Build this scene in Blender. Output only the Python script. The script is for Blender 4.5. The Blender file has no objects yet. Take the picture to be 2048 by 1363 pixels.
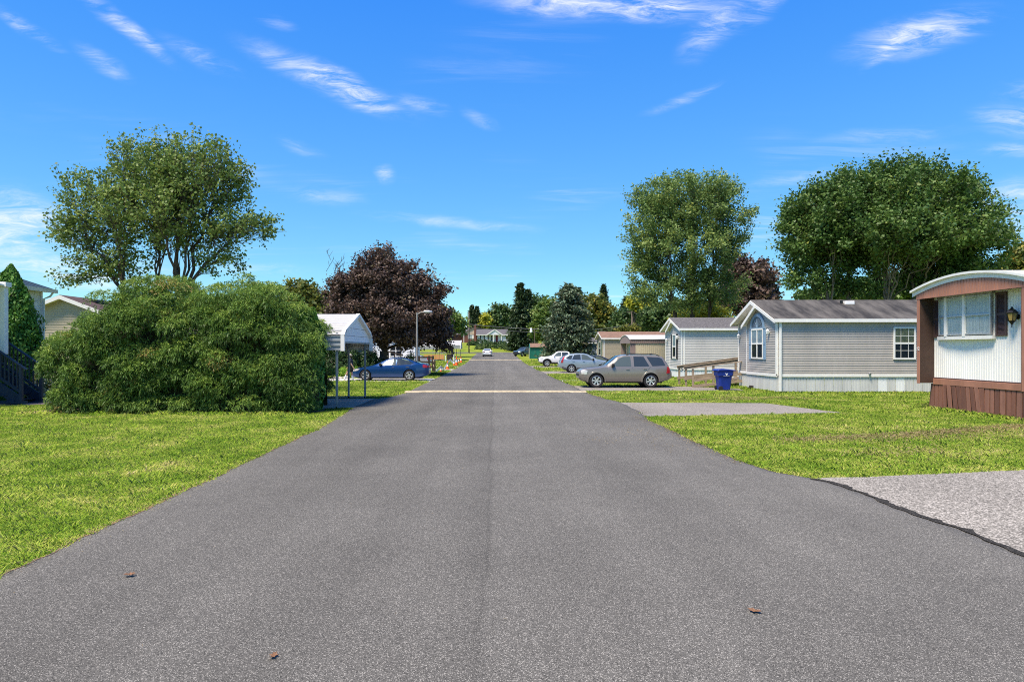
import bpy, bmesh, math, random
import numpy as np
from mathutils import Vector, Matrix
R = math.radians
SC = bpy.context.scene
C = SC.collection

# ------------------------------------------------------------------ camera
F, VX, HY, EYE = 1300.0, 990.0, 698.0, 2.05      # focal length in photo pixels, vanishing point, horizon, eye height
cd = bpy.data.cameras.new('camera')
cam = bpy.data.objects.new('camera', cd); C.objects.link(cam)
cd.sensor_width = 36.0; cd.lens = 36.0 * F / 2048.0
cd.shift_x = (1024 - VX) / 2048.0; cd.shift_y = (HY - 681.5) / 2048.0
cd.clip_start = 0.1; cd.clip_end = 6000
cam.location = (0, 0, EYE); cam.rotation_euler = (R(90), 0, 0)
SC.camera = cam

# ------------------------------------------------------------------ sun and sky
SUN = Vector((-0.33, -0.33, 0.88)).normalized()
sd = bpy.data.lights.new('sun', 'SUN'); sd.energy = 3.7; sd.angle = R(18.0); sd.color = (1.0, 0.885, 0.71)
so = bpy.data.objects.new('sun', sd); C.objects.link(so)
so.rotation_euler = (-SUN).to_track_quat('-Z', 'Y').to_euler()
so.location = (-30, 20, 40)

w = bpy.data.worlds.new('World'); SC.world = w; w.use_nodes = True
def build_world():
    nt = w.node_tree; N = nt.nodes; L = nt.links
    bg = N['Background']; bg.inputs[1].default_value = 0.15
    sky = N.new('ShaderNodeTexSky'); sky.sky_type = 'NISHITA'; sky.sun_disc = False
    sky.sun_elevation = math.asin(SUN.z); sky.sun_rotation = math.atan2(SUN.x, SUN.y)
    sky.altitude = 200; sky.air_density = 0.8; sky.dust_density = 0.0; sky.ozone_density = 6.0
    tc0 = N.new('ShaderNodeTexCoord'); sp0 = N.new('ShaderNodeSeparateXYZ'); L.new(tc0.outputs['Generated'], sp0.inputs[0])
    ge = N.new('ShaderNodeMapRange'); ge.inputs[1].default_value = .10; ge.inputs[2].default_value = .50; ge.inputs[3].default_value = 1.13; ge.inputs[4].default_value = 1.72
    L.new(sp0.outputs[2], ge.inputs[0]); gexp = ge.outputs[0]
    # deep clear-air blue: colour ratios steepened a little, brightness evened out between zenith and horizon
    def V3(op, a, b=None):
        n = N.new('ShaderNodeVectorMath'); n.operation = op; L.new(a, n.inputs[0])
        if b is not None: L.new(b, n.inputs[3 if op == 'SCALE' else 1])
        return n.outputs[0]
    sc_ = N.new('ShaderNodeSeparateColor'); L.new(sky.outputs[0], sc_.inputs[0])
    mxn = N.new('ShaderNodeMath'); mxn.operation = 'MAXIMUM'; L.new(sc_.outputs[1], mxn.inputs[0]); L.new(sc_.outputs[2], mxn.inputs[1])
    inv = N.new('ShaderNodeMath'); inv.operation = 'DIVIDE'; inv.inputs[0].default_value = 1.0; L.new(mxn.outputs[0], inv.inputs[1])
    gm = N.new('ShaderNodeGamma'); L.new(gexp, gm.inputs[1]); L.new(V3('SCALE', sky.outputs[0], inv.outputs[0]), gm.inputs[0])
    pw = N.new('ShaderNodeMath'); pw.operation = 'POWER'; L.new(mxn.outputs[0], pw.inputs[0]); pw.inputs[1].default_value = 0.15
    ml = N.new('ShaderNodeMath'); ml.operation = 'MULTIPLY'; L.new(pw.outputs[0], ml.inputs[0]); ml.inputs[1].default_value = 2.75
    graded = V3('SCALE', gm.outputs[0], ml.outputs[0])
    tint = N.new('ShaderNodeVectorMath'); tint.operation = 'MULTIPLY'; L.new(graded, tint.inputs[0]); tint.inputs[1].default_value = (.96, 1.18, 1.0); graded = tint.outputs[0]
    hs = N.new('ShaderNodeHueSaturation'); hs.inputs['Saturation'].default_value = 1.04; L.new(graded, hs.inputs['Color'])
    tc = N.new('ShaderNodeTexCoord')
    sep = N.new('ShaderNodeSeparateXYZ'); L.new(tc.outputs['Generated'], sep.inputs[0])
    def M(op, a, b=None, clamp=False):
        n = N.new('ShaderNodeMath'); n.operation = op; n.use_clamp = clamp
        for i, v in enumerate((a, b)):
            if v is None: continue
            if isinstance(v, (int, float)): n.inputs[i].default_value = v
            else: L.new(v, n.inputs[i])
        return n.outputs[0]
    def comb(x, y, z=0.0):
        n = N.new('ShaderNodeCombineXYZ')
        for i, v in enumerate((x, y, z)):
            if isinstance(v, (int, float)): n.inputs[i].default_value = v
            else: L.new(v, n.inputs[i])
        return n.outputs[0]
    X, Y, Z = sep.outputs
    # cirrus sheet seen on a flat layer high above: direction divided by its height
    zz = M('MAXIMUM', M('ADD', Z, 0.08), 0.02)
    plane = comb(M('DIVIDE', X, zz), M('DIVIDE', Y, zz))
    def noise(vec, scale, detail, rough, rot=0.0, sx=1.0, sy=1.0, dist=0.0):
        mp = N.new('ShaderNodeMapping'); mp.inputs['Rotation'].default_value = (0, 0, rot)
        mp.inputs['Scale'].default_value = (sx, sy, 1); L.new(vec, mp.inputs[0])
        n = N.new('ShaderNodeTexNoise'); n.inputs['Scale'].default_value = scale; n.inputs['Detail'].default_value = detail
        n.inputs['Roughness'].default_value = rough; n.inputs['Distortion'].default_value = dist
        L.new(mp.outputs[0], n.inputs['Vector']); return n.outputs[0]
    def ramp(v, a, b):
        n = N.new('ShaderNodeMapRange'); n.interpolation_type = 'SMOOTHSTEP'
        n.inputs[1].default_value = a; n.inputs[2].default_value = b
        L.new(v, n.inputs[0]); return n.outputs[0]
    big = ramp(noise(plane, 0.9, 3, 0.5), 0.48, 0.78)
    streak = ramp(noise(plane, 2.2, 8, 0.62, R(35), 0.6, 3.2, 0.8), 0.42, 0.78)
    dens = M('MULTIPLY', M('MULTIPLY', big, streak), 0.5)
    # the larger wisps, each a direction in the sky (x/y, z/y of the view ray), broken up by streaky noise
    ahead = ramp(Y, 0.05, 0.25)
    yy = M('MAXIMUM', Y, 0.05)
    gn = comb(M('DIVIDE', X, yy), M('DIVIDE', Z, yy))
    warp = N.new('ShaderNodeTexNoise'); warp.inputs['Scale'].default_value = 9; warp.inputs['Detail'].default_value = 4
    L.new(gn, warp.inputs['Vector'])
    wv = N.new('ShaderNodeVectorMath'); wv.operation = 'MULTIPLY_ADD'
    L.new(warp.outputs['Color'], wv.inputs[0]); wv.inputs[1].default_value = (0.028, 0.028, 0); L.new(gn, wv.inputs[2])
    wo = N.new('ShaderNodeVectorMath'); wo.operation = 'SUBTRACT'; L.new(wv.outputs[0], wo.inputs[0]); wo.inputs[1].default_value = (0.014, 0.014, 0)
    gw = wo.outputs[0]
    wisps = [  # px, py, half length, half width, tilt of the streak (deg, image clockwise), strength
        (655, 158, 155, 22, 23, 1.05), (705, 178, 85, 20, 27, .75), (1210, 6, 210, 24, 2, 1.15), (1330, 14, 110, 24, -4, .5),
        (1440, 48, 85, 26, -38, .85), (1530, 10, 60, 18, -45, .65), (1850, 68, 135, 30, -14, .95), (1775, 100, 60, 12, -42, .7),
        (62, 62, 75, 11, 33, .6), (235, 42, 110, 13, 36, .6), (300, 85, 50, 10, 40, .5), (205, 122, 55, 14, 30, .6),
        (2040, 242, 80, 24, 4, .8), (2040, 302, 70, 12, 2, .6), (2045, 405, 95, 36, -6, .95), (770, 347, 20, 15, 25, .7),
        (40, 470, 150, 60, 20, 1.0), (60, 420, 90, 20, 18, .55), (150, 535, 230, 34, 3, .65), (1960, 470, 120, 30, -4, .4), (1365, 195, 70, 9, -22, .55), (640, 388, 70, 14, 8, .4),
        (845, 208, 45, 12, 12, .6), (860, 440, 120, 10, 5, .4), (1000, 452, 90, 8, 3, .25), (1570, 358, 90, 8, -12, .35),
        (520, 540, 90, 13, 4, .5), (200, 555, 180, 22, 4, .55), (960, 235, 40, 10, 25, .3), (550, 44, 35, 9, 10, .45),
        (400, 110, 80, 14, 25, .35), (600, 295, 45, 10, 15, .25), (1780, 272, 120, 12, -4, .28), (2180, 160, 160, 30, -12, .8),
        (-180, 150, 160, 30, 25, .8), (-220, 420, 180, 50, 10, .8), (2260, 330, 140, 40, -4, .7)]
    strands = [noise(gw, 10.0, 10, 0.70, R(a_), 1.0, 5.0, 0.7) for a_ in (27, 3, -32)]     # streaky noise along three wind directions
    tot = None
    for k, (px, py, hl, hw, tilt, st) in enumerate(wisps):
        mp = N.new('ShaderNodeMapping'); mp.vector_type = 'TEXTURE'
        mp.inputs['Location'].default_value = ((px - VX) / F, (HY - py) / F, 0)
        mp.inputs['Rotation'].default_value = (0, 0, -R(tilt)); mp.inputs['Scale'].default_value = (hl * 1.2 / F, hw * 1.45 / F, 1)
        L.new(gw, mp.inputs[0])
        ln = N.new('ShaderNodeVectorMath'); ln.operation = 'LENGTH'; L.new(mp.outputs[0], ln.inputs[0])
        soft = ramp(ln.outputs['Value'], 1.35, 0.0)
        g_ = strands[0 if tilt > 14 else (2 if tilt < -9 else 1)]
        sx_ = N.new('ShaderNodeSeparateXYZ'); L.new(mp.outputs[0], sx_.inputs[0])
        body = M('MULTIPLY', M('MULTIPLY', M('POWER', soft, 1.3), ramp(M('ADD', g_, M('MULTIPLY', sx_.outputs[0], .06 if k % 2 else -.06)), 0.33, 0.84)), st * 1.15)
        tot = body if tot is None else M('ADD', tot, body)
    dens = M('ADD', dens, M('MULTIPLY', tot, ahead))
    dens = M('MULTIPLY', dens, ramp(Z, -0.02, 0.10), True)
    dens = M('MINIMUM', dens, 0.92)
    mix = N.new('ShaderNodeMix'); mix.data_type = 'RGBA'
    L.new(dens, mix.inputs['Factor']); L.new(hs.outputs[0], mix.inputs['A']); mix.inputs['B'].default_value = (3.7, 3.75, 3.9, 1)
    L.new(mix.outputs['Result'], bg.inputs[0])
build_world()
vs = SC.view_settings
vs.view_transform = 'Standard'; vs.look = 'None'; vs.gamma = 1.0; vs.exposure = 1.0; vs.use_curve_mapping = False
w.cycles.sampling_method = 'MANUAL'; w.cycles.sample_map_resolution = 512
SC.cycles.pixel_filter_type = 'BLACKMAN_HARRIS'; SC.cycles.filter_width = 1.05
SC.cycles.use_denoising = False; SC.cycles.use_adaptive_sampling = True; SC.cycles.adaptive_threshold = 0.006
SC.cycles.max_bounces = 4; SC.cycles.diffuse_bounces = 3; SC.cycles.glossy_bounces = 2; SC.cycles.transmission_bounces = 3; SC.cycles.transparent_max_bounces = 6
SC.cycles.sample_clamp_indirect = 6.0

# ------------------------------------------------------------------ helpers
def gx(px, Y): return (px - VX) / F * Y                       # photo column at distance Y -> world X
def pz(py, Y): return EYE + (HY - py) / F * Y                 # photo row at distance Y -> height
_gk = np.array([[-200, 0], [70, 0], [85, .05], [105, .27], [123, .63], [140, .95], [150, 1.1], [160, 1.32], [170, 2.0],
                [180, 3.0], [190, 3.8], [210, 4.6], [260, 6.0], [400, 9], [1600, 14]], float)
def gz(y): return np.interp(y, _gk[:, 0], _gk[:, 1])

MATS = {}
def newmat(name):
    m = bpy.data.materials.new(name); m.use_nodes = True; MATS[name] = m
    return m, m.node_tree.nodes, m.node_tree.links, m.node_tree.nodes['Principled BSDF']
def mat(name, col, rough=0.6, metal=0.0, var=0.10, scale=5.0, bump=0.0, bscale=40.0, spec=0.4, col2=None, coat=0.0, stretch=(1, 1, 1), emit=0.0, lo=.35, hi=.65):
    m, N, L, b = newmat(name)
    b.inputs['Roughness'].default_value = rough; b.inputs['Metallic'].default_value = metal
    b.inputs['Specular IOR Level'].default_value = spec; b.inputs['Coat Weight'].default_value = coat
    b.inputs['Coat Roughness'].default_value = 0.06
    c = np.array(col, float); a = np.clip(c * (1 - var), 0, 1); d = np.clip(c * (1 + var), 0, 1) if col2 is None else np.array(col2, float)
    tc = N.new('ShaderNodeTexCoord'); mp = N.new('ShaderNodeMapping'); mp.inputs['Scale'].default_value = stretch
    L.new(tc.outputs['Object'], mp.inputs[0])
    n = N.new('ShaderNodeTexNoise'); n.inputs['Scale'].default_value = scale; n.inputs['Detail'].default_value = 6; n.inputs['Roughness'].default_value = .62
    L.new(mp.outputs[0], n.inputs['Vector'])
    cr = N.new('ShaderNodeValToRGB'); cr.color_ramp.elements[0].position = lo; cr.color_ramp.elements[1].position = hi
    cr.color_ramp.elements[0].color = (*a, 1); cr.color_ramp.elements[1].color = (*d, 1)
    L.new(n.outputs[0], cr.inputs[0]); L.new(cr.outputs[0], b.inputs['Base Color'])
    if bump > 0:
        n2 = N.new('ShaderNodeTexNoise'); n2.inputs['Scale'].default_value = bscale; n2.inputs['Detail'].default_value = 4
        L.new(mp.outputs[0], n2.inputs['Vector'])
        bp = N.new('ShaderNodeBump'); bp.inputs['Strength'].default_value = bump; bp.inputs['Distance'].default_value = 0.01
        L.new(n2.outputs[0], bp.inputs['Height']); L.new(bp.outputs[0], b.inputs['Normal'])
    if emit > 0:
        b.inputs['Emission Color'].default_value = (*col, 1); b.inputs['Emission Strength'].default_value = emit
    return m
def leafmat(name, cols, trans=0.3, rough=0.5, spec=0.3, k=1.7):
    """cols: list of (position, rgb) over the per-leaf attribute rnd"""
    cols = [(p, tuple(min(.6, v * k) for v in c)) for p, c in cols]
    m, N, L, b = newmat(name)
    at = N.new('ShaderNodeAttribute'); at.attribute_name = 'rnd'
    cr = N.new('ShaderNodeValToRGB')
    while len(cr.color_ramp.elements) < len(cols): cr.color_ramp.elements.new(0.5)
    for e, (p, c) in zip(cr.color_ramp.elements, cols): e.position = p; e.color = (*c, 1)
    L.new(at.outputs['Fac'], cr.inputs[0]); col = cr.outputs[0]
    b.inputs['Roughness'].default_value = rough; b.inputs['Specular IOR Level'].default_value = spec
    tr = N.new('ShaderNodeBsdfTranslucent'); mx = N.new('ShaderNodeMixShader'); mx.inputs[0].default_value = trans
    L.new(col, b.inputs['Base Color']); L.new(col, tr.inputs[0])
    L.new(b.outputs[0], mx.inputs[1]); L.new(tr.outputs[0], mx.inputs[2])
    L.new(mx.outputs[0], N['Material Output'].inputs[0])
    return m
def glassmat(name, tint=(0.8, 0.85, 0.85), refl=0.35, rough=0.02):
    m, N, L, b = newmat(name)
    t = N.new('ShaderNodeBsdfTransparent'); t.inputs[0].default_value = (*tint, 1)
    g = N.new('ShaderNodeBsdfGlossy'); g.inputs['Roughness'].default_value = rough
    lw = N.new('ShaderNodeLayerWeight'); lw.inputs[0].default_value = refl
    mx = N.new('ShaderNodeMixShader'); L.new(lw.outputs['Fresnel'], mx.inputs[0]); L.new(t.outputs[0], mx.inputs[1]); L.new(g.outputs[0], mx.inputs[2])
    L.new(mx.outputs[0], N['Material Output'].inputs[0]); return m

def tag(o, label=None, cat=None, group=None, kind=None):
    if label: o['label'] = label
    if cat: o['category'] = cat
    if group: o['group'] = group
    if kind: o['kind'] = kind
    return o
def thing(name, label, cat, loc=(0, 0, 0), rz=0.0, group=None):
    o = bpy.data.objects.new(name, None); C.objects.link(o); o.empty_display_size = .3
    o.location = loc; o.rotation_euler = (0, 0, rz)
    return tag(o, label, cat, group)
def rootloc(p):
    v = Vector((0, 0, 0))
    while p is not None: v += p.location; p = p.parent
    return v
def link(name, me, parent=None, m=None, smooth=False):
    o = bpy.data.objects.new(name, me); C.objects.link(o)
    if parent is not None: o.parent = parent
    if m is not None and len(me.materials) == 0:
        for mm in (m if isinstance(m, (list, tuple)) else [m]): me.materials.append(mm)
    if smooth: me.polygons.foreach_set('use_smooth', np.ones(len(me.polygons), bool))
    return o
def np_mesh(name, V, Fc, rnd=None):
    V = np.asarray(V, np.float32); Fc = np.asarray(Fc, np.int32); k = Fc.shape[1]
    me = bpy.data.meshes.new(name)
    me.vertices.add(len(V)); me.vertices.foreach_set('co', V.ravel())
    me.loops.add(Fc.size); me.loops.foreach_set('vertex_index', Fc.ravel())
    me.polygons.add(len(Fc)); me.polygons.foreach_set('loop_start', np.arange(0, Fc.size, k, dtype=np.int32))
    if rnd is not None:
        a = me.attributes.new('rnd', 'FLOAT', 'FACE'); a.data.foreach_set('value', np.asarray(rnd, np.float32))
    me.update(calc_edges=True)
    return me

class MB:
    """collects shapes given in world coordinates (or the thing's own with local=True) into one mesh"""
    def __init__(s): s.v = []; s.f = []; s.m = []; s.mi = 0
    def add(s, vs, fs):
        o = len(s.v); s.v += [tuple(map(float, p)) for p in vs]
        for f in fs: s.f.append([o + i for i in f]); s.m.append(s.mi)
        return s
    def box(s, x0, x1, y0, y1, z0, z1):
        return s.add([(x0, y0, z0), (x1, y0, z0), (x1, y1, z0), (x0, y1, z0), (x0, y0, z1), (x1, y0, z1), (x1, y1, z1), (x0, y1, z1)],
                     [(0, 3, 2, 1), (4, 5, 6, 7), (0, 1, 5, 4), (1, 2, 6, 5), (2, 3, 7, 6), (3, 0, 4, 7)])
    def prism(s, pts, d):
        """polygon pts (3d, one plane) swept by vector d"""
        n = len(pts); d = Vector(d); a = [Vector(p) for p in pts]; b = [p + d for p in a]
        nrm = Vector((0, 0, 0))
        for i in range(n): nrm += a[i].cross(a[(i + 1) % n])
        fs = [tuple(range(n)), tuple(range(2 * n - 1, n - 1, -1))] + [(i, i + n, (i + 1) % n + n, (i + 1) % n) for i in range(n)]
        if nrm.dot(d) > 0: fs = [tuple(reversed(f)) for f in fs]
        return s.add(a + b, fs)
    def bar(s, p, q, w, h, up=(0, 0, 1)):
        p = Vector(p); q = Vector(q); d = (q - p).normalized(); u = Vector(up)
        sd_ = d.cross(u)
        if sd_.length < 1e-4: sd_ = d.cross(Vector((0, 1, 0)))
        sd_.normalize(); u = sd_.cross(d).normalized()
        a = [p + sd_ * (i * w / 2) + u * (j * h / 2) for i, j in ((-1, -1), (1, -1), (1, 1), (-1, 1))]
        return s.prism(a, q - p)
    def tube(s, pts, r, n=8, cap=True):
        pts = [Vector(p) for p in pts]; rs = r if isinstance(r, (list, tuple)) else [r] * len(pts)
        o = []; prev = None
        for i, p in enumerate(pts):
            d = (pts[min(i + 1, len(pts) - 1)] - pts[max(i - 1, 0)]).normalized()
            ref = Vector((0, 0, 1)) if abs(d.z) < .9 else Vector((1, 0, 0))
            a = d.cross(ref).normalized(); b = d.cross(a)
            if prev is not None and a.dot(prev) < 0: a, b = -a, -b
            prev = a
            o += [p + (a * math.cos(t) + b * math.sin(t)) * rs[i] for t in [2 * math.pi * k / n for k in range(n)]]
        fs = []
        for i in range(len(pts) - 1):
            for k in range(n): fs.append((i * n + k, i * n + (k + 1) % n, (i + 1) * n + (k + 1) % n, (i + 1) * n + k))
        if cap: fs += [tuple(reversed(range(n))), tuple(range((len(pts) - 1) * n, len(pts) * n))]
        return s.add(o, fs)
    def lathe(s, prof, c=(0, 0, 0), axis='z', n=16):
        """prof: list of (r, h)"""
        o = []
        for r, h in prof:
            for k in range(n):
                t = 2 * math.pi * k / n; a, b = r * math.cos(t), r * math.sin(t)
                p = (a, b, h) if axis == 'z' else ((a, h, b) if axis == 'y' else (h, a, b))
                o.append((p[0] + c[0], p[1] + c[1], p[2] + c[2]))
        fs = []
        for i in range(len(prof) - 1):
            for k in range(n): fs.append((i * n + k, i * n + (k + 1) % n, (i + 1) * n + (k + 1) % n, (i + 1) * n + k))
        return s.add(o, fs)
    def laps(s, o, u, n, ulen, z0, z1, pitch=0.1, clip=None, d=0.019):
        """lap siding on a wall: o origin at z=0, u along the wall, n outwards; clip(z) -> (ua, ub)"""
        o = Vector(o); u = Vector(u); n = Vector(n); up = Vector((0, 0, 1)); z = z0
        while z < z1 - 1e-4:
            t = min(z + pitch, z1)
            a0, b0 = (0, ulen) if clip is None else clip(z); a1, b1 = (0, ulen) if clip is None else clip(t)
            if b0 - a0 > .01:
                if b1 < a1: a1 = b1 = (a1 + b1) / 2
                P = lambda uu, zz, dd: o + u * uu + up * zz + n * dd
                s.add([P(a0, z, 0), P(b0, z, 0), P(b0, z, d), P(a0, z, d), P(a1, t, .002), P(b1, t, .002)],
                      [(0, 3, 2, 1), (3, 4, 5, 2)])
            z = t
        return s
    def ribs(s, o, u, n, ulen, zf0, zf1, pitch=.15, d=.015, flat=.75):
        """vertical ribbed sheet; zf0/zf1 callables of distance along the wall or numbers"""
        o = Vector(o); u = Vector(u); n = Vector(n); up = Vector((0, 0, 1))
        g0 = zf0 if callable(zf0) else (lambda t: zf0); g1 = zf1 if callable(zf1) else (lambda t: zf1)
        ts = []; t = 0
        while t < ulen - 1e-4:
            for a, dd in ((0, d), (flat, d), (flat + .06, 0), (.94, 0)):
                if t + a * pitch < ulen: ts.append((t + a * pitch, dd))
            t += pitch
        ts.append((ulen, d))
        vs_ = []
        for a, dd in ts: vs_ += [o + u * a + n * dd + up * g0(a), o + u * a + n * dd + up * g1(a)]
        return s.add(vs_, [(2 * i, 2 * i + 2, 2 * i + 3, 2 * i + 1) for i in range(len(ts) - 1)])
    def build(s, name, m, parent=None, smooth=False, local=False, bevel=0.0):
        me = bpy.data.meshes.new(name); vs_ = s.v
        if parent is not None and not local:
            o = rootloc(parent); vs_ = [(x - o.x, y - o.y, z - o.z) for x, y, z in s.v]
        me.from_pydata(vs_, [], s.f)
        ms = m if isinstance(m, (list, tuple)) else [m]
        for mm in ms: me.materials.append(mm)
        if len(ms) > 1: me.polygons.foreach_set('material_index', np.array(s.m, np.int32))
        if bevel > 0:
            bm = bmesh.new(); bm.from_mesh(me)
            bmesh.ops.bevel(bm, geom=[e for e in bm.edges if e.calc_face_angle(0) > .6], offset=bevel, segments=1, affect='EDGES', clamp_overlap=True)
            bm.to_mesh(me); bm.free()
        me.validate(); me.update()
        ob = link(name, me, parent)
        if smooth:
            try: me.shade_smooth_by_angle if False else None
            except Exception: pass
            me.polygons.foreach_set('use_smooth', np.ones(len(me.polygons), bool))
            ang = set_sharp(me, R(38))
        return ob
def set_sharp(me, ang):
    bm = bmesh.new(); bm.from_mesh(me)
    fl = [not (len(e.link_faces) == 2 and e.calc_face_angle(0) < ang) for e in bm.edges]
    bm.free()
    a = me.attributes.get('sharp_edge') or me.attributes.new('sharp_edge', 'BOOLEAN', 'EDGE')
    a.data.foreach_set('value', np.array(fl, bool))
def copy_tree(o, parent=None):
    c = o.copy(); C.objects.link(c); c.parent = parent
    for ch in list(o.children): copy_tree(ch, c)
    return c
def text_part(name, body, size, loc, rot, m, parent, depth=.004):
    cu = bpy.data.curves.new(name, 'FONT'); cu.body = body; cu.size = size; cu.extrude = depth; cu.align_x = 'CENTER'; cu.align_y = 'CENTER'
    t = bpy.data.objects.new(name, cu); C.objects.link(t)
    dg = bpy.context.evaluated_depsgraph_get(); me = bpy.data.meshes.new_from_object(t.evaluated_get(dg))
    bpy.data.objects.remove(t)
    me.name = name; me.materials.clear(); o = link(name, me, parent, m); o.location = Vector(loc) - (rootloc(parent) if parent else Vector()); o.rotation_euler = rot
    return o

# ------------------------------------------------------------------ materials
mat('white_trim', (.80, .78, .74), .45, var=.05)
mat('white_vinyl', (.74, .75, .76), .5, var=.05)
mat('grey_vinyl', (.405, .37, .335), .55, var=.10, scale=1.3, stretch=(1, 1, .25))
mat('light_grey_vinyl', (.53, .505, .475), .55, var=.08, scale=1.3, stretch=(1, 1, .25))
mat('tan_vinyl', (.47, .40, .285), .55, var=.05, scale=2.5)
mat('tan_dark_vinyl', (.36, .305, .22), .55, var=.06)
mat('cream_metal', (.56, .49, .35), .5, var=.05)
mat('shingle', (.045, .04, .035), .9, var=.3, scale=1.6, bump=.8, bscale=55, col2=(.165, .148, .126), stretch=(1.1, .3, .3), lo=.38, hi=.75)
mat('shingle_grey', (.085, .08, .082), .9, var=.3, scale=9, bump=.7, bscale=55, col2=(.16, .15, .15))
mat('shingle_brown', (.21, .125, .085), .9, var=.2, scale=3, bump=.6, bscale=55)
mat('shingle_darkbrown', (.09, .055, .045), .9, var=.3, scale=4, bump=.6, bscale=55)
mat('skirt_grey', (.56, .56, .55), .5, var=.09, scale=1.6, stretch=(1, 1, .3))
mat('skirt_white', (.78, .79, .80), .5, var=.03)
mat('brown_paint', (.36, .165, .11), .55, var=.14, scale=3, stretch=(1, 1, .25))
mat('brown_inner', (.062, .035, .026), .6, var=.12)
mat('brown_plank', (.21, .092, .063), .75, var=.16, scale=3, stretch=(2, 2, .3), bump=.3)
mat('brown_plank_faded', (.27, .125, .088), .8, var=.16, scale=3, stretch=(2, 2, .3), bump=.3)
mat('brown_plank_dark', (.155, .068, .048), .75, var=.16, scale=3, stretch=(2, 2, .3), bump=.3)
mat('brown_shutter', (.085, .048, .042), .6, var=.1)
mat('white_metal', (.86, .84, .80), .42, var=.06, scale=1.2, stretch=(1, 1, .25))
mat('roof_white', (.74, .74, .70), .5, var=.08, scale=1.5)
mat('aluminium', (.55, .55, .54), .4, metal=.5, var=.08)
mat('black_metal', (.012, .012, .012), .4)
mat('lantern_glass', (.42, .30, .10), .25, var=.15)
mat('blue_shutter', (.22, .33, .45), .55, var=.06)
mat('black_shutter', (.015, .015, .018), .55)
mat('curtain', (.80, .78, .73), .8, var=.2, scale=3, stretch=(14, 14, .4))
mat('dark_interior', (.035, .037, .042), .8, var=.4, scale=2)
mat('curtain_tan', (.42, .36, .2), .8, var=.25, scale=4)
glassmat('glass', refl=.09)
mat('screen_mesh', (.05, .05, .055), .7)
mat('galvanised', (.24, .27, .29), .5, metal=.25, var=.12)
mat('carport_white', (.46, .45, .43), .38, var=.05)
mat('carport_side', (.30, .33, .35), .45, var=.08)
mat('blue_wood', (.012, .024, .045), .5, var=.25, scale=6)
mat('wood_grey', (.30, .23, .16), .85, var=.3, scale=6, stretch=(.5, 4, 4), bump=.2)
mat('dark_wood', (.04, .028, .022), .75, var=.3)
mat('blue_metal_roof', (.05, .085, .12), .4, var=.1)
mat('bin_blue', (.008, .03, .24), .45, var=.12)
mat('pole_metal', (.32, .30, .27), .5, metal=.3)
mat('pole_wood', (.13, .10, .075), .85, var=.25, stretch=(3, 3, .3))
mat('wire', (.10, .10, .10), .6)
mat('cone_orange', (.85, .13, .02), .55, var=.06)
mat('orange_net', (.75, .22, .12), .7)
mat('green_paint', (.008, .14, .10), .6, var=.12)
mat('brick_red', (.15, .06, .045), .85, var=.3, scale=14)
mat('beige_gable', (.55, .43, .33), .7)
mat('door_red', (.16, .012, .022), .5)
mat('house_white', (.75, .76, .79), .6, var=.03)
mat('slate_blue', (.10, .13, .17), .6, var=.08)
mat('lamp_white', (.85, .85, .85), .3)
mat('mauve_metal', (.27, .20, .185), .55, var=.06)
mat('yellow_paint', (.30, .25, .17), .85, scale=7, col2=(.52, .43, .27), bump=.4, lo=.3, hi=.6)
mat('stone_pale', (.45, .40, .35), .85, var=.25)

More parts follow.
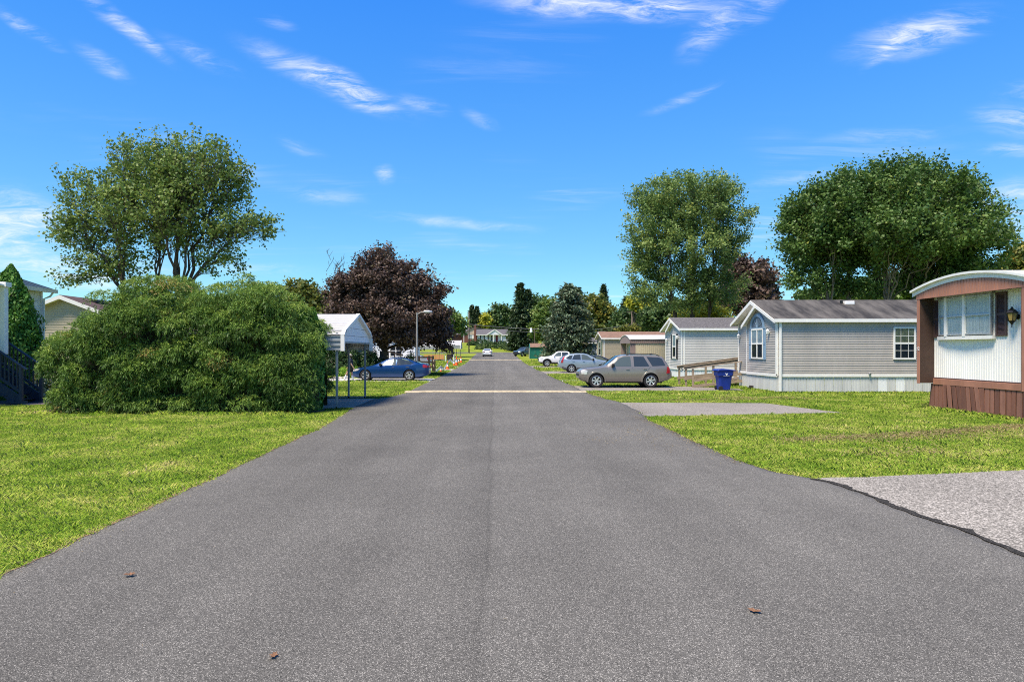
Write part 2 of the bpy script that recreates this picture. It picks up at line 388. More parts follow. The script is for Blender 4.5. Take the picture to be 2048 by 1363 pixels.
# ------------------------------------------------------------------ ground, road, pavements
def ground_mats():
    # lawn soil under the blades: green thatch with straw patches
    m, N, L, b = newmat('lawn')
    g = N.new('ShaderNodeNewGeometry')
    n1 = N.new('ShaderNodeTexNoise'); n1.inputs['Scale'].default_value = .55; n1.inputs['Detail'].default_value = 5; L.new(g.outputs['Position'], n1.inputs['Vector'])
    n2 = N.new('ShaderNodeTexNoise'); n2.inputs['Scale'].default_value = 14; n2.inputs['Detail'].default_value = 6; L.new(g.outputs['Position'], n2.inputs['Vector'])
    c1 = N.new('ShaderNodeValToRGB'); e = c1.color_ramp.elements
    e[0].position = .32; e[0].color = (.13, .21, .02, 1); e[1].position = .68; e[1].color = (.30, .34, .05, 1)
    L.new(n1.outputs[0], c1.inputs[0])
    c2 = N.new('ShaderNodeValToRGB'); e = c2.color_ramp.elements
    e[0].position = .3; e[0].color = (.55, .55, .45, 1); e[1].position = .75; e[1].color = (1.35, 1.25, 1.1, 1)
    L.new(n2.outputs[0], c2.inputs[0])
    mx = N.new('ShaderNodeMix'); mx.data_type = 'RGBA'; mx.blend_type = 'MULTIPLY'; mx.inputs['Factor'].default_value = 1
    L.new(c1.outputs[0], mx.inputs['A']); L.new(c2.outputs[0], mx.inputs['B']); L.new(mx.outputs['Result'], b.inputs['Base Color'])
    b.inputs['Roughness'].default_value = .95; b.inputs['Specular IOR Level'].default_value = .1
    bp = N.new('ShaderNodeBump'); bp.inputs['Strength'].default_value = .8; bp.inputs['Distance'].default_value = .05
    L.new(n2.outputs[0], bp.inputs['Height']); L.new(bp.outputs[0], b.inputs['Normal'])
    # asphalt and coarse drives: chips of aggregate in a binder
    def stone(name, dark, mid, pale, sc, frac, seam=False, bump=.5):
        m, N, L, b = newmat(name)
        g = N.new('ShaderNodeNewGeometry')
        v = N.new('ShaderNodeTexVoronoi'); v.inputs['Scale'].default_value = sc; L.new(g.outputs['Position'], v.inputs['Vector'])
        sp = N.new('ShaderNodeSeparateColor'); L.new(v.outputs['Color'], sp.inputs[0])
        cr = N.new('ShaderNodeValToRGB'); el = cr.color_ramp.elements
        el[0].position = 0; el[0].color = (*dark, 1); el[1].position = 1; el[1].color = (*pale, 1)
        for p, c in ((.42, mid), (1 - frac - .02, mid), (1 - frac, tuple((a + q) / 2 for a, q in zip(mid, pale)))):
            x = el.new(p); x.color = (*c, 1)
        L.new(sp.outputs[0], cr.inputs[0])
        n = N.new('ShaderNodeTexNoise'); n.inputs['Scale'].default_value = .35; n.inputs['Detail'].default_value = 6; n.inputs['Roughness'].default_value = .6
        L.new(g.outputs['Position'], n.inputs['Vector'])
        mr = N.new('ShaderNodeMapRange'); mr.inputs[1].default_value = .3; mr.inputs[2].default_value = .7; mr.inputs[3].default_value = .86; mr.inputs[4].default_value = 1.14
        L.new(n.outputs[0], mr.inputs[0]); fac = mr.outputs[0]
        if seam:   # the paving joint down the middle: the two passes differ a little, a dark line between
            s = N.new('ShaderNodeSeparateXYZ'); L.new(g.outputs['Position'], s.inputs[0])
            ny = N.new('ShaderNodeTexNoise'); ny.noise_dimensions = '1D'; ny.inputs['Scale'].default_value = .35; ny.inputs['Detail'].default_value = 4
            L.new(s.outputs['Y'], ny.inputs['W'])
            a1 = N.new('ShaderNodeMath'); a1.operation = 'MULTIPLY_ADD'; a1.inputs[1].default_value = .30; a1.inputs[2].default_value = -.07; L.new(ny.outputs[0], a1.inputs[0])
            a2 = N.new('ShaderNodeMath'); a2.operation = 'ADD'; L.new(s.outputs['X'], a2.inputs[0]); L.new(a1.outputs[0], a2.inputs[1])
            sr = N.new('ShaderNodeMapRange'); sr.interpolation_type = 'SMOOTHSTEP'; sr.inputs[1].default_value = -.02; sr.inputs[2].default_value = .02; sr.inputs[3].default_value = .97; sr.inputs[4].default_value = 1.06
            L.new(a2.outputs[0], sr.inputs[0])
            ab = N.new('ShaderNodeMath'); ab.operation = 'ABSOLUTE'; L.new(a2.outputs[0], ab.inputs[0])
            ln = N.new('ShaderNodeMapRange'); ln.inputs[1].default_value = 0; ln.inputs[2].default_value = .045; ln.inputs[3].default_value = .85; ln.inputs[4].default_value = 1
            L.new(ab.outputs[0], ln.inputs[0])
            mpt = N.new('ShaderNodeMapping'); mpt.inputs['Scale'].default_value = (1.1, .05, 1); L.new(g.outputs['Position'], mpt.inputs[0])
            nt2 = N.new('ShaderNodeTexNoise'); nt2.inputs['Scale'].default_value = 1.0; nt2.inputs['Detail'].default_value = 5; L.new(mpt.outputs[0], nt2.inputs['Vector'])
            trk = N.new('ShaderNodeMapRange'); trk.inputs[1].default_value = .3; trk.inputs[2].default_value = .7; trk.inputs[3].default_value = .88; trk.inputs[4].default_value = 1.12; L.new(nt2.outputs[0], trk.inputs[0])
            nst = N.new('ShaderNodeTexNoise'); nst.inputs['Scale'].default_value = 1.7; nst.inputs['Detail'].default_value = 3; L.new(g.outputs['Position'], nst.inputs['Vector'])
            stn = N.new('ShaderNodeMapRange'); stn.inputs[1].default_value = .66; stn.inputs[2].default_value = .78; stn.inputs[3].default_value = 1.0; stn.inputs[4].default_value = .80; L.new(nst.outputs[0], stn.inputs[0])
            for o in (sr.outputs[0], ln.outputs[0], trk.outputs[0], stn.outputs[0]):
                q = N.new('ShaderNodeMath'); q.operation = 'MULTIPLY'; L.new(fac, q.inputs[0]); L.new(o, q.inputs[1]); fac = q.outputs[0]
        sc2 = N.new('ShaderNodeVectorMath'); sc2.operation = 'SCALE'; L.new(cr.outputs[0], sc2.inputs[0]); L.new(fac, sc2.inputs['Scale'])
        L.new(sc2.outputs[0], b.inputs['Base Color'])
        b.inputs['Roughness'].default_value = .9; b.inputs['Specular IOR Level'].default_value = .15
        bp = N.new('ShaderNodeBump'); bp.inputs['Strength'].default_value = bump; bp.inputs['Distance'].default_value = .006
        L.new(sp.outputs[1], bp.inputs['Height']); L.new(bp.outputs[0], b.inputs['Normal'])
    stone('asphalt', (.035, .0333, .029), (.126, .1185, .102), (.38, .355, .305), 180, .12, True)
    stone('drive_gravel', (.08, .072, .06), (.25, .228, .19), (.54, .49, .42), 62, .25)
    stone('drive_asphalt', (.09, .08, .068), (.25, .225, .19), (.47, .43, .375), 80, .15)
    stone('asphalt_lip', (.012, .011, .009), (.040, .036, .03), (.16, .145, .12), 95, .05)
    mat('concrete_pale', (.52, .49, .44), .85, var=.16, scale=2, bump=.2)
    mat('path_pink', (.30, .21, .17), .85, var=.15, scale=3, bump=.3)
    mat('mulch', (.085, .055, .04), .95, var=.5, scale=24, bump=1.0, bscale=60)
    mat('edge_soil', (.20, .125, .065), .95, var=.4, scale=22, bump=.6)
ground_mats()

rng = np.random.default_rng(7)
def wob(y, s, amp):            # ragged edge
    return amp * (np.sin(y * 3.1 + s) * .5 + np.sin(y * 7.7 + 2 * s) * .3 + np.sin(y * 17.3 + 3 * s) * .35)
_LE = np.array([[-30, -4.45], [10, -4.45], [17, -4.52], [21, -4.82], [22.4, -4.95], [26.6, -4.95], [27.3, -4.5], [30, -4.2], [45, -4.15], [400, -4.15]])
_RE = np.array([[-30, 5.3], [6.5, 5.26], [9.9, 5.15], [10.35, 4.95], [10.7, 4.66], [11.4, 4.48], [14, 4.4], [19, 4.44], [21, 4.7], [25, 4.8], [27, 4.5], [31, 4.25], [37, 4.35], [45, 4.2], [400, 4.2]])
def left_edge(y): return np.interp(y, _LE[:, 0], _LE[:, 1]) + wob(np.asarray(y, float), 1.0, .035)
def right_edge(y): return np.interp(y, _RE[:, 0], _RE[:, 1]) + wob(np.asarray(y, float), 4.0, .04)

def build_ground():
    ys = np.concatenate([np.arange(-60, 60, 6.), np.arange(60, 220, 3.), np.geomspace(220, 2500, 24)])
    xs = np.concatenate([-np.geomspace(1500, 12, 18), np.arange(-9, 10, 6.), np.geomspace(12, 1500, 18)])
    Xg, Yg = np.meshgrid(xs, ys); Zg = gz(Yg)
    V = np.stack([Xg, Yg, Zg], -1).reshape(-1, 3); nx = len(xs)
    i, j = np.meshgrid(np.arange(len(ys) - 1), np.arange(nx - 1), indexing='ij'); a = (i * nx + j).ravel()
    o = link('ground', np_mesh('ground', V, np.stack([a, a + 1, a + 1 + nx, a + nx], 1)), None, MATS['lawn']); tag(o, kind='structure')
    # road: ragged edges with a thin side face, 3 cm above the soil
    ys = np.concatenate([np.arange(-12, 40, .12), np.arange(40, 80, .5), np.arange(80, 152, 2.)])
    l, r = left_edge(ys), right_edge(ys); z = gz(ys)
    cols = [np.stack([l - .03, ys, z - .02], 1), np.stack([l, ys, z + .022], 1), np.stack([l + .25, ys, z + .03], 1), np.stack([0 * ys, ys, z + .05], 1),
            np.stack([r - .25, ys, z + .03], 1), np.stack([r, ys, z + .022], 1), np.stack([r + .03, ys, z - .02], 1)]
    V = np.stack(cols, 1).reshape(-1, 3); n = len(cols)
    i, j = np.meshgrid(np.arange(len(ys) - 1), np.arange(n - 1), indexing='ij'); a = (i * n + j).ravel()
    tag(link('road', np_mesh('road', V, np.stack([a, a + 1, a + 1 + n, a + n], 1)), None, MATS['asphalt']), kind='structure')
    # cross street at the far end
    V = []; xs = np.linspace(-160, 160, 33)
    for x in xs: V += [(x, 150.5, gz(150.5) + .034), (x, 158.5, gz(158.5) + .034)]
    tag(link('cross_street', np_mesh('cross_street', V, [(2 * i, 2 * i + 2, 2 * i + 3, 2 * i + 1) for i in range(len(xs) - 1)]), None, MATS['asphalt']), kind='structure')
    # thin strips of soil and leaf litter along the road edges
    for nm, fn, sgn, segs in (('soil_edge_left', left_edge, -1, ((-12, 22.2), (27.2, 41), (45.4, 70))), ('soil_edge_right', right_edge, 1, ((10.5, 19.6), (25.2, 31.2), (36.4, 52)))):
        V = []; Fq = []
        for y0, y1 in segs:
            yy = np.arange(y0, y1, .07); base = len(V)
            e = fn(yy); wd = .02 + .10 * np.abs(wob(yy * 1.7, 2.0, 1)) * (np.sin(yy * .9) * .5 + .6)
            for a, y, w_ in zip(e, yy, wd): V += [(a - sgn * .03, y, .027), (a + sgn * w_, y, .012)]
            Fq += [(base + 2 * i, base + 2 * i + 1, base + 2 * i + 3, base + 2 * i + 2) for i in range(len(yy) - 1)]
        tag(link(nm, np_mesh(nm, V, Fq), None, MATS['edge_soil']), kind='structure')
build_ground()

PADS = []     # paved outlines, kept free of grass
def pad(name, pts, m, top=.018, ragged=.05):
    """a drive or path: outline polygon, edges broken into ragged steps, as a slab"""
    out = []; n = len(pts)
    for i in range(n):
        a = np.array(pts[i]); b = np.array(pts[(i + 1) % n]); k = max(1, int(np.hypot(*(b - a)) / .3))
        nrm = np.array([b[1] - a[1], a[0] - b[0]]); nrm = nrm / (np.hypot(*nrm) + 1e-6)
        for t in range(k):
            p = a + (b - a) * t / k
            out.append(p + nrm * rng.normal(0, ragged * .5) * (t > 0))
    PADS.append(np.array(pts))
    zc = float(gz(np.mean([p[1] for p in pts])))
    mb = MB().prism([(p[0], p[1], zc + top) for p in out], (0, 0, -.2))
    return tag(mb.build(name, MATS[m]), kind='structure')
pad('driveway_near', [(5.22, -8), (24, -8), (24, 12.4), (8.9, 11.0), (6.2, 10.45), (5.05, 10.3)], 'drive_gravel', .012, .05)
pad('parking_pad', [(4.6, 19.75), (5.4, 19.7), (11.2, 20.7), (10.2, 24.6), (5.8, 24.8), (4.7, 24.9)], 'drive_asphalt', .016, .06)
pad('driveway_suv', [(4.1, 31.4), (12.2, 31.6), (12.6, 33.4), (10.8, 35.4), (4.2, 36.2)], 'drive_asphalt', .016, .06)
pad('driveway_crossover', [(4.1, 52.6), (15, 52.6), (15, 60.5), (4.1, 60.2)], 'drive_asphalt')
pad('driveway_crossover_front', [(4.1, 41.2), (7.5, 41.6), (12, 42.0), (12, 42.9), (4.1, 42.6)], 'concrete_pale')
pad('driveway_pickup', [(4.1, 70.6), (14, 70.6), (14, 78.5), (4.1, 78.5)], 'drive_asphalt')
pad('driveway_carport', [(-4.85, 22.55), (-4.85, 26.85), (-12, 26.9), (-12, 22.1), (-6.4, 21.9)], 'drive_asphalt', .016, .05)
pad('driveway_sedan', [(-4.1, 40.9), (-4.1, 45.4), (-11.8, 45.4), (-11.8, 40.7)], 'concrete_pale', .016, .03)
pad('driveway_far_left', [(-4.1, 62), (-4.1, 66.5), (-14, 66.5), (-14, 62)], 'concrete_pale', .016, .03)
pad('driveway_shared', [(-4.1, 73), (-4.1, 76.5), (-16, 76.5), (-16, 73)], 'concrete_pale', .016, .03)
pad('garden_path', [(-14.6, 24.1), (-15.6, 25.6), (-30, 25.6), (-30, 23.3), (-18, 23.3)], 'path_pink', .016, .04)
pad('mulch_bed', [(-15.2, 20.9), (-12.5, 20.35), (-9, 20.3), (-6.2, 20.5), (-5.55, 21.2), (-5.75, 22.2), (-7, 23.6), (-14.6, 23.6)], 'mulch', .02, .10)
# dark built-up lip of the road along the gravel drive
def lip():
    ys = np.arange(-6, 10.2, .08); V = []
    for y in ys:
        e = float(right_edge(y)); w_ = .07 + .025 * math.sin(y * 5.3) + .03 * math.sin(y * 13.1) + .02 * math.sin(y * 31.)
        V += [(e - .07 - .03 * math.sin(y * 3.3), y, .0335), (e, y, .036), (e + w_, y, .014)]
    Fq = []
    for i in range(len(ys) - 1):
        for k in range(2): Fq.append((3 * i + k, 3 * i + k + 1, 3 * i + k + 4, 3 * i + k + 3))
    tag(link('road_lip', np_mesh('road_lip', V, Fq), None, MATS['asphalt_lip']), kind='structure')
lip()
def speed_bump(y, label):
    xs = np.linspace(float(left_edge(y)) - .02, float(right_edge(y)) + .02, 40); V = []; z = float(gz(y))
    prof = [(-.30, .032), (-.18, .075), (0, .095), (.18, .075), (.30, .032)]
    for i, x in enumerate(xs):
        for d, h in prof: V.append((x, y + d + .02 * math.sin(x * 2.1) + rng.normal(0, .008), z + h + (.02 if abs(x) < 3.5 else .0)))
    Fq = []
    for i in range(len(xs) - 1):
        for k in range(4): Fq.append((5 * i + k, 5 * i + 5 + k, 5 * i + 6 + k, 5 * i + k + 1))
    o = link('speed_bump', np_mesh('speed_bump', V, Fq), None, MATS['yellow_paint'])
    tag(o, label, 'speed bump', 'speed bumps across the road')
speed_bump(30.6, 'nearer pale yellow speed bump crossing the grey road')
speed_bump(104.5, 'farther pale speed bump, a thin line beyond the traffic cones')

# ------------------------------------------------------------------ mobile homes
def window(parent, o, u, n, wd, z0, z1, frame='white_trim', back='dark_interior', cols=1, rows=2, muntin=0, fw=.06, depth=.05, upper=None, lower=None):
    """window on a wall: o point on the wall at z=0 under its left edge, u along the wall, n outwards"""
    o = Vector(o); u = Vector(u); n = Vector(n); up = Vector((0, 0, 1))
    P = lambda a, z, d: o + u * a + up * z + n * d
    def slab(mb, a0, a1, b0, b1, d0, d1): mb.prism([P(a0, b0, d0), P(a1, b0, d0), P(a1, b1, d0), P(a0, b1, d0)], n * (d1 - d0))
    wn = tag(bpy.data.objects.new('window', None)); C.objects.link(wn); wn.parent = parent
    m = MB()
    slab(m, 0, fw, z0, z1, .0, depth); slab(m, wd - fw, wd, z0, z1, .0, depth)
    slab(m, fw, wd - fw, z0, z0 + fw, .0, depth + .004); slab(m, fw, wd - fw, z1 - fw, z1, .0, depth + .004)
    zm = (z0 + z1) / 2
    if rows == 2: slab(m, fw, wd - fw, zm - fw * .5, zm + fw * .5, .004, depth - .004)
    for c in range(1, cols): slab(m, wd * c / cols - fw * .55, wd * c / cols + fw * .55, z0 + fw, z1 - fw, .003, depth - .002)
    m.build('frame', MATS[frame], wn)
    if muntin:
        m = MB(); nx, ny = muntin
        for i in range(1, nx): slab(m, wd * i / nx - .009, wd * i / nx + .009, z0 + fw, z1 - fw, .030, .037)
        for (a, b) in (((z0 + fw, zm), (zm, z1 - fw)) if rows == 2 else ((z0 + fw, z1 - fw),)):
            for j in range(1, ny): slab(m, fw, wd - fw, a + (b - a) * j / ny - .009, a + (b - a) * j / ny + .009, .0305, .0365)
        m.build('glazing_bars', MATS['white_trim'], wn)
    for c in range(cols):
        a0, a1 = max(fw, wd * c / cols), min(wd - fw, wd * (c + 1) / cols)
        for (b0, b1, bk) in (((z0 + fw, zm, lower or back), (zm, z1 - fw, upper or back)) if rows == 2 else ((z0 + fw, z1 - fw, back),)):
            m = MB()
            if bk.startswith('curtain'):   # pleated cloth
                k = max(4, int((a1 - a0) / .05)); vs_ = []
                for i in range(k + 1):
                    a = a0 + (a1 - a0) * i / k; d = .011 + .007 * math.sin(i * 2.4)
                    vs_ += [P(a, b0, d), P(a, b1, d)]
                m.add(vs_, [(2 * i, 2 * i + 2, 2 * i + 3, 2 * i + 1) for i in range(k)])
                m.build('curtain', MATS[bk], wn)
            else:
                slab(m, a0, a1, b0, b1, .006, .012); m.build('pane_backing', MATS[bk], wn)  # backing slab; the dark interior tone stands for the unlit room's shade
            m = MB(); m.add([P(a0, b0, .026), P(a1, b0, .026), P(a1, b1, .026), P(a0, b1, .026)], [(0, 1, 2, 3)]); m.build('pane', MATS['glass'], wn)
    return wn
def shutter(parent, o, u, n, wd, z0, z1, m_, louvre=True):
    o = Vector(o); u = Vector(u); n = Vector(n); up = Vector((0, 0, 1)); P = lambda a, z, d: o + u * a + up * z + n * d
    m = MB(); f = wd * .17
    def slab(a0, a1, b0, b1, d0, d1): m.prism([P(a0, b0, d0), P(a1, b0, d0), P(a1, b1, d0), P(a0, b1, d0)], n * (d1 - d0))
    slab(0, f, z0, z1, 0, .04); slab(wd - f, wd, z0, z1, 0, .04)
    zm = (z0 + z1) / 2
    for a, b in ((z0, z0 + f), (zm - f / 2, zm + f / 2), (z1 - f, z1)): slab(f, wd - f, a, b, 0, .038)
    slab(f, wd - f, z0 + f, z1 - f, 0, .008)
    if louvre:
        for a, b in ((z0 + f, zm - f / 2), (zm + f / 2, z1 - f)):
            z = a + .005
            while z < b - .03:
                m.add([P(f, z, .032), P(wd - f, z, .032), P(wd - f, z + .034, .01), P(f, z + .034, .01)], [(0, 1, 2, 3)]); z += .036
    else:
        for a, b in ((z0 + f, zm - f / 2), (zm + f / 2, z1 - f)): slab(f * 1.6, wd - f * 1.6, a + f * .6, b - f * .6, .008, .022)
    return m.build('shutter', MATS[m_], parent)
def wall_lantern(parent, p, n, s=1.0, body='lamp_white', pane='lamp_white'):
    p = Vector(p); n = Vector(n); c = p + n * (.16 * s)
    l = bpy.data.objects.new('wall_lantern', None); C.objects.link(l); l.parent = parent
    m = MB(); m.tube([p, p + n * .03 * s], .07 * s, 12); m.tube([p + n * .02, c + Vector((0, 0, -.16 * s)), c + Vector((0, 0, -.11 * s))], .016 * s, 6)
    m.lathe([(.012 * s, -.27 * s), (.014 * s, -.2 * s), (.075 * s, -.11 * s), (.08 * s, -.1 * s)], c, n=8)
    m.lathe([(.13 * s, .085 * s), (.145 * s, .10 * s), (.10 * s, .16 * s), (.085 * s, .17 * s), (.03 * s, .215 * s), (.012 * s, .26 * s), (.0, .265 * s)], c, n=6)
    for k in range(6):
        t = k * math.pi / 3; d0 = Vector((math.cos(t), math.sin(t), 0))
        m.bar(c + d0 * .078 * s + Vector((0, 0, -.11 * s)), c + d0 * .128 * s + Vector((0, 0, .09 * s)), .012 * s, .012 * s)
    m.build('bracket_and_cap', MATS[body], l)
    MB().lathe([(.072 * s, -.1 * s), (.120 * s, .085 * s)], c, n=6).build('lantern_glass', MATS[pane], l)
    return l

def gable_home(label, X0, Y0, W, Ln, zs, ze, zr, wall, wall_end, roof, skirt, over=.28, bump=None, pitch=.1, group='mobile homes along the right of the road', name='mobile_home', gutter=True):
    """gable end towards the road (facing -X) at X0, near long side at Y0, going back in +X"""
    t = thing(name, label, 'mobile home', (X0, Y0 + W / 2, 0), group=group)
    Y1 = Y0 + W; Yc = (Y0 + Y1) / 2; X1 = X0 + Ln; sl = (zr - ze) / (W / 2)
    roofz = lambda y: zr - abs(y - Yc) * sl
    MB().laps((X0, Y0, 0), (1, 0, 0), (0, -1, 0), Ln, zs, ze, pitch).build('long_wall', MATS[wall], t)
    MB().laps((X1, Y1, 0), (-1, 0, 0), (0, 1, 0), Ln, zs, ze, pitch).build('rear_wall', MATS[wall], t)
    clip = lambda z: (0, W) if z <= ze else ((z - ze) / sl, W - (z - ze) / sl)
    MB().laps((X0, Y1, 0), (0, -1, 0), (-1, 0, 0), W, zs, zr - .03, pitch, clip).build('end_wall', MATS[wall_end], t)
    MB().laps((X1, Y0, 0), (0, 1, 0), (1, 0, 0), W, zs, zr - .03, pitch, clip).build('back_wall', MATS[wall_end], t)
    # roof slabs
    eo = .22; th = .05
    m = MB()
    for sgn in (-1, 1):
        ye = Yc + sgn * (W / 2 + eo); zee = zr - (W / 2 + eo) * sl + .06
        m.prism([(X0 - over, Yc, zr + .06), (X0 - over, ye, zee), (X0 - over, ye, zee + th), (X0 - over, Yc, zr + .06 + th)], (Ln + 2 * over, 0, 0))
    m.build('roof', MATS[roof], t)
    m = MB()
    for sgn in (-1, 1):
        ye = Yc + sgn * (W / 2 + eo + .012); zee = zr - (W / 2 + eo) * sl + .06
        m.box(X0 - over, X1 + over, min(ye, ye - sgn * .03), max(ye, ye - sgn * .03), zee - .11, zee + th - .008)
        m.box(X0 - .02, X1 + over, min(ye - sgn * .03, Yc + sgn * (W / 2 + .01)), max(ye - sgn * .03, Yc + sgn * (W / 2 + .01)), zee - .10, zee - .08)
    m.build('eave_fascia', MATS['white_trim'], t)
    for sgn in (-1, 1):
        ye = Yc + sgn * (W / 2 + eo + .02); zee = zr - (W / 2 + eo + .02) * sl + .06
        MB().prism([(X0 - over - .03, Yc, zr + .07), (X0 - over - .03, ye, zee + .01), (X0 - over - .03, ye, zee - .14), (X0 - over - .03, Yc, zr - .10)], (.034, 0, 0)).build('rake_board', MATS['white_trim'], t)
        ys = Yc + sgn * (W / 2 + .02); zz = zr - (W / 2) * sl
        MB().prism([(X0 - over + .01, Yc, zr - .01), (X0 - over + .01, ys, zz - .01), (X0 - over + .01, ys, zz - .04), (X0 - over + .01, Yc, zr - .04)], (over, 0, 0)).build('soffit', MATS['white_trim'], t)
    # skirting: ribbed panels one by one along the near side and the end
    k = 0; x = X0; sk = bpy.data.objects.new('skirting', None); C.objects.link(sk); sk.parent = t
    while x < min(X1, X0 + 15):
        lm = skirt(k) if callable(skirt) else skirt
        MB().ribs((x + .004, Y0 + .03, 0), (1, 0, 0), (0, -1, 0), .402, -.05, zs - .02, .135, .012, .8).build('panel', MATS[lm], sk); x += .41; k += 1
    if x < X1: MB().ribs((x + .004, Y0 + .03, 0), (1, 0, 0), (0, -1, 0), X1 - x, -.05, zs - .02, .135, .012, .8).build('panel', MATS['skirt_grey'], sk)
    y = Y0; k = 0
    while y < Y1 - .05:
        lm = skirt(-1) if callable(skirt) else skirt
        ln = min(.402, Y1 - y); MB().ribs((X0 + .03, y + ln, 0), (0, -1, 0), (-1, 0, 0), ln, -.05, zs - .02, .135, .012, .8).build('panel', MATS[lm], sk); y += .41; k += 1
    m = MB()
    m.box(X0 - .03, X1, Y0 - .035, Y0 + .02, zs - .07, zs + .06); m.box(X0 - .035, X0 + .02, Y0 + .02, Y1 + .03, zs - .07, zs + .06)
    m.build('base_trim', MATS['white_trim'], t)
    m = MB(); m.box(X0 - .03, X0 + .07, Y0 - .03, Y0 + .07, zs + .06, ze - .02); m.build('corner_board', MATS['white_trim'], t)
    m = MB(); m.box(X0 - .03, X0 + .07, Y1 - .07, Y1 + .03, zs + .06, ze - .02); m.build('corner_board', MATS['white_trim'], t)
    if bump:   # shallow bay on the nearer half of the end wall with its own small gable
        yb, d = bump['y1'], bump['d']; Wb = yb - Y0
        pk = bump['pk']; zp = roofz(pk)                    # bay peak lies on the near slope
        slb = bump.get('sl', sl); zfoot = zp - (yb - pk) * slb
        def bclip(z):                                       # along -Y from yb
            a = 0 if z <= zfoot else (z - zfoot) / slb
            b = Wb if z <= ze else Wb - (z - ze) / sl
            return (a, b)
        MB().laps((X0 - d, yb, 0), (0, -1, 0), (-1, 0, 0), Wb, zs, zp - .02, pitch, bclip).build('bay_wall', MATS[wall_end], t)
        MB().laps((X0, yb, 0), (-1, 0, 0), (0, 1, 0), d, zs, zfoot, pitch).build('bay_side', MATS[wall_end], t)
        MB().laps((X0 - d, Y0, 0), (1, 0, 0), (0, -1, 0), d, zs, ze, pitch).build('bay_side', MATS[wall], t)
        MB().box(X0 - d - .03, X0 - d + .05, Y0 - .04, Y0 + .06, zs - .02, ze - .02).build('corner_board', MATS['white_trim'], t)
        MB().box(X0 - d - .025, X0 - d + .03, yb - .03, yb + .03, zs - .05, zfoot).build('corner_board', MATS['white_trim'], t)
        ye = yb + eo * .8; zee = zp - (ye - pk) * slb
        MB().prism([(X0 - over - .07, pk, zp + .04), (X0 - over - .07, ye, zee + .04), (X0 - over - .07, ye, zee - .13), (X0 - over - .07, pk, zp - .13)], (.034, 0, 0)).build('rake_board', MATS['white_trim'], t)
        MB().prism([(X0 - over - .04, pk, zp + .03), (X0 - over - .04, ye, zee + .03), (X0 - over - .04, ye, zee + .0), (X0 - over - .04, pk, zp)], (over + .03, 0, 0)).build('soffit', MATS['white_trim'], t)
        sk2 = bump.get('skirt', 'skirt_grey'); y = Y0
        while y < yb - .05:
            ln = min(.402, yb - y); MB().ribs((X0 - d + .03, y + ln, 0), (0, -1, 0), (-1, 0, 0), ln, -.05, zs - .02, .135, .012, .8).build('panel', MATS[sk2], sk); y += .41
        MB().box(X0 - d, X0 + .02, Y0 + .012, Y0 + .02, -.05, zs - .08).build('panel', MATS[sk2], sk)
        MB().box(X0 - d - .035, X0 - d + .02, Y0 - .04, yb + .03, zs - .07, zs + .06).build('base_trim', MATS['white_trim'], t)
    return t

# --- the grey home with the blue arched shutters
H2Y = 29.9
def h2_skirt(k): return 'skirt_white' if k in (11, 13) else 'skirt_grey'
h2 = gable_home('grey lap-sided mobile home with blue arched shutters and stained dark roof', 13.12, H2Y, 5.1, 20, .85, 3.42, 4.40, 'grey_vinyl', 'grey_vinyl', 'shingle', h2_skirt,
                over=.36, bump=dict(y1=33.4, d=.17, pk=31.85, sl=.55), group=None, pitch=.1115)
bx = 13.12 - .17
window(h2, (bx - .018, 32.72, 0), (0, -1, 0), (-1, 0, 0), 1.42, 1.58, 3.06, cols=2, fw=.07, upper='curtain', lower='screen_mesh')
for y in (33.02, 31.28): shutter(h2, (bx - .016, y, 0), (0, -1, 0), (-1, 0, 0), .28, 1.55, 3.08, 'blue_shutter', False)
def arch_fan(parent, x, yc, r, z0):
    m = MB()
    ang = [math.pi * i / 14 for i in range(15)]
    o = [(x, yc + r * math.cos(a), z0 + r * .82 * math.sin(a)) for a in ang]; i_ = [(x, yc + r * .8 * math.cos(a), z0 + r * .64 * math.sin(a)) for a in ang]
    for k in range(14): m.prism([o[k], o[k + 1], i_[k + 1], i_[k]], (-.05, 0, 0))
    m.prism([(x, yc + r, z0 - .05), (x, yc + r, z0 + .01), (x, yc - r, z0 + .01), (x, yc - r, z0 - .05)], (-.045, 0, 0))
    m.build('arch_surround', MATS['blue_shutter'], parent)
    m = MB(); m.prism(i_, (-.012, 0, 0)); f = m.build('arch_panel', MATS['slate_blue'], parent)
    for k in range(1, 7):
        a = math.pi * k / 7
        MB().prism([(x - .012, yc + .05 * math.cos(a) - .012 * math.sin(a), z0 + .04 * math.sin(a)), (x - .012, yc + .05 * math.cos(a) + .012 * math.sin(a), z0 + .04 * math.sin(a)),
                    (x - .012, yc + r * .8 * math.cos(a) + .012 * math.sin(a), z0 + r * .64 * math.sin(a)), (x - .012, yc + r * .8 * math.cos(a) - .012 * math.sin(a), z0 + r * .64 * math.sin(a))], (-.014, 0, 0)).build('fan_slat', MATS['blue_shutter'], f)
arch_fan(h2, bx - .02, 32.0, .86, 3.10)
window(h2, (18.3, H2Y - .018, 0), (1, 0, 0), (0, -1, 0), 1.02, 1.58, 3.07, back='screen_mesh', upper='curtain_tan', muntin=(3, 2), fw=.075)
for p in ((13.10, 34.72, 2.72), (bx - .015, 30.62, 2.85)): wall_lantern(h2, p, (-1, 0, 0), .62)
m = MB(); m.box(13.03, 13.13, H2Y - .12, H2Y - .03, .12, 3.36); m.box(13.01, 13.15, H2Y - .16, H2Y - .02, 3.3, 3.42); m.build('downspout', MATS['white_trim'], h2)
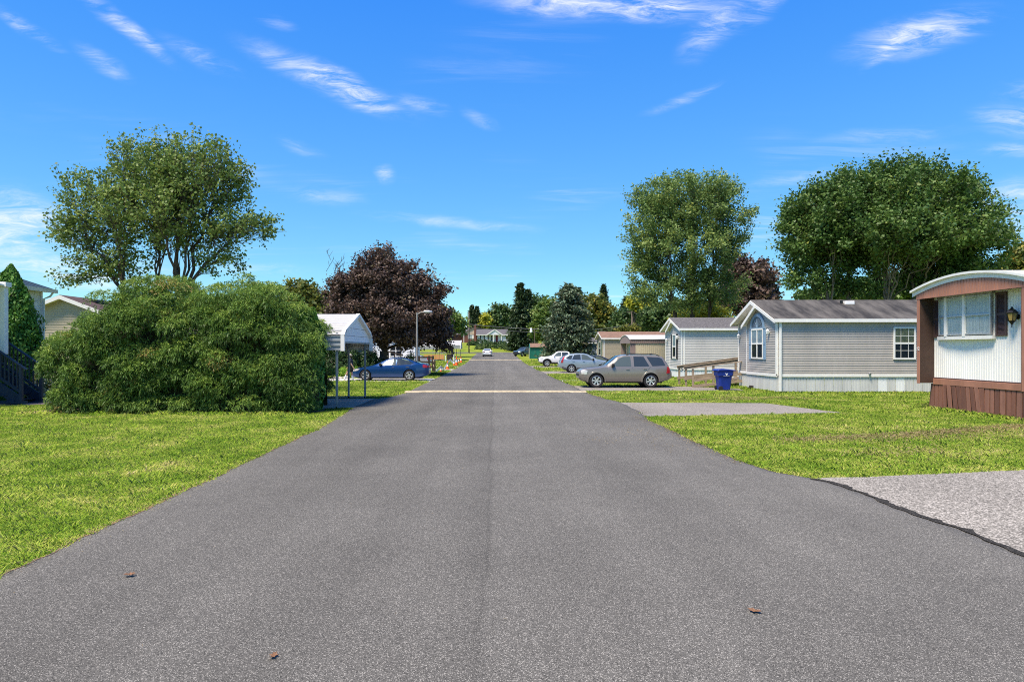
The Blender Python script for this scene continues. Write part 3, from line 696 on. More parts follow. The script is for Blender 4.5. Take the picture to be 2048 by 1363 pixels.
def roof_vent(parent, x, y, z):
    m = MB(); m.tube([(x, y, z - .1), (x, y, z + .16)], .07, 10); m.build('vent_pipe', MATS['black_metal'], parent)
    m = MB(); m.box(x + .1, x + .55, y - .2, y + .2, z - .05, z + .12); m.build('roof_vent', MATS['white_metal'], parent, bevel=.02)
roof_vent(h2, 17.0, 31.9, 4.28)
MB().tube([(17.2, H2Y - .05, .92), (17.2, H2Y - .12, .90)], .05, 8).build('outlet_pipe', MATS['galvanised'], h2)
m = MB(); m.box(12.86, 12.96, 32.6, 32.9, .0, .22); m.build('foundation_vent', MATS['dark_wood'], h2)

# --- light grey home with black shutters
h3 = gable_home('light grey mobile home with black shutters behind the wooden ramp', 12.9, 44.4, 4.75, 20, .7, 3.45, 4.22, 'light_grey_vinyl', 'light_grey_vinyl', 'shingle_grey', 'skirt_white',
                over=.36, bump=dict(y1=47.5, d=.16, pk=46.25, sl=.5, skirt='skirt_white'), group=None, pitch=.115)
bx3 = 12.9 - .16
window(h3, (bx3 - .018, 46.55, 0), (0, -1, 0), (-1, 0, 0), .95, 1.38, 3.1, upper='curtain', lower='screen_mesh', fw=.08)
for y in (46.9, 45.55): shutter(h3, (bx3 - .016, y, 0), (0, -1, 0), (-1, 0, 0), .3, 1.36, 3.12, 'black_shutter')
for p in ((12.88, 48.5, 2.7), (bx3 - .015, 45.1, 2.85)): wall_lantern(h3, p, (-1, 0, 0), .62)
roof_vent(h3, 18.2, 45.6, 4.1)

# --- tan home with brown roof farther on, and a slate blue one behind the spruce
h5 = gable_home('tan mobile home with reddish brown roof beyond the cream arched home', 13.05, 77.9, 5.1, 18, .7, 3.36, 4.12, 'tan_dark_vinyl', 'tan_vinyl', 'shingle_brown', 'skirt_white', over=.3, group=None)
window(h5, (13.03, 81.4, 0), (0, -1, 0), (-1, 0, 0), 1.5, 1.3, 3.0, upper='curtain_tan', lower='dark_interior')
for y in (81.75, 79.85): shutter(h5, (13.03, y, 0), (0, -1, 0), (-1, 0, 0), .32, 1.3, 3.0, 'green_paint')
h6 = gable_home('slate blue mobile home half hidden behind the spruce', 13.6, 96.0, 4.6, 16, .5, 3.0, 3.7, 'slate_blue', 'slate_blue', 'shingle_grey', 'skirt_white', over=.3, group=None)
window(h6, (15, 95.98, 0), (1, 0, 0), (0, -1, 0), 1.2, 1.3, 2.6)

# --- arched-roof homes
def arch_pts(Yc, hw, z0, rise, n=14):
    return [(Yc - hw + 2 * hw * i / n, z0 + rise * (1 - (2 * i / n - 1) ** 2)) for i in range(n + 1)]
h1 = thing('mobile_home', 'near white ribbed mobile home with brown trim, bow window and arched roof', 'mobile home', (15, 20.05, 0))
HY0, HY1 = 17.9, 22.2; HYc = 20.05; hX = 15.0; fX = 14.5
m = MB().ribs((hX, HY1, 0), (0, -1, 0), (-1, 0, 0), 4.3, 1.08, 3.86, .098, .012, .62); m.build('end_wall', MATS['white_metal'], h1)
m = MB().ribs((fX + .1, HY0, 0), (1, 0, 0), (0, -1, 0), 13.9, .9, 3.86, .098, .012, .62); m.ribs((28.4, HY1 + .05, 0), (-1, 0, 0), (0, 1, 0), 13.8, .9, 3.86, .098, .012, .62)
m.box(28.39, 28.41, HY0, HY1, .9, 3.9); m.build('side_wall', MATS['white_metal'], h1)
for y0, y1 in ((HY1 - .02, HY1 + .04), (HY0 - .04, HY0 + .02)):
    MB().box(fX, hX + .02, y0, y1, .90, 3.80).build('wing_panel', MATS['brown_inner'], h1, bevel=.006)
for y0 in (HY1 - .02, HY0 - .16):
    MB().box(fX - .02, fX + .004, y0, y0 + .14, .885, 3.80).build('wing_post', MATS['brown_paint'], h1, bevel=.004)
ap = arch_pts(HYc, 2.30, 4.02, .30)
def arch_z(y): return 4.02 + .30 * (1 - ((y - HYc) / 2.3) ** 2)
m = MB().ribs((fX - .01, HYc + 2.28, 0), (0, -1, 0), (-1, 0, 0), 4.56, 3.79, lambda a: arch_z(HYc + 2.28 - a), .125, .014, .8); m.build('gable_panel', MATS['brown_paint'], h1)
m = MB(); m.box(fX - .03, fX + .03, HYc - 2.29, HYc + 2.29, 3.755, 3.79); m.build('gable_trim', MATS['brown_paint'], h1)
m = MB(); ax = [(y, z + .02) for y, z in arch_pts(HYc, 2.48, 3.98, .36)]
for (a, b) in zip(ax, ax[1:]): m.prism([(fX - .13, a[0], a[1]), (fX - .13, b[0], b[1]), (fX - .13, b[0], b[1] + .06), (fX - .13, a[0], a[1] + .06)], (14.13, 0, 0))
m.build('roof', MATS['roof_white'], h1)
m = MB()
for (a, b) in zip(ax, ax[1:]): m.prism([(fX - .05, a[0], a[1] - .001), (fX - .05, b[0], b[1] - .001), (fX - .13, b[0], b[1] + .001), (fX - .13, a[0], a[1] + .001)], (0, 0, -.012))
for (a, b) in zip(ax, ax[1:]): m.prism([(fX - .04, a[0], a[1] - .012), (fX - .04, b[0], b[1] - .012), (fX - .04, b[0], b[1] - .15), (fX - .04, a[0], a[1] - .15)], (.02, 0, 0))
m.build('roof_edge', MATS['white_trim'], h1)
m = MB().box(fX + .03, hX + .03, HY0 + .02, HY1 - .02, 3.80, 3.84); m.build('soffit', MATS['brown_shutter'], h1)
m = MB().box(hX - .06, hX + .04, HY0 + .02, HY1 - .02, .86, 1.06); m.build('base_band', MATS['brown_paint'], h1, bevel=.008)
m = MB().box(hX - .04, hX + .04, HY0 + .02, HY1 - .02, 1.06, 1.10); m.build('base_flashing', MATS['brown_shutter'], h1)
# skirt boards, each its own plank, some leaning
sk = bpy.data.objects.new('skirting', None); C.objects.link(sk); sk.parent = h1
MB().box(hX + .06, hX + .1, HY0, HY1, -.05, .88).build('skirt_backing', MATS['dark_wood'], sk)
y = HY1 + .10; rr = random.Random(3); k = 0
lean = {3: .05, 4: .12, 5: .17, 6: .20, 7: .15, 8: .12, 9: .15, 10: .17, 11: .08}
while y > HY0 - .1:
    wd = rr.uniform(.155, .235); a = -lean.get(k, rr.uniform(-.01, .015)); d = rr.uniform(0, .012) + (.02 if k in lean else 0)
    top, bot = .875 + rr.uniform(-.015, .005), -.03
    p = [(hX - .03 - d, y, top), (hX - .03 - d, y - wd + .034, top), (hX - .03 - d - .01, y - wd + .034 - a * -.9, bot), (hX - .03 - d - .01, y + a * .9, bot)]
    MB().prism(p, (.022, 0, 0)).build('plank', MATS[rr.choice(('brown_plank', 'brown_plank', 'brown_plank_faded', 'brown_plank_dark'))], sk); y -= wd; k += 1
for k in range(34):
    x = hX + .02 + k * .3
    MB().box(x, x + .288, HY0 + .03, HY0 + .05, -.04, .9).build('plank', MATS['brown_plank'], sk)
m = MB(); m.prism([(hX - .02, HY1 + .10, .88), (hX - .02, HY1 + .13, .88), (hX - .02, HY1 + .25, -.03), (hX - .02, HY1 + .10, -.03)], (.3, 0, 0)); m.build('plank', MATS['brown_plank'], sk)
# bow window of three lights
bw = bpy.data.objects.new('bow_window', None); C.objects.link(bw); bw.parent = h1
yb = [21.86, 21.42, 20.55, 19.50]; xb = [hX - .03, hX - .10, hX - .13, hX - .08]
def bow_light(k):
    p = Vector((xb[k], yb[k], 0)); q = Vector((xb[k + 1], yb[k + 1], 0)); u = (q - p); ln = u.length; u.normalize(); n = Vector((0, 0, 1)).cross(u) * -1
    if n.x > 0: n = -n
    return window(bw, p, u, n, ln, 2.50, 3.72, 'aluminium', 'curtain', rows=2, fw=.045, depth=.06)
for k in range(3): bow_light(k)
for k, nm in ((1, 'mullion'), (2, 'mullion')):
    MB().box(xb[k] - .07, xb[k] + .06, yb[k] - .06, yb[k] + .06, 2.46, 3.76).build(nm, MATS['white_trim'], bw)
for z0, z1, nm, mm in ((2.36, 2.47, 'sill', 'white_trim'), (3.73, 3.80, 'head', 'aluminium')):
    pts = [(xb[i] - .06, yb[i] + (.06 if i == 0 else (-.06 if i == 3 else 0)), z0) for i in range(4)] + [(hX - .01, 19.44, z0), (hX - .01, 21.92, z0)]
    MB().prism(pts, (0, 0, z1 - z0)).build(nm, MATS[mm], bw)
m = MB().box(hX - .02, hX - .012, 19.5, 21.86, 2.47, 3.75); m.build('bow_interior', MATS['curtain'], bw)
shutter(h1, (hX - .014, 22.16, 0), (0, -1, 0), (-1, 0, 0), .30, 2.44, 3.70, 'brown_shutter')
shutter(h1, (hX - .014, 19.42, 0), (0, -1, 0), (-1, 0, 0), .42, 2.44, 3.74, 'brown_shutter')
wall_lantern(h1, (hX - .014, 18.62, 2.98), (-1, 0, 0), 1.12, 'black_metal', 'lantern_glass')
text_part('house_number', '12', .17, (fX - .026, HY1 + .05, 2.06), (R(90), 0, R(-90)), MATS['lamp_white'], h1)

h4 = thing('mobile_home', 'cream ribbed mobile home with small mauve arched roof end', 'mobile home', (13, 64.3, 0))
m = MB().ribs((13.4, 62, 0), (1, 0, 0), (0, -1, 0), 16, .7, 2.66, .2, .02, .7); m.box(13.5, 29.4, 62.1, 66.6, .7, 2.6); m.build('side_wall', MATS['cream_metal'], h4)
MB().box(13.4, 29.4, 62.05, 62.09, -.05, .7).build('skirting', MATS['skirt_white'], h4)
MB().box(13.45, 13.5, 62.05, 66.6, -.05, .7).build('skirting', MATS['skirt_white'], h4)
for y in (62.0, 66.5): MB().box(12.9, 13.45, y, y + .08, .7, 2.66).build('wing_panel', MATS['mauve_metal'], h4)
ap4 = arch_pts(64.3, 2.45, 2.98, .42)
m = MB()
for a, b in zip(ap4, ap4[1:]): m.prism([(12.85, a[0], 2.62), (12.85, b[0], 2.62), (12.85, b[0], b[1]), (12.85, a[0], a[1])], (.05, 0, 0))
m.build('gable_panel', MATS['mauve_metal'], h4)
MB().ribs((12.9, 61.93, 0), (1, 0, 0), (0, -1, 0), 16.5, 2.62, 2.98, .2, .02).build('side_fascia', MATS['mauve_metal'], h4)
m = MB()
for a, b in zip(ap4, ap4[1:]): m.prism([(12.8, a[0], a[1]), (12.8, b[0], b[1]), (12.8, b[0], b[1] + .05), (12.8, a[0], a[1] + .05)], (16.7, 0, 0))
m.build('roof', MATS['roof_white'], h4)
window(h4, (13.48, 65.2, 0), (0, -1, 0), (-1, 0, 0), 1.7, 1.2, 2.45, back='curtain', cols=2)

# --- left side: white raised house, tan gable home
wh = thing('house', 'white lap-sided house with blue metal roof at the left edge', 'house', (-23.5, 25.5, 0))
WX, WY0, WY1 = -21.0, 18.0, 30.1
MB().laps((WX, WY0, 0), (0, 1, 0), (1, 0, 0), WY1 - WY0, 1.0, 4.72, .148).build('front_wall', MATS['white_vinyl'], wh)
MB().laps((WX, WY1, 0), (-1, 0, 0), (0, 1, 0), 5, 1.0, 4.72, .148).build('end_wall', MATS['white_vinyl'], wh)
MB().laps((WX - 5, WY0, 0), (1, 0, 0), (0, -1, 0), 5, 1.0, 4.72, .148).build('end_wall', MATS['white_vinyl'], wh)
MB().box(WX - .08, WX + .035, WY1 - .1, WY1 + .035, .9, 4.70).build('corner_board', MATS['white_trim'], wh)
MB().box(WX - .08, WX - .03, WY0, WY1, -.1, 1.0).build('foundation', MATS['skirt_white'], wh)
m = MB(); e0, e1 = WX + .45, WX - 2.5
m.prism([(e0, WY0 - .3, 4.80), (e1, WY0 - .3, 5.75), (e1 - 2.95, WY0 - .3, 4.80)], (0, WY1 - WY0 + .6, 0))
for k in range(27):
    y = WY0 - .25 + k * .48
    if y < WY1 + .3: m.bar((e0, y, 4.82), (e1, y, 5.77), .035, .05)
m.build('roof', MATS['blue_metal_roof'], wh)
m = MB(); m.box(e0 - .02, e0 + .10, WY0 - .3, WY1 + .32, 4.66, 4.82); m.box(WX + .02, e0 - .02, WY0 - .3, WY1 + .3, 4.70, 4.72); m.build('gutter', MATS['white_trim'], wh)
MB().tube([(e0 + .02, WY1 + .1, 4.68), (e0 - .1, WY1 + .08, 4.5), (WX + .1, WY1 + .02, 4.38), (WX + .1, WY1 - .02, 1.0)], .045, 8).build('downspout', MATS['white_trim'], wh)

th = thing('mobile_home', 'tan lap-sided mobile home with white gable trim behind the cypress shrubs', 'mobile home', (-23.8, 36, 0))
tw, tY, tX = 4.7, 36.0, -23.85; tze, tzr = 4.0, 4.9; tsl = (tzr - tze) / (tw / 2)
clip = lambda z: (0, tw) if z <= tze else ((z - tze) / tsl, tw - (z - tze) / tsl)
MB().laps((tX - tw / 2, tY, 0), (1, 0, 0), (0, -1, 0), tw, .8, tzr - .02, .145, clip).build('end_wall', MATS['tan_vinyl'], th)
MB().laps((tX + tw / 2, tY, 0), (0, 1, 0), (1, 0, 0), 16, .8, tze, .145).build('side_wall', MATS['tan_vinyl'], th)
MB().box(tX - tw / 2, tX + tw / 2 + .01, tY + .03, tY + .06, -.1, .8).build('skirting', MATS['skirt_white'], th)
m = MB()
for s_ in (-1, 1):
    xe = tX + s_ * (tw / 2 + .3); zee = tzr - (tw / 2 + .3) * tsl + .07
    m.prism([(tX, tY - .4, tzr + .07), (xe, tY - .4, zee), (xe, tY - .4, zee + .06), (tX, tY - .4, tzr + .13)], (0, 16.6, 0))
m.build('roof', MATS['shingle_darkbrown'], th)
for s_ in (-1, 1):
    xe = tX + s_ * (tw / 2 + .32); zee = tzr - (tw / 2 + .32) * tsl + .07
    MB().prism([(tX, tY - .44, tzr + .11), (xe, tY - .44, zee + .05), (xe, tY - .44, zee - .16), (tX, tY - .44, tzr - .10)], (0, .05, 0)).build('rake_board', MATS['white_trim'], th)
    xe2 = tX + s_ * (tw / 2 + .02); z2 = tzr - (tw / 2) * tsl
    MB().prism([(tX, tY - .39, tzr - .0), (xe2, tY - .39, z2), (xe2, tY - .39, z2 - .03), (tX, tY - .39, tzr - .03)], (0, .4, 0)).build('soffit', MATS['white_trim'], th)
for x, y in ((-23.2, 38), (-22.6, 41.5), (-22.4, 44)):
    zz = tzr - (x - tX) * tsl + .2
    MB().box(x - .25, x + .25, y - .6, y + .6, zz - .15, zz + .05).build('roof_vent', MATS['black_metal'], th, bevel=.03)

# --- dark blue stairs with white porch post at the left edge
st = thing('porch_stairs', 'dark blue wooden porch stairs descending towards the lawn', 'stairs', (-18.6, 24.2, 0))
sy0, sy1 = 23.95, 25.1; sx = -17.45           # foot of the stairs, rising towards -X
run, rise = .27, .185
for k in range(9):
    x = sx - .25 - k * run
    MB().box(x - .30, x, sy0 - .02, sy1 + .02, .14 + k * rise, .18 + k * rise).build('tread', MATS['wood_grey' if False else 'blue_wood'], st, bevel=.006)
for y in (sy0, sy1 - .05):
    MB().prism([(sx - .02, y, .02), (sx - .02, y, .30), (sx - 2.75, y, 2.16), (sx - 2.75, y, 1.86), (sx - .30, y, .02)], (0, .05, 0)).build('stringer', MATS['blue_wood'], st)
for y in (sy0 + .0, sy1 - .09):
    MB().box(sx - .09, sx + .02, y - .02, y + .09, 0, 1.42).build('newel_post', MATS['blue_wood'], st, bevel=.008)
    MB().bar((sx + .16, y + .04, 1.30), (sx - 2.7, y + .04, 3.24), .13, .04).build('handrail', MATS['blue_wood'], st)
    MB().bar((sx - .05, y + .04, .46), (sx - 2.7, y + .04, 2.30), .05, .09).build('bottom_rail', MATS['blue_wood'], st)
    for k in range(17):
        x = sx - .19 - k * .152; zb = .46 + (sx - .05 - x) * .695; zt = 1.28 + (sx + .16 - x) * .678
        MB().box(x - .02, x + .02, y + .02, y + .06, zb, zt - .02).build('baluster', MATS['blue_wood'], st)
MB().box(sx - 3.2, sx + .25, sy0 - .06, sy0 - .02, .05, .15).build('base_board', MATS['blue_wood'], st)
MB().box(sx - 3.2, sx + .22, sy1 - .5, sy1, .0, .06).build('base_board', MATS['blue_wood'], st)
MB().box(-22.5, sx - 2.72, sy0 - .1, 29.5, 1.74, 1.86).build('landing', MATS['blue_wood'], st)
for x in (-21.9, -20.3): MB().box(x, x + .1, 24.0, 24.1, -.05, 1.74).build('landing_post', MATS['blue_wood'], st)
pc = thing('porch_canopy', 'white square porch post carrying a white beam at the left edge', 'porch', (-18.2, 24.3, 0))
px0 = gx(3.5, 24.6)
m = MB(); m.box(px0, px0 + .19, 24.5, 24.69, 1.86, 4.40); m.build('post', MATS['white_trim'], pc, bevel=.01)
m = MB(); m.box(-26, px0 + .27, 24.44, 24.74, 4.40, 4.58); m.build('beam', MATS['white_trim'], pc)
m = MB(); m.box(-21, px0 + .2, 21.0, 24.45, 4.45, 4.50); m.build('canopy_roof', MATS['white_trim'], pc)
# --- the wooden ramp with rails between the grey homes
rp = thing('wooden_ramp', 'weathered wooden ramp with rails beside the blue bin', 'ramp', (11.5, 36.2, 0))
for yy in (35.6, 36.9):
    for k, x in enumerate((gx(1372, 35.6), gx(1372, 35.6) + 1.5, gx(1372, 35.6) + 3.2)):
        MB().box(x - .05, x + .05, yy - .05, yy + .05, -.05, .98 + .14 * (x - 10.4)).build('post', MATS['wood_grey'], rp, bevel=.006)
    x0 = gx(1367, 35.6)
    MB().bar((x0, yy - .06, 1.02), (x0 + 4.6, yy - .06, 1.66), .04, .14).build('rail', MATS['wood_grey'], rp)
    MB().bar((x0, yy - .05, 1.10), (x0 + 4.6, yy - .05, 1.74), .16, .04).build('handrail', MATS['wood_grey'], rp)
    MB().bar((x0, yy - .06, .42), (x0 + 4.6, yy - .06, .90), .04, .14).build('rail', MATS['wood_grey'], rp)
for k in range(15, 28):
    x = gx(1367, 35.6) + .05 + k * .16
    MB().box(x, x + .145, 35.5, 37.0, .03 + k * .020, .07 + k * .020).build('deck_board', MATS['wood_grey'], rp)
MB().box(gx(1386, 34.6) - .05, gx(1386, 34.6) + .05, 34.55, 34.65, -.05, 1.0).build('post', MATS['wood_grey'], rp, bevel=.006)
MB().bar((gx(1386, 34.6) - .1, 34.6, 1.03), (gx(1386, 34.6) + 3.4, 34.6, 1.52), .16, .04).build('handrail', MATS['wood_grey'], rp)
for z0, z1 in ((.38, .84), (.08, .45)): MB().bar((gx(1386, 34.6), 34.56, z0), (gx(1386, 34.6) + 3.3, 34.56, z1), .04, .14).build('rail', MATS['wood_grey'], rp)

# ------------------------------------------------------------------ carports
def carport(label, xf, y0, y1, ln, zf, full=True, base=0.0, group=None):
    """open end at x=xf facing +X (the road), ridge along X going back by ln"""
    t = thing('carport', label, 'carport', (xf - ln / 2, (y0 + y1) / 2, base), group=group)
    yc = (y0 + y1) / 2; hw = (y1 - y0) / 2
    prof = [(-hw, zf), (-hw, zf + .50), (-hw + .22, zf + .66), (0, zf + 1.32), (hw - .22, zf + .66), (hw, zf + .50), (hw, zf)]
    # roof sheets: ridges run along the length
    def sheet(p, q, n, mname, nm):
        m = MB(); P = Vector((0, p[0], p[1])); Q = Vector((0, q[0], q[1])); d = Q - P; nr = Vector((0, -d.z, d.y)).normalized()
        if nr.z < 0 or (abs(nr.z) < .01 and nr.y * (p[0]) < 0): nr = -nr
        vs_ = []
        for k in range(n):
            for a, h in ((0, 0.035), (.14, .035), (.22, 0), (.78, 0), (.86, .035)): vs_.append(P + d * ((k + a) / n) + nr * h)
        vs_.append(Q + nr * .035); k = len(vs_)
        A = [(xf, yc + v.y, base + v.z) for v in vs_]; B = [(xf - ln, yc + v.y, base + v.z) for v in vs_]
        m.add(A + B, [(i, i + 1, k + i + 1, k + i) for i in range(k - 1)]); return m.build(nm, MATS[mname], t)
    sheet(prof[0], prof[1], 3, 'carport_side' if full else 'carport_white', 'side_panel'); sheet(prof[5], prof[6], 3, 'carport_white', 'side_panel')
    sheet(prof[1], prof[2], 1, 'carport_white', 'roof_bend'); sheet(prof[4], prof[5], 1, 'carport_white', 'roof_bend')
    sheet(prof[2], prof[3], 7, 'carport_white', 'roof_panel'); sheet(prof[3], prof[4], 7, 'carport_white', 'roof_panel')
    # white trim along the open end
    for a, b in zip(prof, prof[1:]):
        pa = Vector((xf, yc + a[0], base + a[1])); pb = Vector((xf, yc + b[0], base + b[1])); ex = (pb - pa).normalized() * .03
        MB().bar(pa - ex, pb + ex, .10, .13, up=(1, 0, 0)).build('end_trim', MATS['white_trim'], t)
    # boards closing the gable, each its own
    zb = [zf + .30, zf + .52, zf + .80, zf + 1.25]
    inner = lambda z: hw - .06 if z < zf + .6 else max(.02, (hw - .22) * (1 - (z - zf - .66) / .66) - .05)
    for a, b in zip(zb, zb[1:]):
        wa, wb = min(inner(a), hw - .06), min(inner(b), hw - .1)
        pts = [(xf - .06, yc - wa, base + a), (xf - .06, yc + wa, base + a), (xf - .06, yc + wb, base + b - .012), (xf - .06, yc - wb, base + b - .012)]
        MB().prism(pts, (-.02, 0, 0)).build('gable_board', MATS['white_vinyl'], t)
    m = MB(); m.box(xf - .1, xf - .04, yc - hw + .06, yc + hw - .06, base + zf + .24, base + zf + .30); m.build('gable_beam', MATS['galvanised'], t)
    # galvanised legs and rails
    nleg = max(2, int(ln / 1.5)) + 1
    for k in range(nleg):
        x = xf - .22 - (ln - .44) * k / (nleg - 1) if k != 1 else xf - .9
        for s_ in (-1, 1):
            y = yc + s_ * (hw - .08)
            MB().box(x - .035, x + .035, y - .035, y + .035, base - .1, base + zf + .60).build('leg', MATS['galvanised'], t)
            if k == 1: MB().bar((x, y, base + zf - .25), (x - .0, y - s_ * .45, base + zf + .45), .05, .05).build('brace', MATS['galvanised'], t)
        m = MB()
        for a, b in zip(prof[1:-1], prof[2:-1]): m.bar((x, yc + a[0] * .97, base + a[1] - .06), (x, yc + b[0] * .97, base + b[1] - .06), .05, .05)
        m.build('rafter', MATS['galvanised'], t)
    for s_ in (-1, 1):
        y = yc + s_ * (hw - .08); MB().box(xf - ln + .2, xf - .2, y - .035, y + .035, base + .03, base + .09).build('base_rail', MATS['galvanised'], t)
    return t
carport('white metal carport with grey legs beside the big cypress shrubs', -5.17, 22.08, 27.05, 6.2, 2.02)
carport('far white carport nearer the road, by the traffic cones', -5.5, 103.2, 108.2, 3.2, 1.85, False, float(gz(105)))
carport('far white carport half hidden under the purple maple branches', -9.0, 103.6, 108.6, 3.4, 1.75, False, float(gz(105)))

# ------------------------------------------------------------------ vegetation
def batch_segs(A, B, ra, rb, n):
    A = np.asarray(A, float); B = np.asarray(B, float); d = B - A; ln = np.linalg.norm(d, axis=1, keepdims=True) + 1e-9; d = d / ln
    ref = np.where(np.abs(d[:, 2:3]) < .9, np.array([[0, 0, 1.]]), np.array([[1., 0, 0]]))
    a = np.cross(d, ref); a /= np.linalg.norm(a, axis=1, keepdims=True) + 1e-9; b = np.cross(d, a)
    t = np.arange(n) * 2 * np.pi / n; c, s = np.cos(t), np.sin(t)
    ring = a[:, None, :] * c[None, :, None] + b[:, None, :] * s[None, :, None]
    V = np.concatenate([A[:, None, :] + ring * np.asarray(ra)[:, None, None], (B + d * 0.0)[:, None, :] + ring * np.asarray(rb)[:, None, None]], 1)
    m = len(A); base = (np.arange(m) * 2 * n)[:, None]; k = np.arange(n)[None, :]
    Fc = np.stack([base + k, base + (k + 1) % n, base + n + (k + 1) % n, base + n + k], -1).reshape(-1, 4)
    return V.reshape(-1, 3), Fc
def leaf_quads(P, N, T, size, aspect, fold=.25):
    """one bent rhombic leaf per point: N normal, T direction of growth"""
    N = N / (np.linalg.norm(N, axis=1, keepdims=True) + 1e-9)
    T = T - N * np.sum(T * N, 1, keepdims=True); T /= np.linalg.norm(T, axis=1, keepdims=True) + 1e-9
    S = np.cross(N, T); s = np.asarray(size)[:, None]
    a = P - T * s * .5; b = P + T * s * .5; l = P + S * s * .5 * aspect + N * s * fold * .5 - T * s * .08; r = P - S * s * .5 * aspect + N * s * fold * .5 - T * s * .08
    V = np.stack([a, l, b, r], 1).reshape(-1, 3); k = len(P)
    return V, np.arange(4 * k).reshape(k, 4)
def kmeans(P, k, r, it=7):
    k = max(1, min(k, len(P))); c = P[r.choice(len(P), k, replace=False)]
    for _ in range(it):
        lab = np.argmin(((P[:, None, :] - c[None]) ** 2).sum(-1), 1)
        for j in range(k):
            if np.any(lab == j): c[j] = P[lab == j].mean(0)
    return lab, c
def curve(p, q, up, n, r, jit):
    """bent path from p to q starting towards up"""
    t = np.linspace(0, 1, n + 1)[:, None]; L_ = np.linalg.norm(q - p); m_ = (p + q) / 2 + up * L_ * .18
    pts = (1 - t) ** 2 * p + 2 * t * (1 - t) * m_ + t ** 2 * q
    pts[1:-1] += r.normal(0, jit * L_, pts[1:-1].shape); return pts
def in_ellipsoids(els, n, r, shell):
    vol = np.array([e[3] * e[4] * e[5] for e in els]); which = r.choice(len(els), n, p=vol / vol.sum()); E = np.array(els)[which]
    d = r.normal(size=(n, 3)); d /= np.linalg.norm(d, axis=1, keepdims=True)
    rad = r.random(n) ** shell
    return E[:, :3] + d * rad[:, None] * E[:, 3:6]
def broad_tree(name, label, base, els, fork, r0, n_tips, lpt, leaf, bark, leafm, seed, limbs=7, shell=.42, clump=.4, aspect=.75, lean=(0, 0), stems=None, group=None, droop=.0, cat='tree', upright=.35, twigs=True, bare=None):
    """els: crown ellipsoids (x,y,z,rx,ry,rz) relative to the base; fork: height of the fork"""
    r = np.random.default_rng(seed); bz = float(gz(base[1]))
    t = thing(name, label, cat, (base[0], base[1], bz), group=group)
    tips = in_ellipsoids(els, n_tips, r, shell)
    stems = stems or [(0, 0, lean[0], lean[1], fork, 1.0)]       # foot x,y, fork x,y, fork height, relative radius
    SF = np.array([(s[2], s[3], s[4]) for s in stems], float)
    own = np.argmin(((tips[:, None, :2] - SF[None, :, :2]) ** 2).sum(-1) / np.array([s[5] for s in stems])[None], 1)
    thick, thin = [], []
    ends, dirs = [], []
    for si, s in enumerate(stems):
        T = tips[own == si]
        if len(T) == 0: continue
        rs = r0 * s[5]; p0 = np.array([s[0], s[1], -.15]); f = np.array([s[2], s[3], s[4]], float)
        pts = curve(p0, f, np.array([0, 0, .3]), 6, r, .012); rad = rs * np.linspace(1.15, .8, 7); rad[0] *= 1.25
        for i in range(6): thick.append((pts[i], pts[i + 1], rad[i], rad[i + 1]))
        lab, cs = kmeans(T, limbs, r)
        for j in range(len(cs)):
            Tj = T[lab == j]
            if len(Tj) == 0: continue
            rl = rs * .72 * (len(Tj) / len(T)) ** .42
            st_ = pts[4] + (pts[6] - pts[4]) * r.random() if cs[j][2] < f[2] + 1.2 else f
            e = st_ + (Tj.mean(0) - st_) * .72
            cv = curve(st_, e, np.array([0, 0, .55]), 6, r, .03); rr_ = rl * np.linspace(1, .5, 7)
            for i in range(6): thick.append((cv[i], cv[i + 1], rr_[i], rr_[i + 1]))
            l2, c2 = kmeans(Tj, max(2, len(Tj) // 11), r, 4)
            for q in range(len(c2)):
                Tq = Tj[l2 == q]
                if len(Tq) == 0: continue
                a = cv[r.integers(2, 7)]; e2 = a + (Tq.mean(0) - a) * .82; r2 = max(.012, rl * .5 * (len(Tq) / len(Tj)) ** .4)
                c3 = curve(a, e2, np.array([0, 0, .3]), 4, r, .04); ra = r2 * np.linspace(1, .45, 5)
                for i in range(4): thin.append((c3[i], c3[i + 1], ra[i], ra[i + 1]))
                for p in Tq:
                    b = c3[r.integers(2, 5)]; thin.append((b, p, r2 * .4, .006)); ends.append(p); dirs.append(p - b)
    V1, F1 = batch_segs(*[np.array(x) for x in zip(*thick)], 8); V2, F2 = batch_segs(*[np.array(x) for x in zip(*thin)], 4)
    o = link('trunk', np_mesh('trunk', V1, F1), t, MATS[bark], smooth=True)
    link('branches', np_mesh('branches', V2, F2), t, MATS[bark], smooth=True)
    ends = np.array(ends); dirs = np.array(dirs); n = len(ends)
    k = r.poisson(lpt, n); idx = np.repeat(np.arange(n), k); m = len(idx)
    D = dirs / (np.linalg.norm(dirs, axis=1, keepdims=True) + 1e-9)
    P = ends[idx] - D[idx] * (r.random(m)[:, None] * clump * 1.6 - clump * .3) + r.normal(0, clump * .42, (m, 3)) * np.array([1, 1, .8])
    P[:, 2] -= droop * r.random(m)
    N = r.normal(0, 1, (m, 3)); N[:, 2] = np.abs(N[:, 2]) * .8 + upright
    T = D[idx] + r.normal(0, .7, (m, 3)); T[:, 2] -= .45
    V, Fc = leaf_quads(P, N, T, leaf * (.65 + .7 * r.random(m)), aspect)
    cl = r.random(n)[idx]
    cr_ = link('crown', np_mesh('crown', V, Fc, np.clip(.55 * cl + .45 * r.random(m), 0, 1)), t, MATS[leafm]); tag(cr_, kind='stuff')
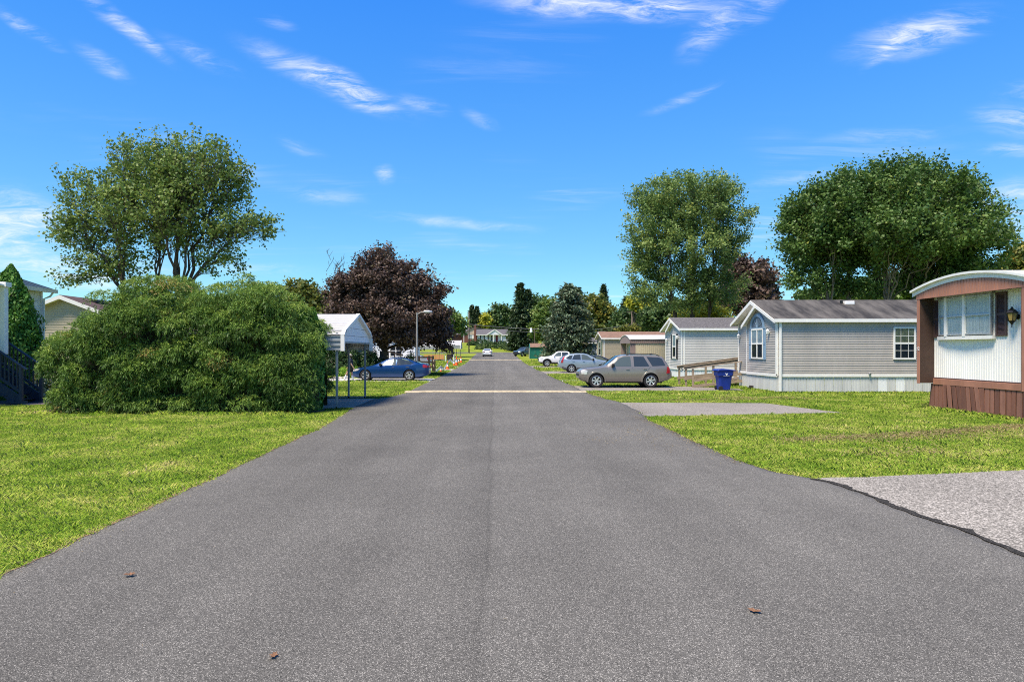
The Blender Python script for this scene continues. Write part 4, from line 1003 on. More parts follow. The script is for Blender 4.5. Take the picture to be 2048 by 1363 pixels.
    if bare is not None:
        A = []; B = []
        for _ in range(bare[3]):
            p = np.array(bare[:3]) + r.normal(0, .35, 3); d = np.array([r.normal(0, .35), r.normal(0, .2), 1]); q = p + d * r.uniform(.6, 1.6)
            A.append(p); B.append(q)
            for _ in range(3): A.append(p + (q - p) * r.uniform(.3, .9)); B.append(A[-1] + np.array([r.normal(0, .3), r.normal(0, .2), .5]) * r.uniform(.5, 1))
        V, Fc = batch_segs(A, B, np.full(len(A), .02), np.full(len(A), .008), 3)
        link('bare_twigs', np_mesh('bare_twigs', V, Fc), t, MATS[bark])
    return t
mat('bark', (.085, .068, .052), .95, var=.45, scale=9, bump=.8, bscale=20, stretch=(2, 2, .4))
mat('bark_pale', (.20, .16, .12), .95, var=.4, scale=8, bump=.6, bscale=20, stretch=(2, 2, .4))
leafmat('leaf_maple', [(0, (0.036, 0.056, 0.014)), (0.45, (0.07, 0.105, 0.024)), (0.8, (0.115, 0.155, 0.036)), (1, (0.16, 0.165, 0.04))], .34, k=2.2)
leafmat('leaf_deep', [(0, (0.02, 0.04, 0.01)), (0.5, (0.042, 0.078, 0.017)), (0.85, (0.078, 0.118, 0.026)), (1, (0.13, 0.14, 0.032))], .28, k=2.1)
leafmat('leaf_birch', [(0, (0.045, 0.075, 0.02)), (0.45, (0.085, 0.13, 0.036)), (0.8, (0.135, 0.18, 0.055)), (1, (0.25, 0.25, 0.05))], .38, k=2.0)
leafmat('leaf_purple', [(0, (0.024, 0.015, 0.013)), (0.5, (0.052, 0.035, 0.028)), (0.85, (0.09, 0.06, 0.042)), (1, (0.07, 0.072, 0.03))], .2, k=2.1)
leafmat('leaf_olive', [(0, (.04, .06, .014)), (.5, (.10, .12, .025)), (.85, (.20, .17, .03)), (1, (.26, .16, .03))], .34, k=1.6)
leafmat('leaf_yellow', [(0, (.12, .15, .02)), (.5, (.26, .26, .03)), (1, (.42, .36, .05))], .4)
leafmat('leaf_far', [(0, (.018, .034, .012)), (.5, (.035, .065, .020)), (1, (.075, .105, .03))], .25, k=2.0)
leafmat('leaf_fargreen', [(0, (.04, .075, .016)), (.5, (.085, .13, .028)), (1, (.15, .18, .04))], .3)
leafmat('needle_dark', [(0, (.012, .025, .010)), (.6, (.024, .045, .018)), (1, (.05, .075, .03))], .12)
leafmat('needle_blue', [(0, (.03, .045, .025)), (.45, (.06, .088, .05)), (.85, (.10, .14, .09)), (1, (.11, .085, .05))], .12, k=1.9)
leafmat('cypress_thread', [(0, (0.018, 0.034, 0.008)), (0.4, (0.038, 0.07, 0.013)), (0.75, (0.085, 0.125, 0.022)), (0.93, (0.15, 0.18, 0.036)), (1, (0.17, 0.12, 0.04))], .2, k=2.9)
leafmat('thuja_green', [(0, (.018, .052, .008)), (.5, (.042, .105, .014)), (1, (.09, .17, .025))], .2, k=2.2)
leafmat('leaf_bright', [(0, (.07, .16, .015)), (.6, (.16, .30, .03)), (1, (.30, .38, .05))], .35)
leafmat('leaf_variegated', [(0, (.04, .08, .02)), (.4, (.10, .16, .03)), (.7, (.42, .42, .28)), (.9, (.5, .42, .1)), (1, (.5, .22, .04))], .3)
leafmat('leaf_hedge', [(0, (.010, .024, .008)), (.6, (.022, .05, .014)), (1, (.05, .085, .025))], .15, k=1.9)

# the loose maple behind the cypress shrubs
TY = 30.0; s = F / TY
def E(px, py, rpx, rpz, Y, bx, dy=0, ry=None):     # crown ellipsoid from the photo's outline, relative to the base
    q = F / Y
    return (gx(px, Y) - bx, dy, pz(py, Y) - float(gz(Y)), rpx / q, (ry if ry else rpx / q), rpz / q)
b0 = gx(352, TY)
els = [E(330, 345, 95, 75, TY, b0), E(270, 330, 75, 65, TY, b0, 1), E(415, 355, 85, 75, TY, b0, -.5), E(200, 395, 85, 62, TY, b0), E(160, 460, 72, 45, TY, b0, 0),
       E(470, 385, 48, 70, TY, b0), E(330, 430, 130, 75, TY, b0), E(480, 455, 88, 38, TY, b0), E(245, 285, 35, 32, TY, b0), E(345, 290, 40, 32, TY, b0), E(440, 300, 38, 35, TY, b0),
       E(215, 520, 85, 45, TY, b0), E(440, 520, 60, 38, TY, b0), E(150, 555, 45, 22, TY, b0), E(300, 272, 20, 24, TY, b0), E(392, 272, 22, 24, TY, b0), E(525, 442, 45, 16, TY, b0), E(118, 425, 28, 22, TY, b0), E(132, 350, 24, 20, TY, b0), E(500, 330, 22, 24, TY, b0)]
broad_tree('maple_tree', 'tall loose green maple behind the cypress shrubs on the left', (b0, TY), els, 4.1, .26, 2200, 17, .135, 'bark', 'leaf_maple', 11, limbs=8, shell=.42, clump=.30,
           stems=[(0, 0, .1, 0, 4.3, 1.0), (-.9, .4, -1.0, .3, 5.0, .45), (-1.2, -.5, -2.3, -.3, 4.7, .62)], upright=.2)
# dense maple on the right behind the grey home
MY = 46.0; b0 = gx(1770, MY)
els = [E(1785, 402, 150, 82, MY, b0), E(1700, 430, 130, 85, MY, b0), E(1870, 440, 120, 95, MY, b0), E(1640, 470, 85, 85, MY, b0), E(1930, 480, 80, 80, MY, b0),
       E(1800, 362, 80, 44, MY, b0), E(1720, 380, 70, 36, MY, b0), E(1620, 420, 55, 60, MY, b0), E(1780, 480, 200, 55, MY, b0), E(1610, 545, 50, 45, MY, b0), E(1900, 545, 100, 40, MY, b0), E(1700, 555, 50, 25, MY, b0), E(1598, 578, 40, 30, MY, b0), E(1945, 560, 65, 38, MY, b0), E(1850, 575, 60, 22, MY, b0), E(1730, 578, 55, 18, MY, b0)]
q = MY / F
broad_tree('maple_tree', 'broad dense dark green maple with many stems behind the grey home', (b0, MY), els, 4.6, .30, 1700, 90, .20, 'bark_pale', 'leaf_deep', 12, limbs=6, shell=.28, clump=.66,
           stems=[(0, 0, .3, 0, 5.2, 1.0), (-1.2, .5, -2.3, .5, 5.4, .7), (-1.9, -.3, -4.0, -.2, 5.0, .6), (.9, -.4, 1.9, -.3, 5.6, .8), (1.7, .6, 3.6, .8, 5.2, .6), (-.4, -.9, -.7, -1.4, 5.0, .6)])
# airy birch behind the light grey home
BY = 55.0; b0 = gx(1378, BY)
els = [E(1375, 400, 105, 62, BY, b0), E(1320, 430, 80, 75, BY, b0), E(1440, 425, 68, 65, BY, b0), E(1300, 390, 50, 35, BY, b0), E(1370, 360, 40, 25, BY, b0), E(1425, 370, 50, 32, BY, b0),
       E(1370, 500, 115, 70, BY, b0), E(1275, 500, 45, 55, BY, b0), E(1470, 470, 40, 45, BY, b0), E(1350, 580, 90, 45, BY, b0), E(1430, 575, 75, 50, BY, b0), E(1290, 570, 40, 35, BY, b0)]
broad_tree('birch_tree', 'airy pale green birch standing behind the light grey home', (b0, BY), els, 3.2, .24, 1150, 58, .185, 'bark', 'leaf_birch', 13, limbs=6, shell=.33, clump=.52, aspect=.7,
           stems=[(0, 0, .3, 0, 5.0, 1.0), (-.4, .2, -1.2, .2, 5.5, .9), (.5, -.2, 1.6, -.2, 4.6, .9)], droop=.1)
# purple maples
PY = 50.0; b0 = gx(768, PY)
els = [E(780, 562, 74, 50, PY, b0), E(752, 528, 44, 32, PY, b0), E(770, 498, 20, 13, PY, b0), E(725, 575, 60, 45, PY, b0), E(840, 585, 50, 40, PY, b0), E(868, 548, 22, 18, PY, b0), E(908, 578, 16, 5, PY, b0), E(662, 590, 20, 22, PY, b0), E(893, 690, 18, 22, PY, b0), E(790, 630, 110, 52, PY, b0), E(700, 620, 55, 45, PY, b0), E(870, 640, 40, 45, PY, b0),
       E(680, 575, 30, 25, PY, b0), E(880, 578, 28, 15, PY, b0), E(800, 668, 95, 28, PY, b0), E(725, 655, 60, 28, PY, b0), E(890, 675, 25, 22, PY, b0)]
broad_tree('purple_maple', 'dark purple-leaved maple behind the blue sedan', (b0, PY), els, 1.9, .40, 1500, 62, .20, 'bark', 'leaf_purple', 14, limbs=9, shell=.36, clump=.5, bare=(gx(668, PY) - b0, 0, pz(545, PY), 9))
PY2 = 76.0; b0 = gx(1497, PY2)
els = [E(1500, 560, 55, 45, PY2, b0), E(1475, 540, 35, 32, PY2, b0), E(1535, 580, 26, 25, PY2, b0), E(1490, 600, 65, 30, PY2, b0)]
broad_tree('purple_maple', 'purple-leaved tree rising above the roof of the light grey home', (b0, PY2), els, 3, .3, 700, 30, .38, 'bark', 'leaf_purple', 15, shell=.35, clump=.7)
# more trees, far and near the frame edges: (label, px, Y, crown ellipses in photo pixels, leaf material, tips, leaf size, clump)
far = [
 ('olive green tree behind the left carport and cypress shrubs', 600, 78, [(600, 590, 45, 34), (580, 605, 40, 30), (635, 610, 35, 30), (610, 625, 60, 28)], 'leaf_olive', 420, .45, .7),
 ('light green tree beyond the purple maple branches', 905, 120, [(905, 645, 26, 20), (888, 640, 22, 28), (920, 652, 16, 14)], 'leaf_fargreen', 260, .6, .9),
 ('small yellow green tree between the far conifers', 970, 215, [(970, 640, 12, 14), (962, 648, 10, 10)], 'leaf_yellow', 150, .7, 1.0),
 ('round dark tree behind the far white house', 1000, 225, [(1000, 635, 26, 30), (985, 645, 18, 22), (1018, 640, 20, 26)], 'leaf_far', 380, .9, 1.4),
 ('round dark crown above the far spruces', 1075, 240, [(1075, 610, 18, 24), (1065, 640, 25, 30)], 'leaf_far', 260, .9, 1.4),
 ('mid green tree left of the blue spruce', 1092, 135, [(1090, 640, 26, 40), (1100, 615, 18, 22), (1080, 660, 22, 25)], 'leaf_fargreen', 420, .6, .9),
 ('mottled yellowish green tree right of the blue spruce', 1190, 130, [(1190, 625, 38, 38), (1170, 610, 25, 25), (1210, 640, 32, 35), (1185, 660, 45, 25)], 'leaf_olive', 600, .55, .8),
 ('dark broad tree behind the tan home', 1262, 118, [(1262, 640, 35, 30), (1285, 620, 26, 28), (1245, 655, 30, 22), (1300, 650, 40, 22)], 'leaf_far', 560, .55, .9),
 ('yellow leaved tree behind the tan home roofline', 1268, 105, [(1265, 603, 14, 10), (1285, 615, 14, 12)], 'leaf_yellow', 110, .45, .6),
 ('dark tree filling the gap under the birch', 1345, 95, [(1345, 625, 45, 25), (1390, 625, 45, 25), (1310, 635, 35, 24)], 'leaf_far', 520, .5, .8),
 ('yellow green sapling under the birch', 1408, 62, [(1410, 620, 38, 20), (1380, 632, 40, 14), (1440, 628, 26, 14)], 'leaf_yellow', 220, .26, .45),
 ('rusty leaved shrub above the cream home roof', 1262, 88, [(1262, 658, 22, 9), (1248, 662, 16, 7)], 'leaf_olive', 90, .3, .4),
 ('yellowish tree at the right edge behind the maple', 2060, 80, [(2060, 520, 50, 45), (2030, 535, 30, 35), (2100, 520, 60, 60)], 'leaf_olive', 520, .5, .8),
 ('dark tree low behind the dense maple stems', 1820, 82, [(1700, 590, 110, 30), (1850, 580, 120, 40), (1960, 580, 90, 40), (1780, 570, 100, 25)], 'leaf_deep', 1000, .5, .8),
 ('sapling behind the ridge of the grey home', 1640, 60, [(1640, 590, 22, 12), (1660, 583, 14, 10)], 'leaf_deep', 80, .26, .4),
]
for k, (lab, px, Y, es, lm, nt_, lf, cl) in enumerate(far):
    b0 = gx(px, Y); els = [E(a, b, c, d, Y, b0) for a, b, c, d in es]
    fk = max(1.0, min(e[2] - e[5] for e in els) * .8 + .3)
    broad_tree('broadleaf_tree', lab, (b0, Y), els, fk, .22 if Y > 70 else .1, nt_, 26, lf, 'bark', lm, 40 + k, limbs=5, shell=.4, clump=cl, group='trees around the park')

def conifer(name, label, base, h, rad, lm, seed, dens=1.0, droop=.25, power=.85, clear=.06, lsz=.3, tops=1, group=None):
    r = np.random.default_rng(seed); bz = float(gz(base[1])); t = thing(name, label, 'tree', (base[0], base[1], bz), group=group)
    MB().tube([(0, 0, -.2), (0, 0, h * .5), (0, 0, h * .97)], [h * .018 + .06, h * .011, .02], 8).build('trunk', MATS['bark'], t, local=True)
    A = []; B = []; P = []; T = []; z = h * clear
    while z < h * .985:
        f = (z - h * clear) / (h * (1 - clear)); rr_ = rad * (1 - f) ** power * r.uniform(.82, 1.1) + .12
        nb = max(4, int(9 * dens * (1 - f * .4)))
        for k in range(nb):
            a = r.random() * 2 * np.pi; L_ = rr_ * r.uniform(.7, 1.08); el = .25 * f - droop * (1 - f) + r.normal(0, .08)
            d = np.array([math.cos(a), math.sin(a), el]); p = np.array([0, 0, z + r.normal(0, .1)]); q = p + d * L_ + np.array([0, 0, .12 * L_])
            A.append(p); B.append(q)
            m = int(4 + L_ * 7 * dens); tt = r.random(m) ** .7
            P.append(p + (q - p) * tt[:, None] + r.normal(0, .10 * lsz / .3 + .05 * L_, (m, 3)) * np.array([1, 1, .5])); T.append(np.tile(d, (m, 1)) + r.normal(0, .55, (m, 3)))
        z += max(.10, h * .022) / dens ** .3
    V, Fc = batch_segs(A, B, np.full(len(A), .03), np.full(len(A), .008), 3); link('branches', np_mesh('branches', V, Fc), t, MATS['bark'])
    P = np.concatenate(P); T = np.concatenate(T); m = len(P); N = r.normal(0, .6, (m, 3)); N[:, 2] += .8
    V, Fc = leaf_quads(P, N, T, lsz * (.7 + .7 * r.random(m)), .42, .35)
    tag(link('crown', np_mesh('crown', V, Fc, r.random(m)), t, MATS[lm]), kind='stuff'); return t
def cf(label, px, Y, top, rpx, lm, seed, **k):
    conifer('spruce_tree' if lm != 'thuja_green' else 'arborvitae', label, (gx(px, Y), Y), pz(top, Y) - float(gz(Y)), rpx / F * Y, lm, seed, group='conifers', **k)
cf('blue spruce standing right of the road beside the green shed', 1138, 86, 572, 60, 'needle_blue', 61, dens=2.0, droop=.22, power=.55, clear=.07, lsz=.42)
cf('tall dark spruce with a ragged top beside the far white house', 1041, 165, 565, 27, 'needle_dark', 62, dens=1.9, lsz=.75, power=.7, clear=.03)
cf('second dark spruce just right of the tallest one', 1056, 172, 578, 22, 'needle_dark', 63, dens=1.8, lsz=.75, power=.7, clear=.03)
cf('left one of the pair of narrow dark conifers behind the brick house', 944, 215, 610, 15, 'needle_dark', 64, dens=2.2, lsz=.55, power=.8, clear=.02, droop=.05)
cf('right one of the pair of narrow dark conifers behind the brick house', 954, 215, 612, 16, 'needle_dark', 65, dens=2.2, lsz=.55, power=.8, clear=.02, droop=.05)
cf('pointed dark spruce behind the mottled tree', 1207, 150, 567, 26, 'needle_dark', 66, dens=1.6, lsz=.6)
cf('dark spruce top right behind the blue spruce', 1157, 160, 574, 30, 'needle_dark', 67, dens=1.5, lsz=.6)
cf('dark spruce above the tan home with reddish roof', 1252, 135, 592, 34, 'needle_dark', 68, dens=1.6, lsz=.55)
cf('dark spruce left behind the birch', 1310, 128, 600, 40, 'needle_dark', 69, dens=1.6, lsz=.55)
cf('low dark spruce behind the pickup and blue spruce', 1110, 140, 640, 30, 'needle_dark', 70, dens=1.5, lsz=.6)

# threadleaf cypress mounds
def cypress(label, yc, prof, depth, seed, n_pads):
    """prof: (x, height) outline along X; depth: half thickness"""
    r = np.random.default_rng(seed); pr = np.array(prof); x0, x1 = pr[0, 0], pr[-1, 0]
    t = thing('cypress_shrub', label, 'shrub', ((x0 + x1) / 2, yc, 0), group='threadleaf cypress shrubs')
    org = np.array([(x0 + x1) / 2, yc, 0])
    H = lambda x: np.interp(x, pr[:, 0], pr[:, 1])
    def dep(x): u = (x - x0) / (x1 - x0); return depth * np.clip(4 * u * (1 - u), 0, 1) ** .35 * .95 + .1
    # solid core in dead-wood brown, added to block light between the clumps
    V = []; nx, na = 22, 13
    for i in range(nx):
        x = x0 + .25 + (x1 - x0 - .5) * i / (nx - 1)
        for k in range(na):
            a = np.pi * k / (na - 1); sc = .62 + .07 * np.sin(i * 1.7 + k * 2.3)
            V.append((x, yc - np.sign(np.cos(a)) * abs(np.cos(a)) ** .6 * dep(x) * sc, max(.12, H(x) * sc * np.sin(a) ** .7)))
    Fc = [(i * na + k, i * na + k + 1, (i + 1) * na + k + 1, (i + 1) * na + k) for i in range(nx - 1) for k in range(na - 1)]
    link('inner_core', np_mesh('inner', np.array(V) - org, Fc), t, MATS['hedge_inner'])
    for _ in range(9):
        x = r.uniform(x0 + .8, x1 - .8); d_ = r.uniform(-.6, .6)
        MB().tube([(x, yc + d_, -.1), (x + r.uniform(-.3, .3), yc + d_ - .3, .7), (x + r.uniform(-.6, .6), yc - depth * .6, 1.3)], [.07, .05, .03], 6).build('stem', MATS['bark'], t)
    allV = []; allR = []
    for _ in range(n_pads):
        x = r.uniform(x0 + .6, x1 - .5); a = np.arccos(np.clip(r.uniform(-.75, 1.0), -1, 1)); a = a if r.random() < .9 else np.pi - a
        f = .88 + r.normal(0, .085)
        c = np.array([x, yc - np.sign(np.cos(a)) * abs(np.cos(a)) ** .55 * dep(x) * f, max(.22, H(x) * f * np.sin(a) ** .75 * r.uniform(.93, 1.0))])
        if r.random() < .5: c[2] = max(.2, c[2] * r.random())     # lower tiers of the skirt
        if c[2] < H(x) * .72: c[1] = yc - dep(x) * f * np.sign(np.cos(a)) * (.98 - .15 * (c[2] / H(x)) ** 2)
        out = np.array([np.sign(x - (x0 + x1) / 2) * max(0, abs(2 * (x - x0) / (x1 - x0) - 1) - .55) * 2.2, (c[1] - yc) / depth, max(.15, c[2] / H(x) - .35) * 1.1]); out /= np.linalg.norm(out) + 1e-6
        R_ = r.uniform(.30, .62); ns = int(84 * (R_ / .4) ** 1.8); tone = r.random()
        d = r.normal(0, 1, (ns, 3)) + out * 1.1; d[:, 2] += .35; d /= np.linalg.norm(d, axis=1, keepdims=True)
        o = c + d * R_ * r.uniform(.6, 1.0, (ns, 1)) * np.array([1.15, 1.1, .72])
        brown = r.random() < .025
        for j in range(7):
            dj = d * .75 + r.normal(0, .42, (ns, 3)); dj /= np.linalg.norm(dj, axis=1, keepdims=True); Lh = r.uniform(.06, .15, (ns, 1))
            sag = np.array([0, 0, -1.]) * r.uniform(.15, .95, (ns, 1))
            m1 = o + dj * Lh * .5; e = m1 + (dj * .45 + sag * .7) * Lh
            sd_ = np.cross(dj, r.normal(0, 1, (ns, 3))); sd_ /= np.linalg.norm(sd_, axis=1, keepdims=True) + 1e-9; wd = r.uniform(.007, .013, (ns, 1))
            allV.append(np.stack([o - sd_ * wd * .5, m1 - sd_ * wd, e, m1 + sd_ * wd], 1))
            allR.append(np.full(ns, 1.0) if brown and j < 3 else np.clip(.30 * tone + .42 * r.random(ns) + .36 * np.maximum(d[:, 2], -.3), 0, .96))  # upward threads lighter: clump-top highlight painted into the colour
    V = np.concatenate(allV).reshape(-1, 3) - org; n = len(V) // 4
    V[:, 2] = np.maximum(V[:, 2], .05)
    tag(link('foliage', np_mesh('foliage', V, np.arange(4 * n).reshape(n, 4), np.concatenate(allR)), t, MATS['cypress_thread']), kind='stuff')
    return t
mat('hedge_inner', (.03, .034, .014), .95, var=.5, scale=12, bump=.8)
CY = 22.0
def cp(l): return [(gx(a, CY), max(.5, pz(b, CY))) for a, b in l]
cypress('left mound of the big threadleaf cypress, its crown peaking under the maple trunk', CY, cp([(112, 760), (122, 712), (150, 672), (200, 640), (235, 600), (252, 570), (300, 562), (350, 560), (395, 575), (430, 610), (455, 660)]), 1.5, 21, 340)
cypress('right mound of the big threadleaf cypress, next to the carport leg', CY - .15, cp([(400, 660), (425, 605), (450, 584), (480, 568), (512, 554), (545, 560), (575, 590), (600, 625), (630, 645), (650, 672), (660, 715), (664, 760)]), 1.35, 22, 280)

def columnar(label, base, h, r0, seed, lm='thuja_green', n=5200, sz=.14, name='arborvitae', group='arborvitae'):
    r = np.random.default_rng(seed); t = thing(name, label, 'shrub', (base[0], base[1], 0), group=group)
    MB().tube([(0, 0, -.1), (0, 0, h * .8)], [.07, .02], 6).build('trunk', MATS['bark'], t, local=True)
    f = r.random(n) ** 1.15; a = r.random(n) * 2 * np.pi
    lump = 1 + .16 * np.sin(a * 3 + f * 9 + seed) + .12 * np.sin(a * 5 - f * 23)
    rad = r0 * np.clip(np.sin(np.clip(f * 1.0 + .18, 0, 1.18) / 1.18 * np.pi) ** .8, .03, 1) * lump * (.72 + .32 * r.random(n))
    P = np.stack([np.cos(a) * rad, np.sin(a) * rad, f * h], 1)
    N = np.stack([np.cos(a), np.sin(a), .25 + 0 * a], 1) + r.normal(0, .55, (n, 3)); T = np.stack([np.cos(a) * .5, np.sin(a) * .5, 1 + 0 * a], 1) + r.normal(0, .3, (n, 3))
    V, Fc = leaf_quads(P, N, T, sz * (.6 + .8 * r.random(n)), .55, .3)
    tag(link('foliage', np_mesh('foliage', V, Fc, r.random(n)), t, MATS[lm]), kind='stuff')
    prof = [(.02, .05)] + [(r0 * .66 * max(.03, math.sin(min(1.18, k / 8 + .18) / 1.18 * math.pi) ** .8), h * k / 8 * .96) for k in range(9)]
    MB().lathe(prof, n=10).build('inner_core', MATS['hedge_inner'], t, local=True); return t  # solid core inside the foliage, blocking light as in the cypress mounds
columnar('left spire of the small arborvitae pair by the carport roof', (gx(606, 21.6), 21.6), 3.50, .42, 31)
columnar('right spire of the small arborvitae pair by the carport roof', (gx(627, 21.7), 21.7), 3.40, .36, 32)
columnar('tall arborvitae in front of the white house, tallest spire', (gx(22, 27), 27), 5.55, 1.0, 33, n=12000)
columnar('arborvitae just behind the stairs newel, middle spire', (gx(52, 27.2), 27.1), 4.3, .62, 34, n=8000)
columnar('tall arborvitae at the very left edge behind the porch post', (gx(-12, 27.4), 27.3), 5.3, .9, 35, n=9000)

def shrub(label, x, y, rx, ry, h, lm, seed, n=2500, sz=.09, name='shrub', z0=0.0, group=None, asp=.6):
    r = np.random.default_rng(seed); t = thing(name, label, 'shrub', (x, y, float(gz(y))), group=group)
    d = r.normal(0, 1, (n, 3)); d[:, 2] = np.abs(d[:, 2]); d /= np.linalg.norm(d, axis=1, keepdims=True)
    lump = 1 + .16 * np.sin(d[:, 0] * 7 + seed) + .12 * np.sin(d[:, 1] * 9 + d[:, 2] * 8)
    P = d * np.array([rx, ry, h]) * (r.uniform(.5, 1.0, n) ** .4 * lump)[:, None] * .92; P[:, 2] = np.maximum(P[:, 2], .03)
    V, Fc = leaf_quads(P, d + r.normal(0, .7, (n, 3)), d + r.normal(0, .6, (n, 3)), sz * (.6 + .8 * r.random(n)), asp)
    tag(link('foliage', np_mesh('foliage', V, Fc, r.random(n)), t, MATS[lm]), kind='stuff')
    A = np.zeros((14, 3)); A[:, 2] = -.05; dd = d[:14] * np.array([rx, ry, h]) * .8
    V, Fc = batch_segs(A, dd, np.full(14, .025), np.full(14, .008), 4); link('stems', np_mesh('stems', V, Fc), t, MATS['bark']); return t
shrub('variegated cream and green shrub beside the blue stairs', gx(88, 26.2), 26.2, .75, .6, 1.25, 'leaf_variegated', 71, 1500, .13)
shrub('rusty brown shrub between the variegated one and the cypress', gx(112, 26.8), 26.8, .6, .5, 1.1, 'leaf_olive', 72, 1500, .09)
shrub('low hosta clump at the foot of the blue stairs', gx(72, 25.75), 25.75, .5, .4, .5, 'leaf_variegated', 73, 420, .22, 'hosta', asp=.45)
shrub('bright green leafy perennial behind the carport legs', gx(688, 44.6), 46.2, 1.0, .5, .85, 'leaf_bright', 74, 1800, .11)
for k, (px, Y, rx, h, lab) in enumerate(((672, 48.5, 1.1, 2.0, 'dark hedge shrub left of the walking person'), (700, 48.2, 1.2, 2.2, 'dark hedge shrub right behind the walking person'), (728, 48.6, 1.2, 2.1, 'dark hedge shrub behind the hood of the blue sedan'), (748, 48.8, .9, 1.9, 'dark hedge shrub against the purple maple trunk'))):
    shrub(lab, gx(px, Y), Y, rx, .8, h, 'leaf_hedge', 80 + k, 3200, .14, group='dark hedge')
shrub('light green round bush behind the roof of the blue sedan', gx(818, 54), 54, 1.25, .9, 1.75, 'leaf_fargreen', 76, 2600, .14)
for k, (px, Y, rx, h, lab) in enumerate((
    (946, 182, 1.6, 1.5, 'dark clipped shrub below the chimney of the brick house'), (962, 182, 2.4, 1.9, 'wide dark clipped shrub under the white house window'), (976, 181, 1.7, 1.5, 'dark clipped shrub under the second white house window'),
    (985, 176, 1.6, 1.5, 'rounded shrub on the lawn left of the red door'), (996, 176, 1.5, 1.6, 'rounded shrub straight below the red door'), (967, 170, 2.4, 1.7, 'loose green shrub behind the white sedan on the road'),
    (1008, 172, 2.6, 1.5, 'spreading shrub bed below the far spruce'), (1022, 170, 2.6, 1.3, 'low green shrub right of the shrub bed'), (1004, 182, 1.6, 1.3, 'small dark shrub at the corner of the white house'))):
    shrub(lab, gx(px, Y), Y, rx, 1.2, h, 'leaf_hedge' if k in (0, 1, 2, 4, 8) else 'leaf_far', 90 + k, 900, .34, group='shrubs round the far white house')

# ------------------------------------------------------------------ vehicles
def paint(name, col, rough=.3, metal=.4, coat=.6): return mat(name, col, rough, metal, var=.03, scale=1.5, coat=coat, spec=.5)
paint('paint_pewter', (.24, .213, .182)); paint('paint_blue', (.004, .042, .15)); paint('paint_silverblue', (.30, .37, .43)); paint('paint_white', (.78, .78, .78), .35, 0)
paint('paint_dark', (.03, .035, .045)); paint('paint_teal', (.10, .16, .19)); paint('paint_silver', (.42, .43, .45))
mat('cladding', (.12, .115, .112), .5, var=.05); mat('plastic_black', (.012, .012, .013), .5); mat('rubber', (.016, .016, .017), .8)
mat('alloy', (.62, .62, .62), .28, metal=.7, var=.04); mat('chrome', (.7, .7, .7), .12, metal=1.0); mat('seam', (.02, .02, .02), .6)
mat('tail_red', (.35, .012, .015), .2, coat=.6); mat('headlamp', (.62, .60, .52), .12, metal=.25, coat=.8); mat('plate_white', (.7, .7, .68), .5)
m, N, L, b = newmat('car_glass'); b.inputs['Base Color'].default_value = (.030, .038, .038, 1); b.inputs['Roughness'].default_value = .04; b.inputs['Specular IOR Level'].default_value = .8
m, N, L, b = newmat('car_glass_clear'); b.inputs['Base Color'].default_value = (.075, .095, .085, 1); b.inputs['Roughness'].default_value = .05; b.inputs['Specular IOR Level'].default_value = .8

class CarShape:
    def __init__(s, L, top, belt, bot, plan, roof):
        s.L = L; s.xs = np.concatenate([[0, .015, .04, .08], np.arange(.13, L - .12, .055), [L - .08, L - .04, L - .015, L]])
        g = np.linspace(-.3, L + .3, 700); dx = g[1] - g[0]; k = np.exp(-.5 * (np.arange(-30, 31) * dx / .045) ** 2); k /= k.sum()
        def sm(p, soft=True):
            p = np.array(p, float); v = np.interp(g, p[:, 0], p[:, 1])
            if soft: v = np.convolve(np.pad(v, 30, 'edge'), k, 'valid')
            return lambda x: np.interp(x, g, v)
        s.top, s.belt, s.bot, s.plan, s.roof = sm(top), sm(belt), sm(bot), sm(plan), sm(roof)
    def sec(s, x):
        zb, zt, w_, wr = float(s.bot(x)), float(s.top(x)), float(s.plan(x)), float(s.roof(x))
        zl = min(float(s.belt(x)), zt - .05); wr = min(wr, w_ * .96); h = zl - zb; ws = w_ * .965
        pts = [(0, zb), (w_ * .80, zb), (w_ * .95, zb + .05), (w_ * .985, zb + .18 * h + .02), (w_, zb + .52 * h), (w_ * .992, zb + .80 * h), (ws, zl)]
        gh = zt - zl
        pts += [(ws + (wr - ws) * .58, zl + gh * .5), (wr, zl + gh * .86), (wr * .93, zl + gh * .95), (wr * .6, zt - .004), (0, zt + .012)]
        return pts
    def side(s, x, z):
        p = s.sec(x)[2:9]; return float(np.interp(z, [q[1] for q in p], [q[0] for q in p]))
    def body(s):
        V = []; Fc = []; secs = [s.sec(x) for x in s.xs]; K = len(secs[0]); n = 2 * K - 2
        for x, p in zip(s.xs, secs):
            V += [(x, -y, z) for y, z in p] + [(x, y, z) for y, z in reversed(p[1:-1])]
        for i in range(len(s.xs) - 1):
            for k in range(n): Fc.append((i * n + k, (i + 1) * n + k, (i + 1) * n + (k + 1) % n, i * n + (k + 1) % n))
        Fc.append(tuple(range(n))); b_ = (len(s.xs) - 1) * n; Fc.append(tuple(reversed(range(b_, b_ + n))))
        return V, Fc
_wheel_cache = {}
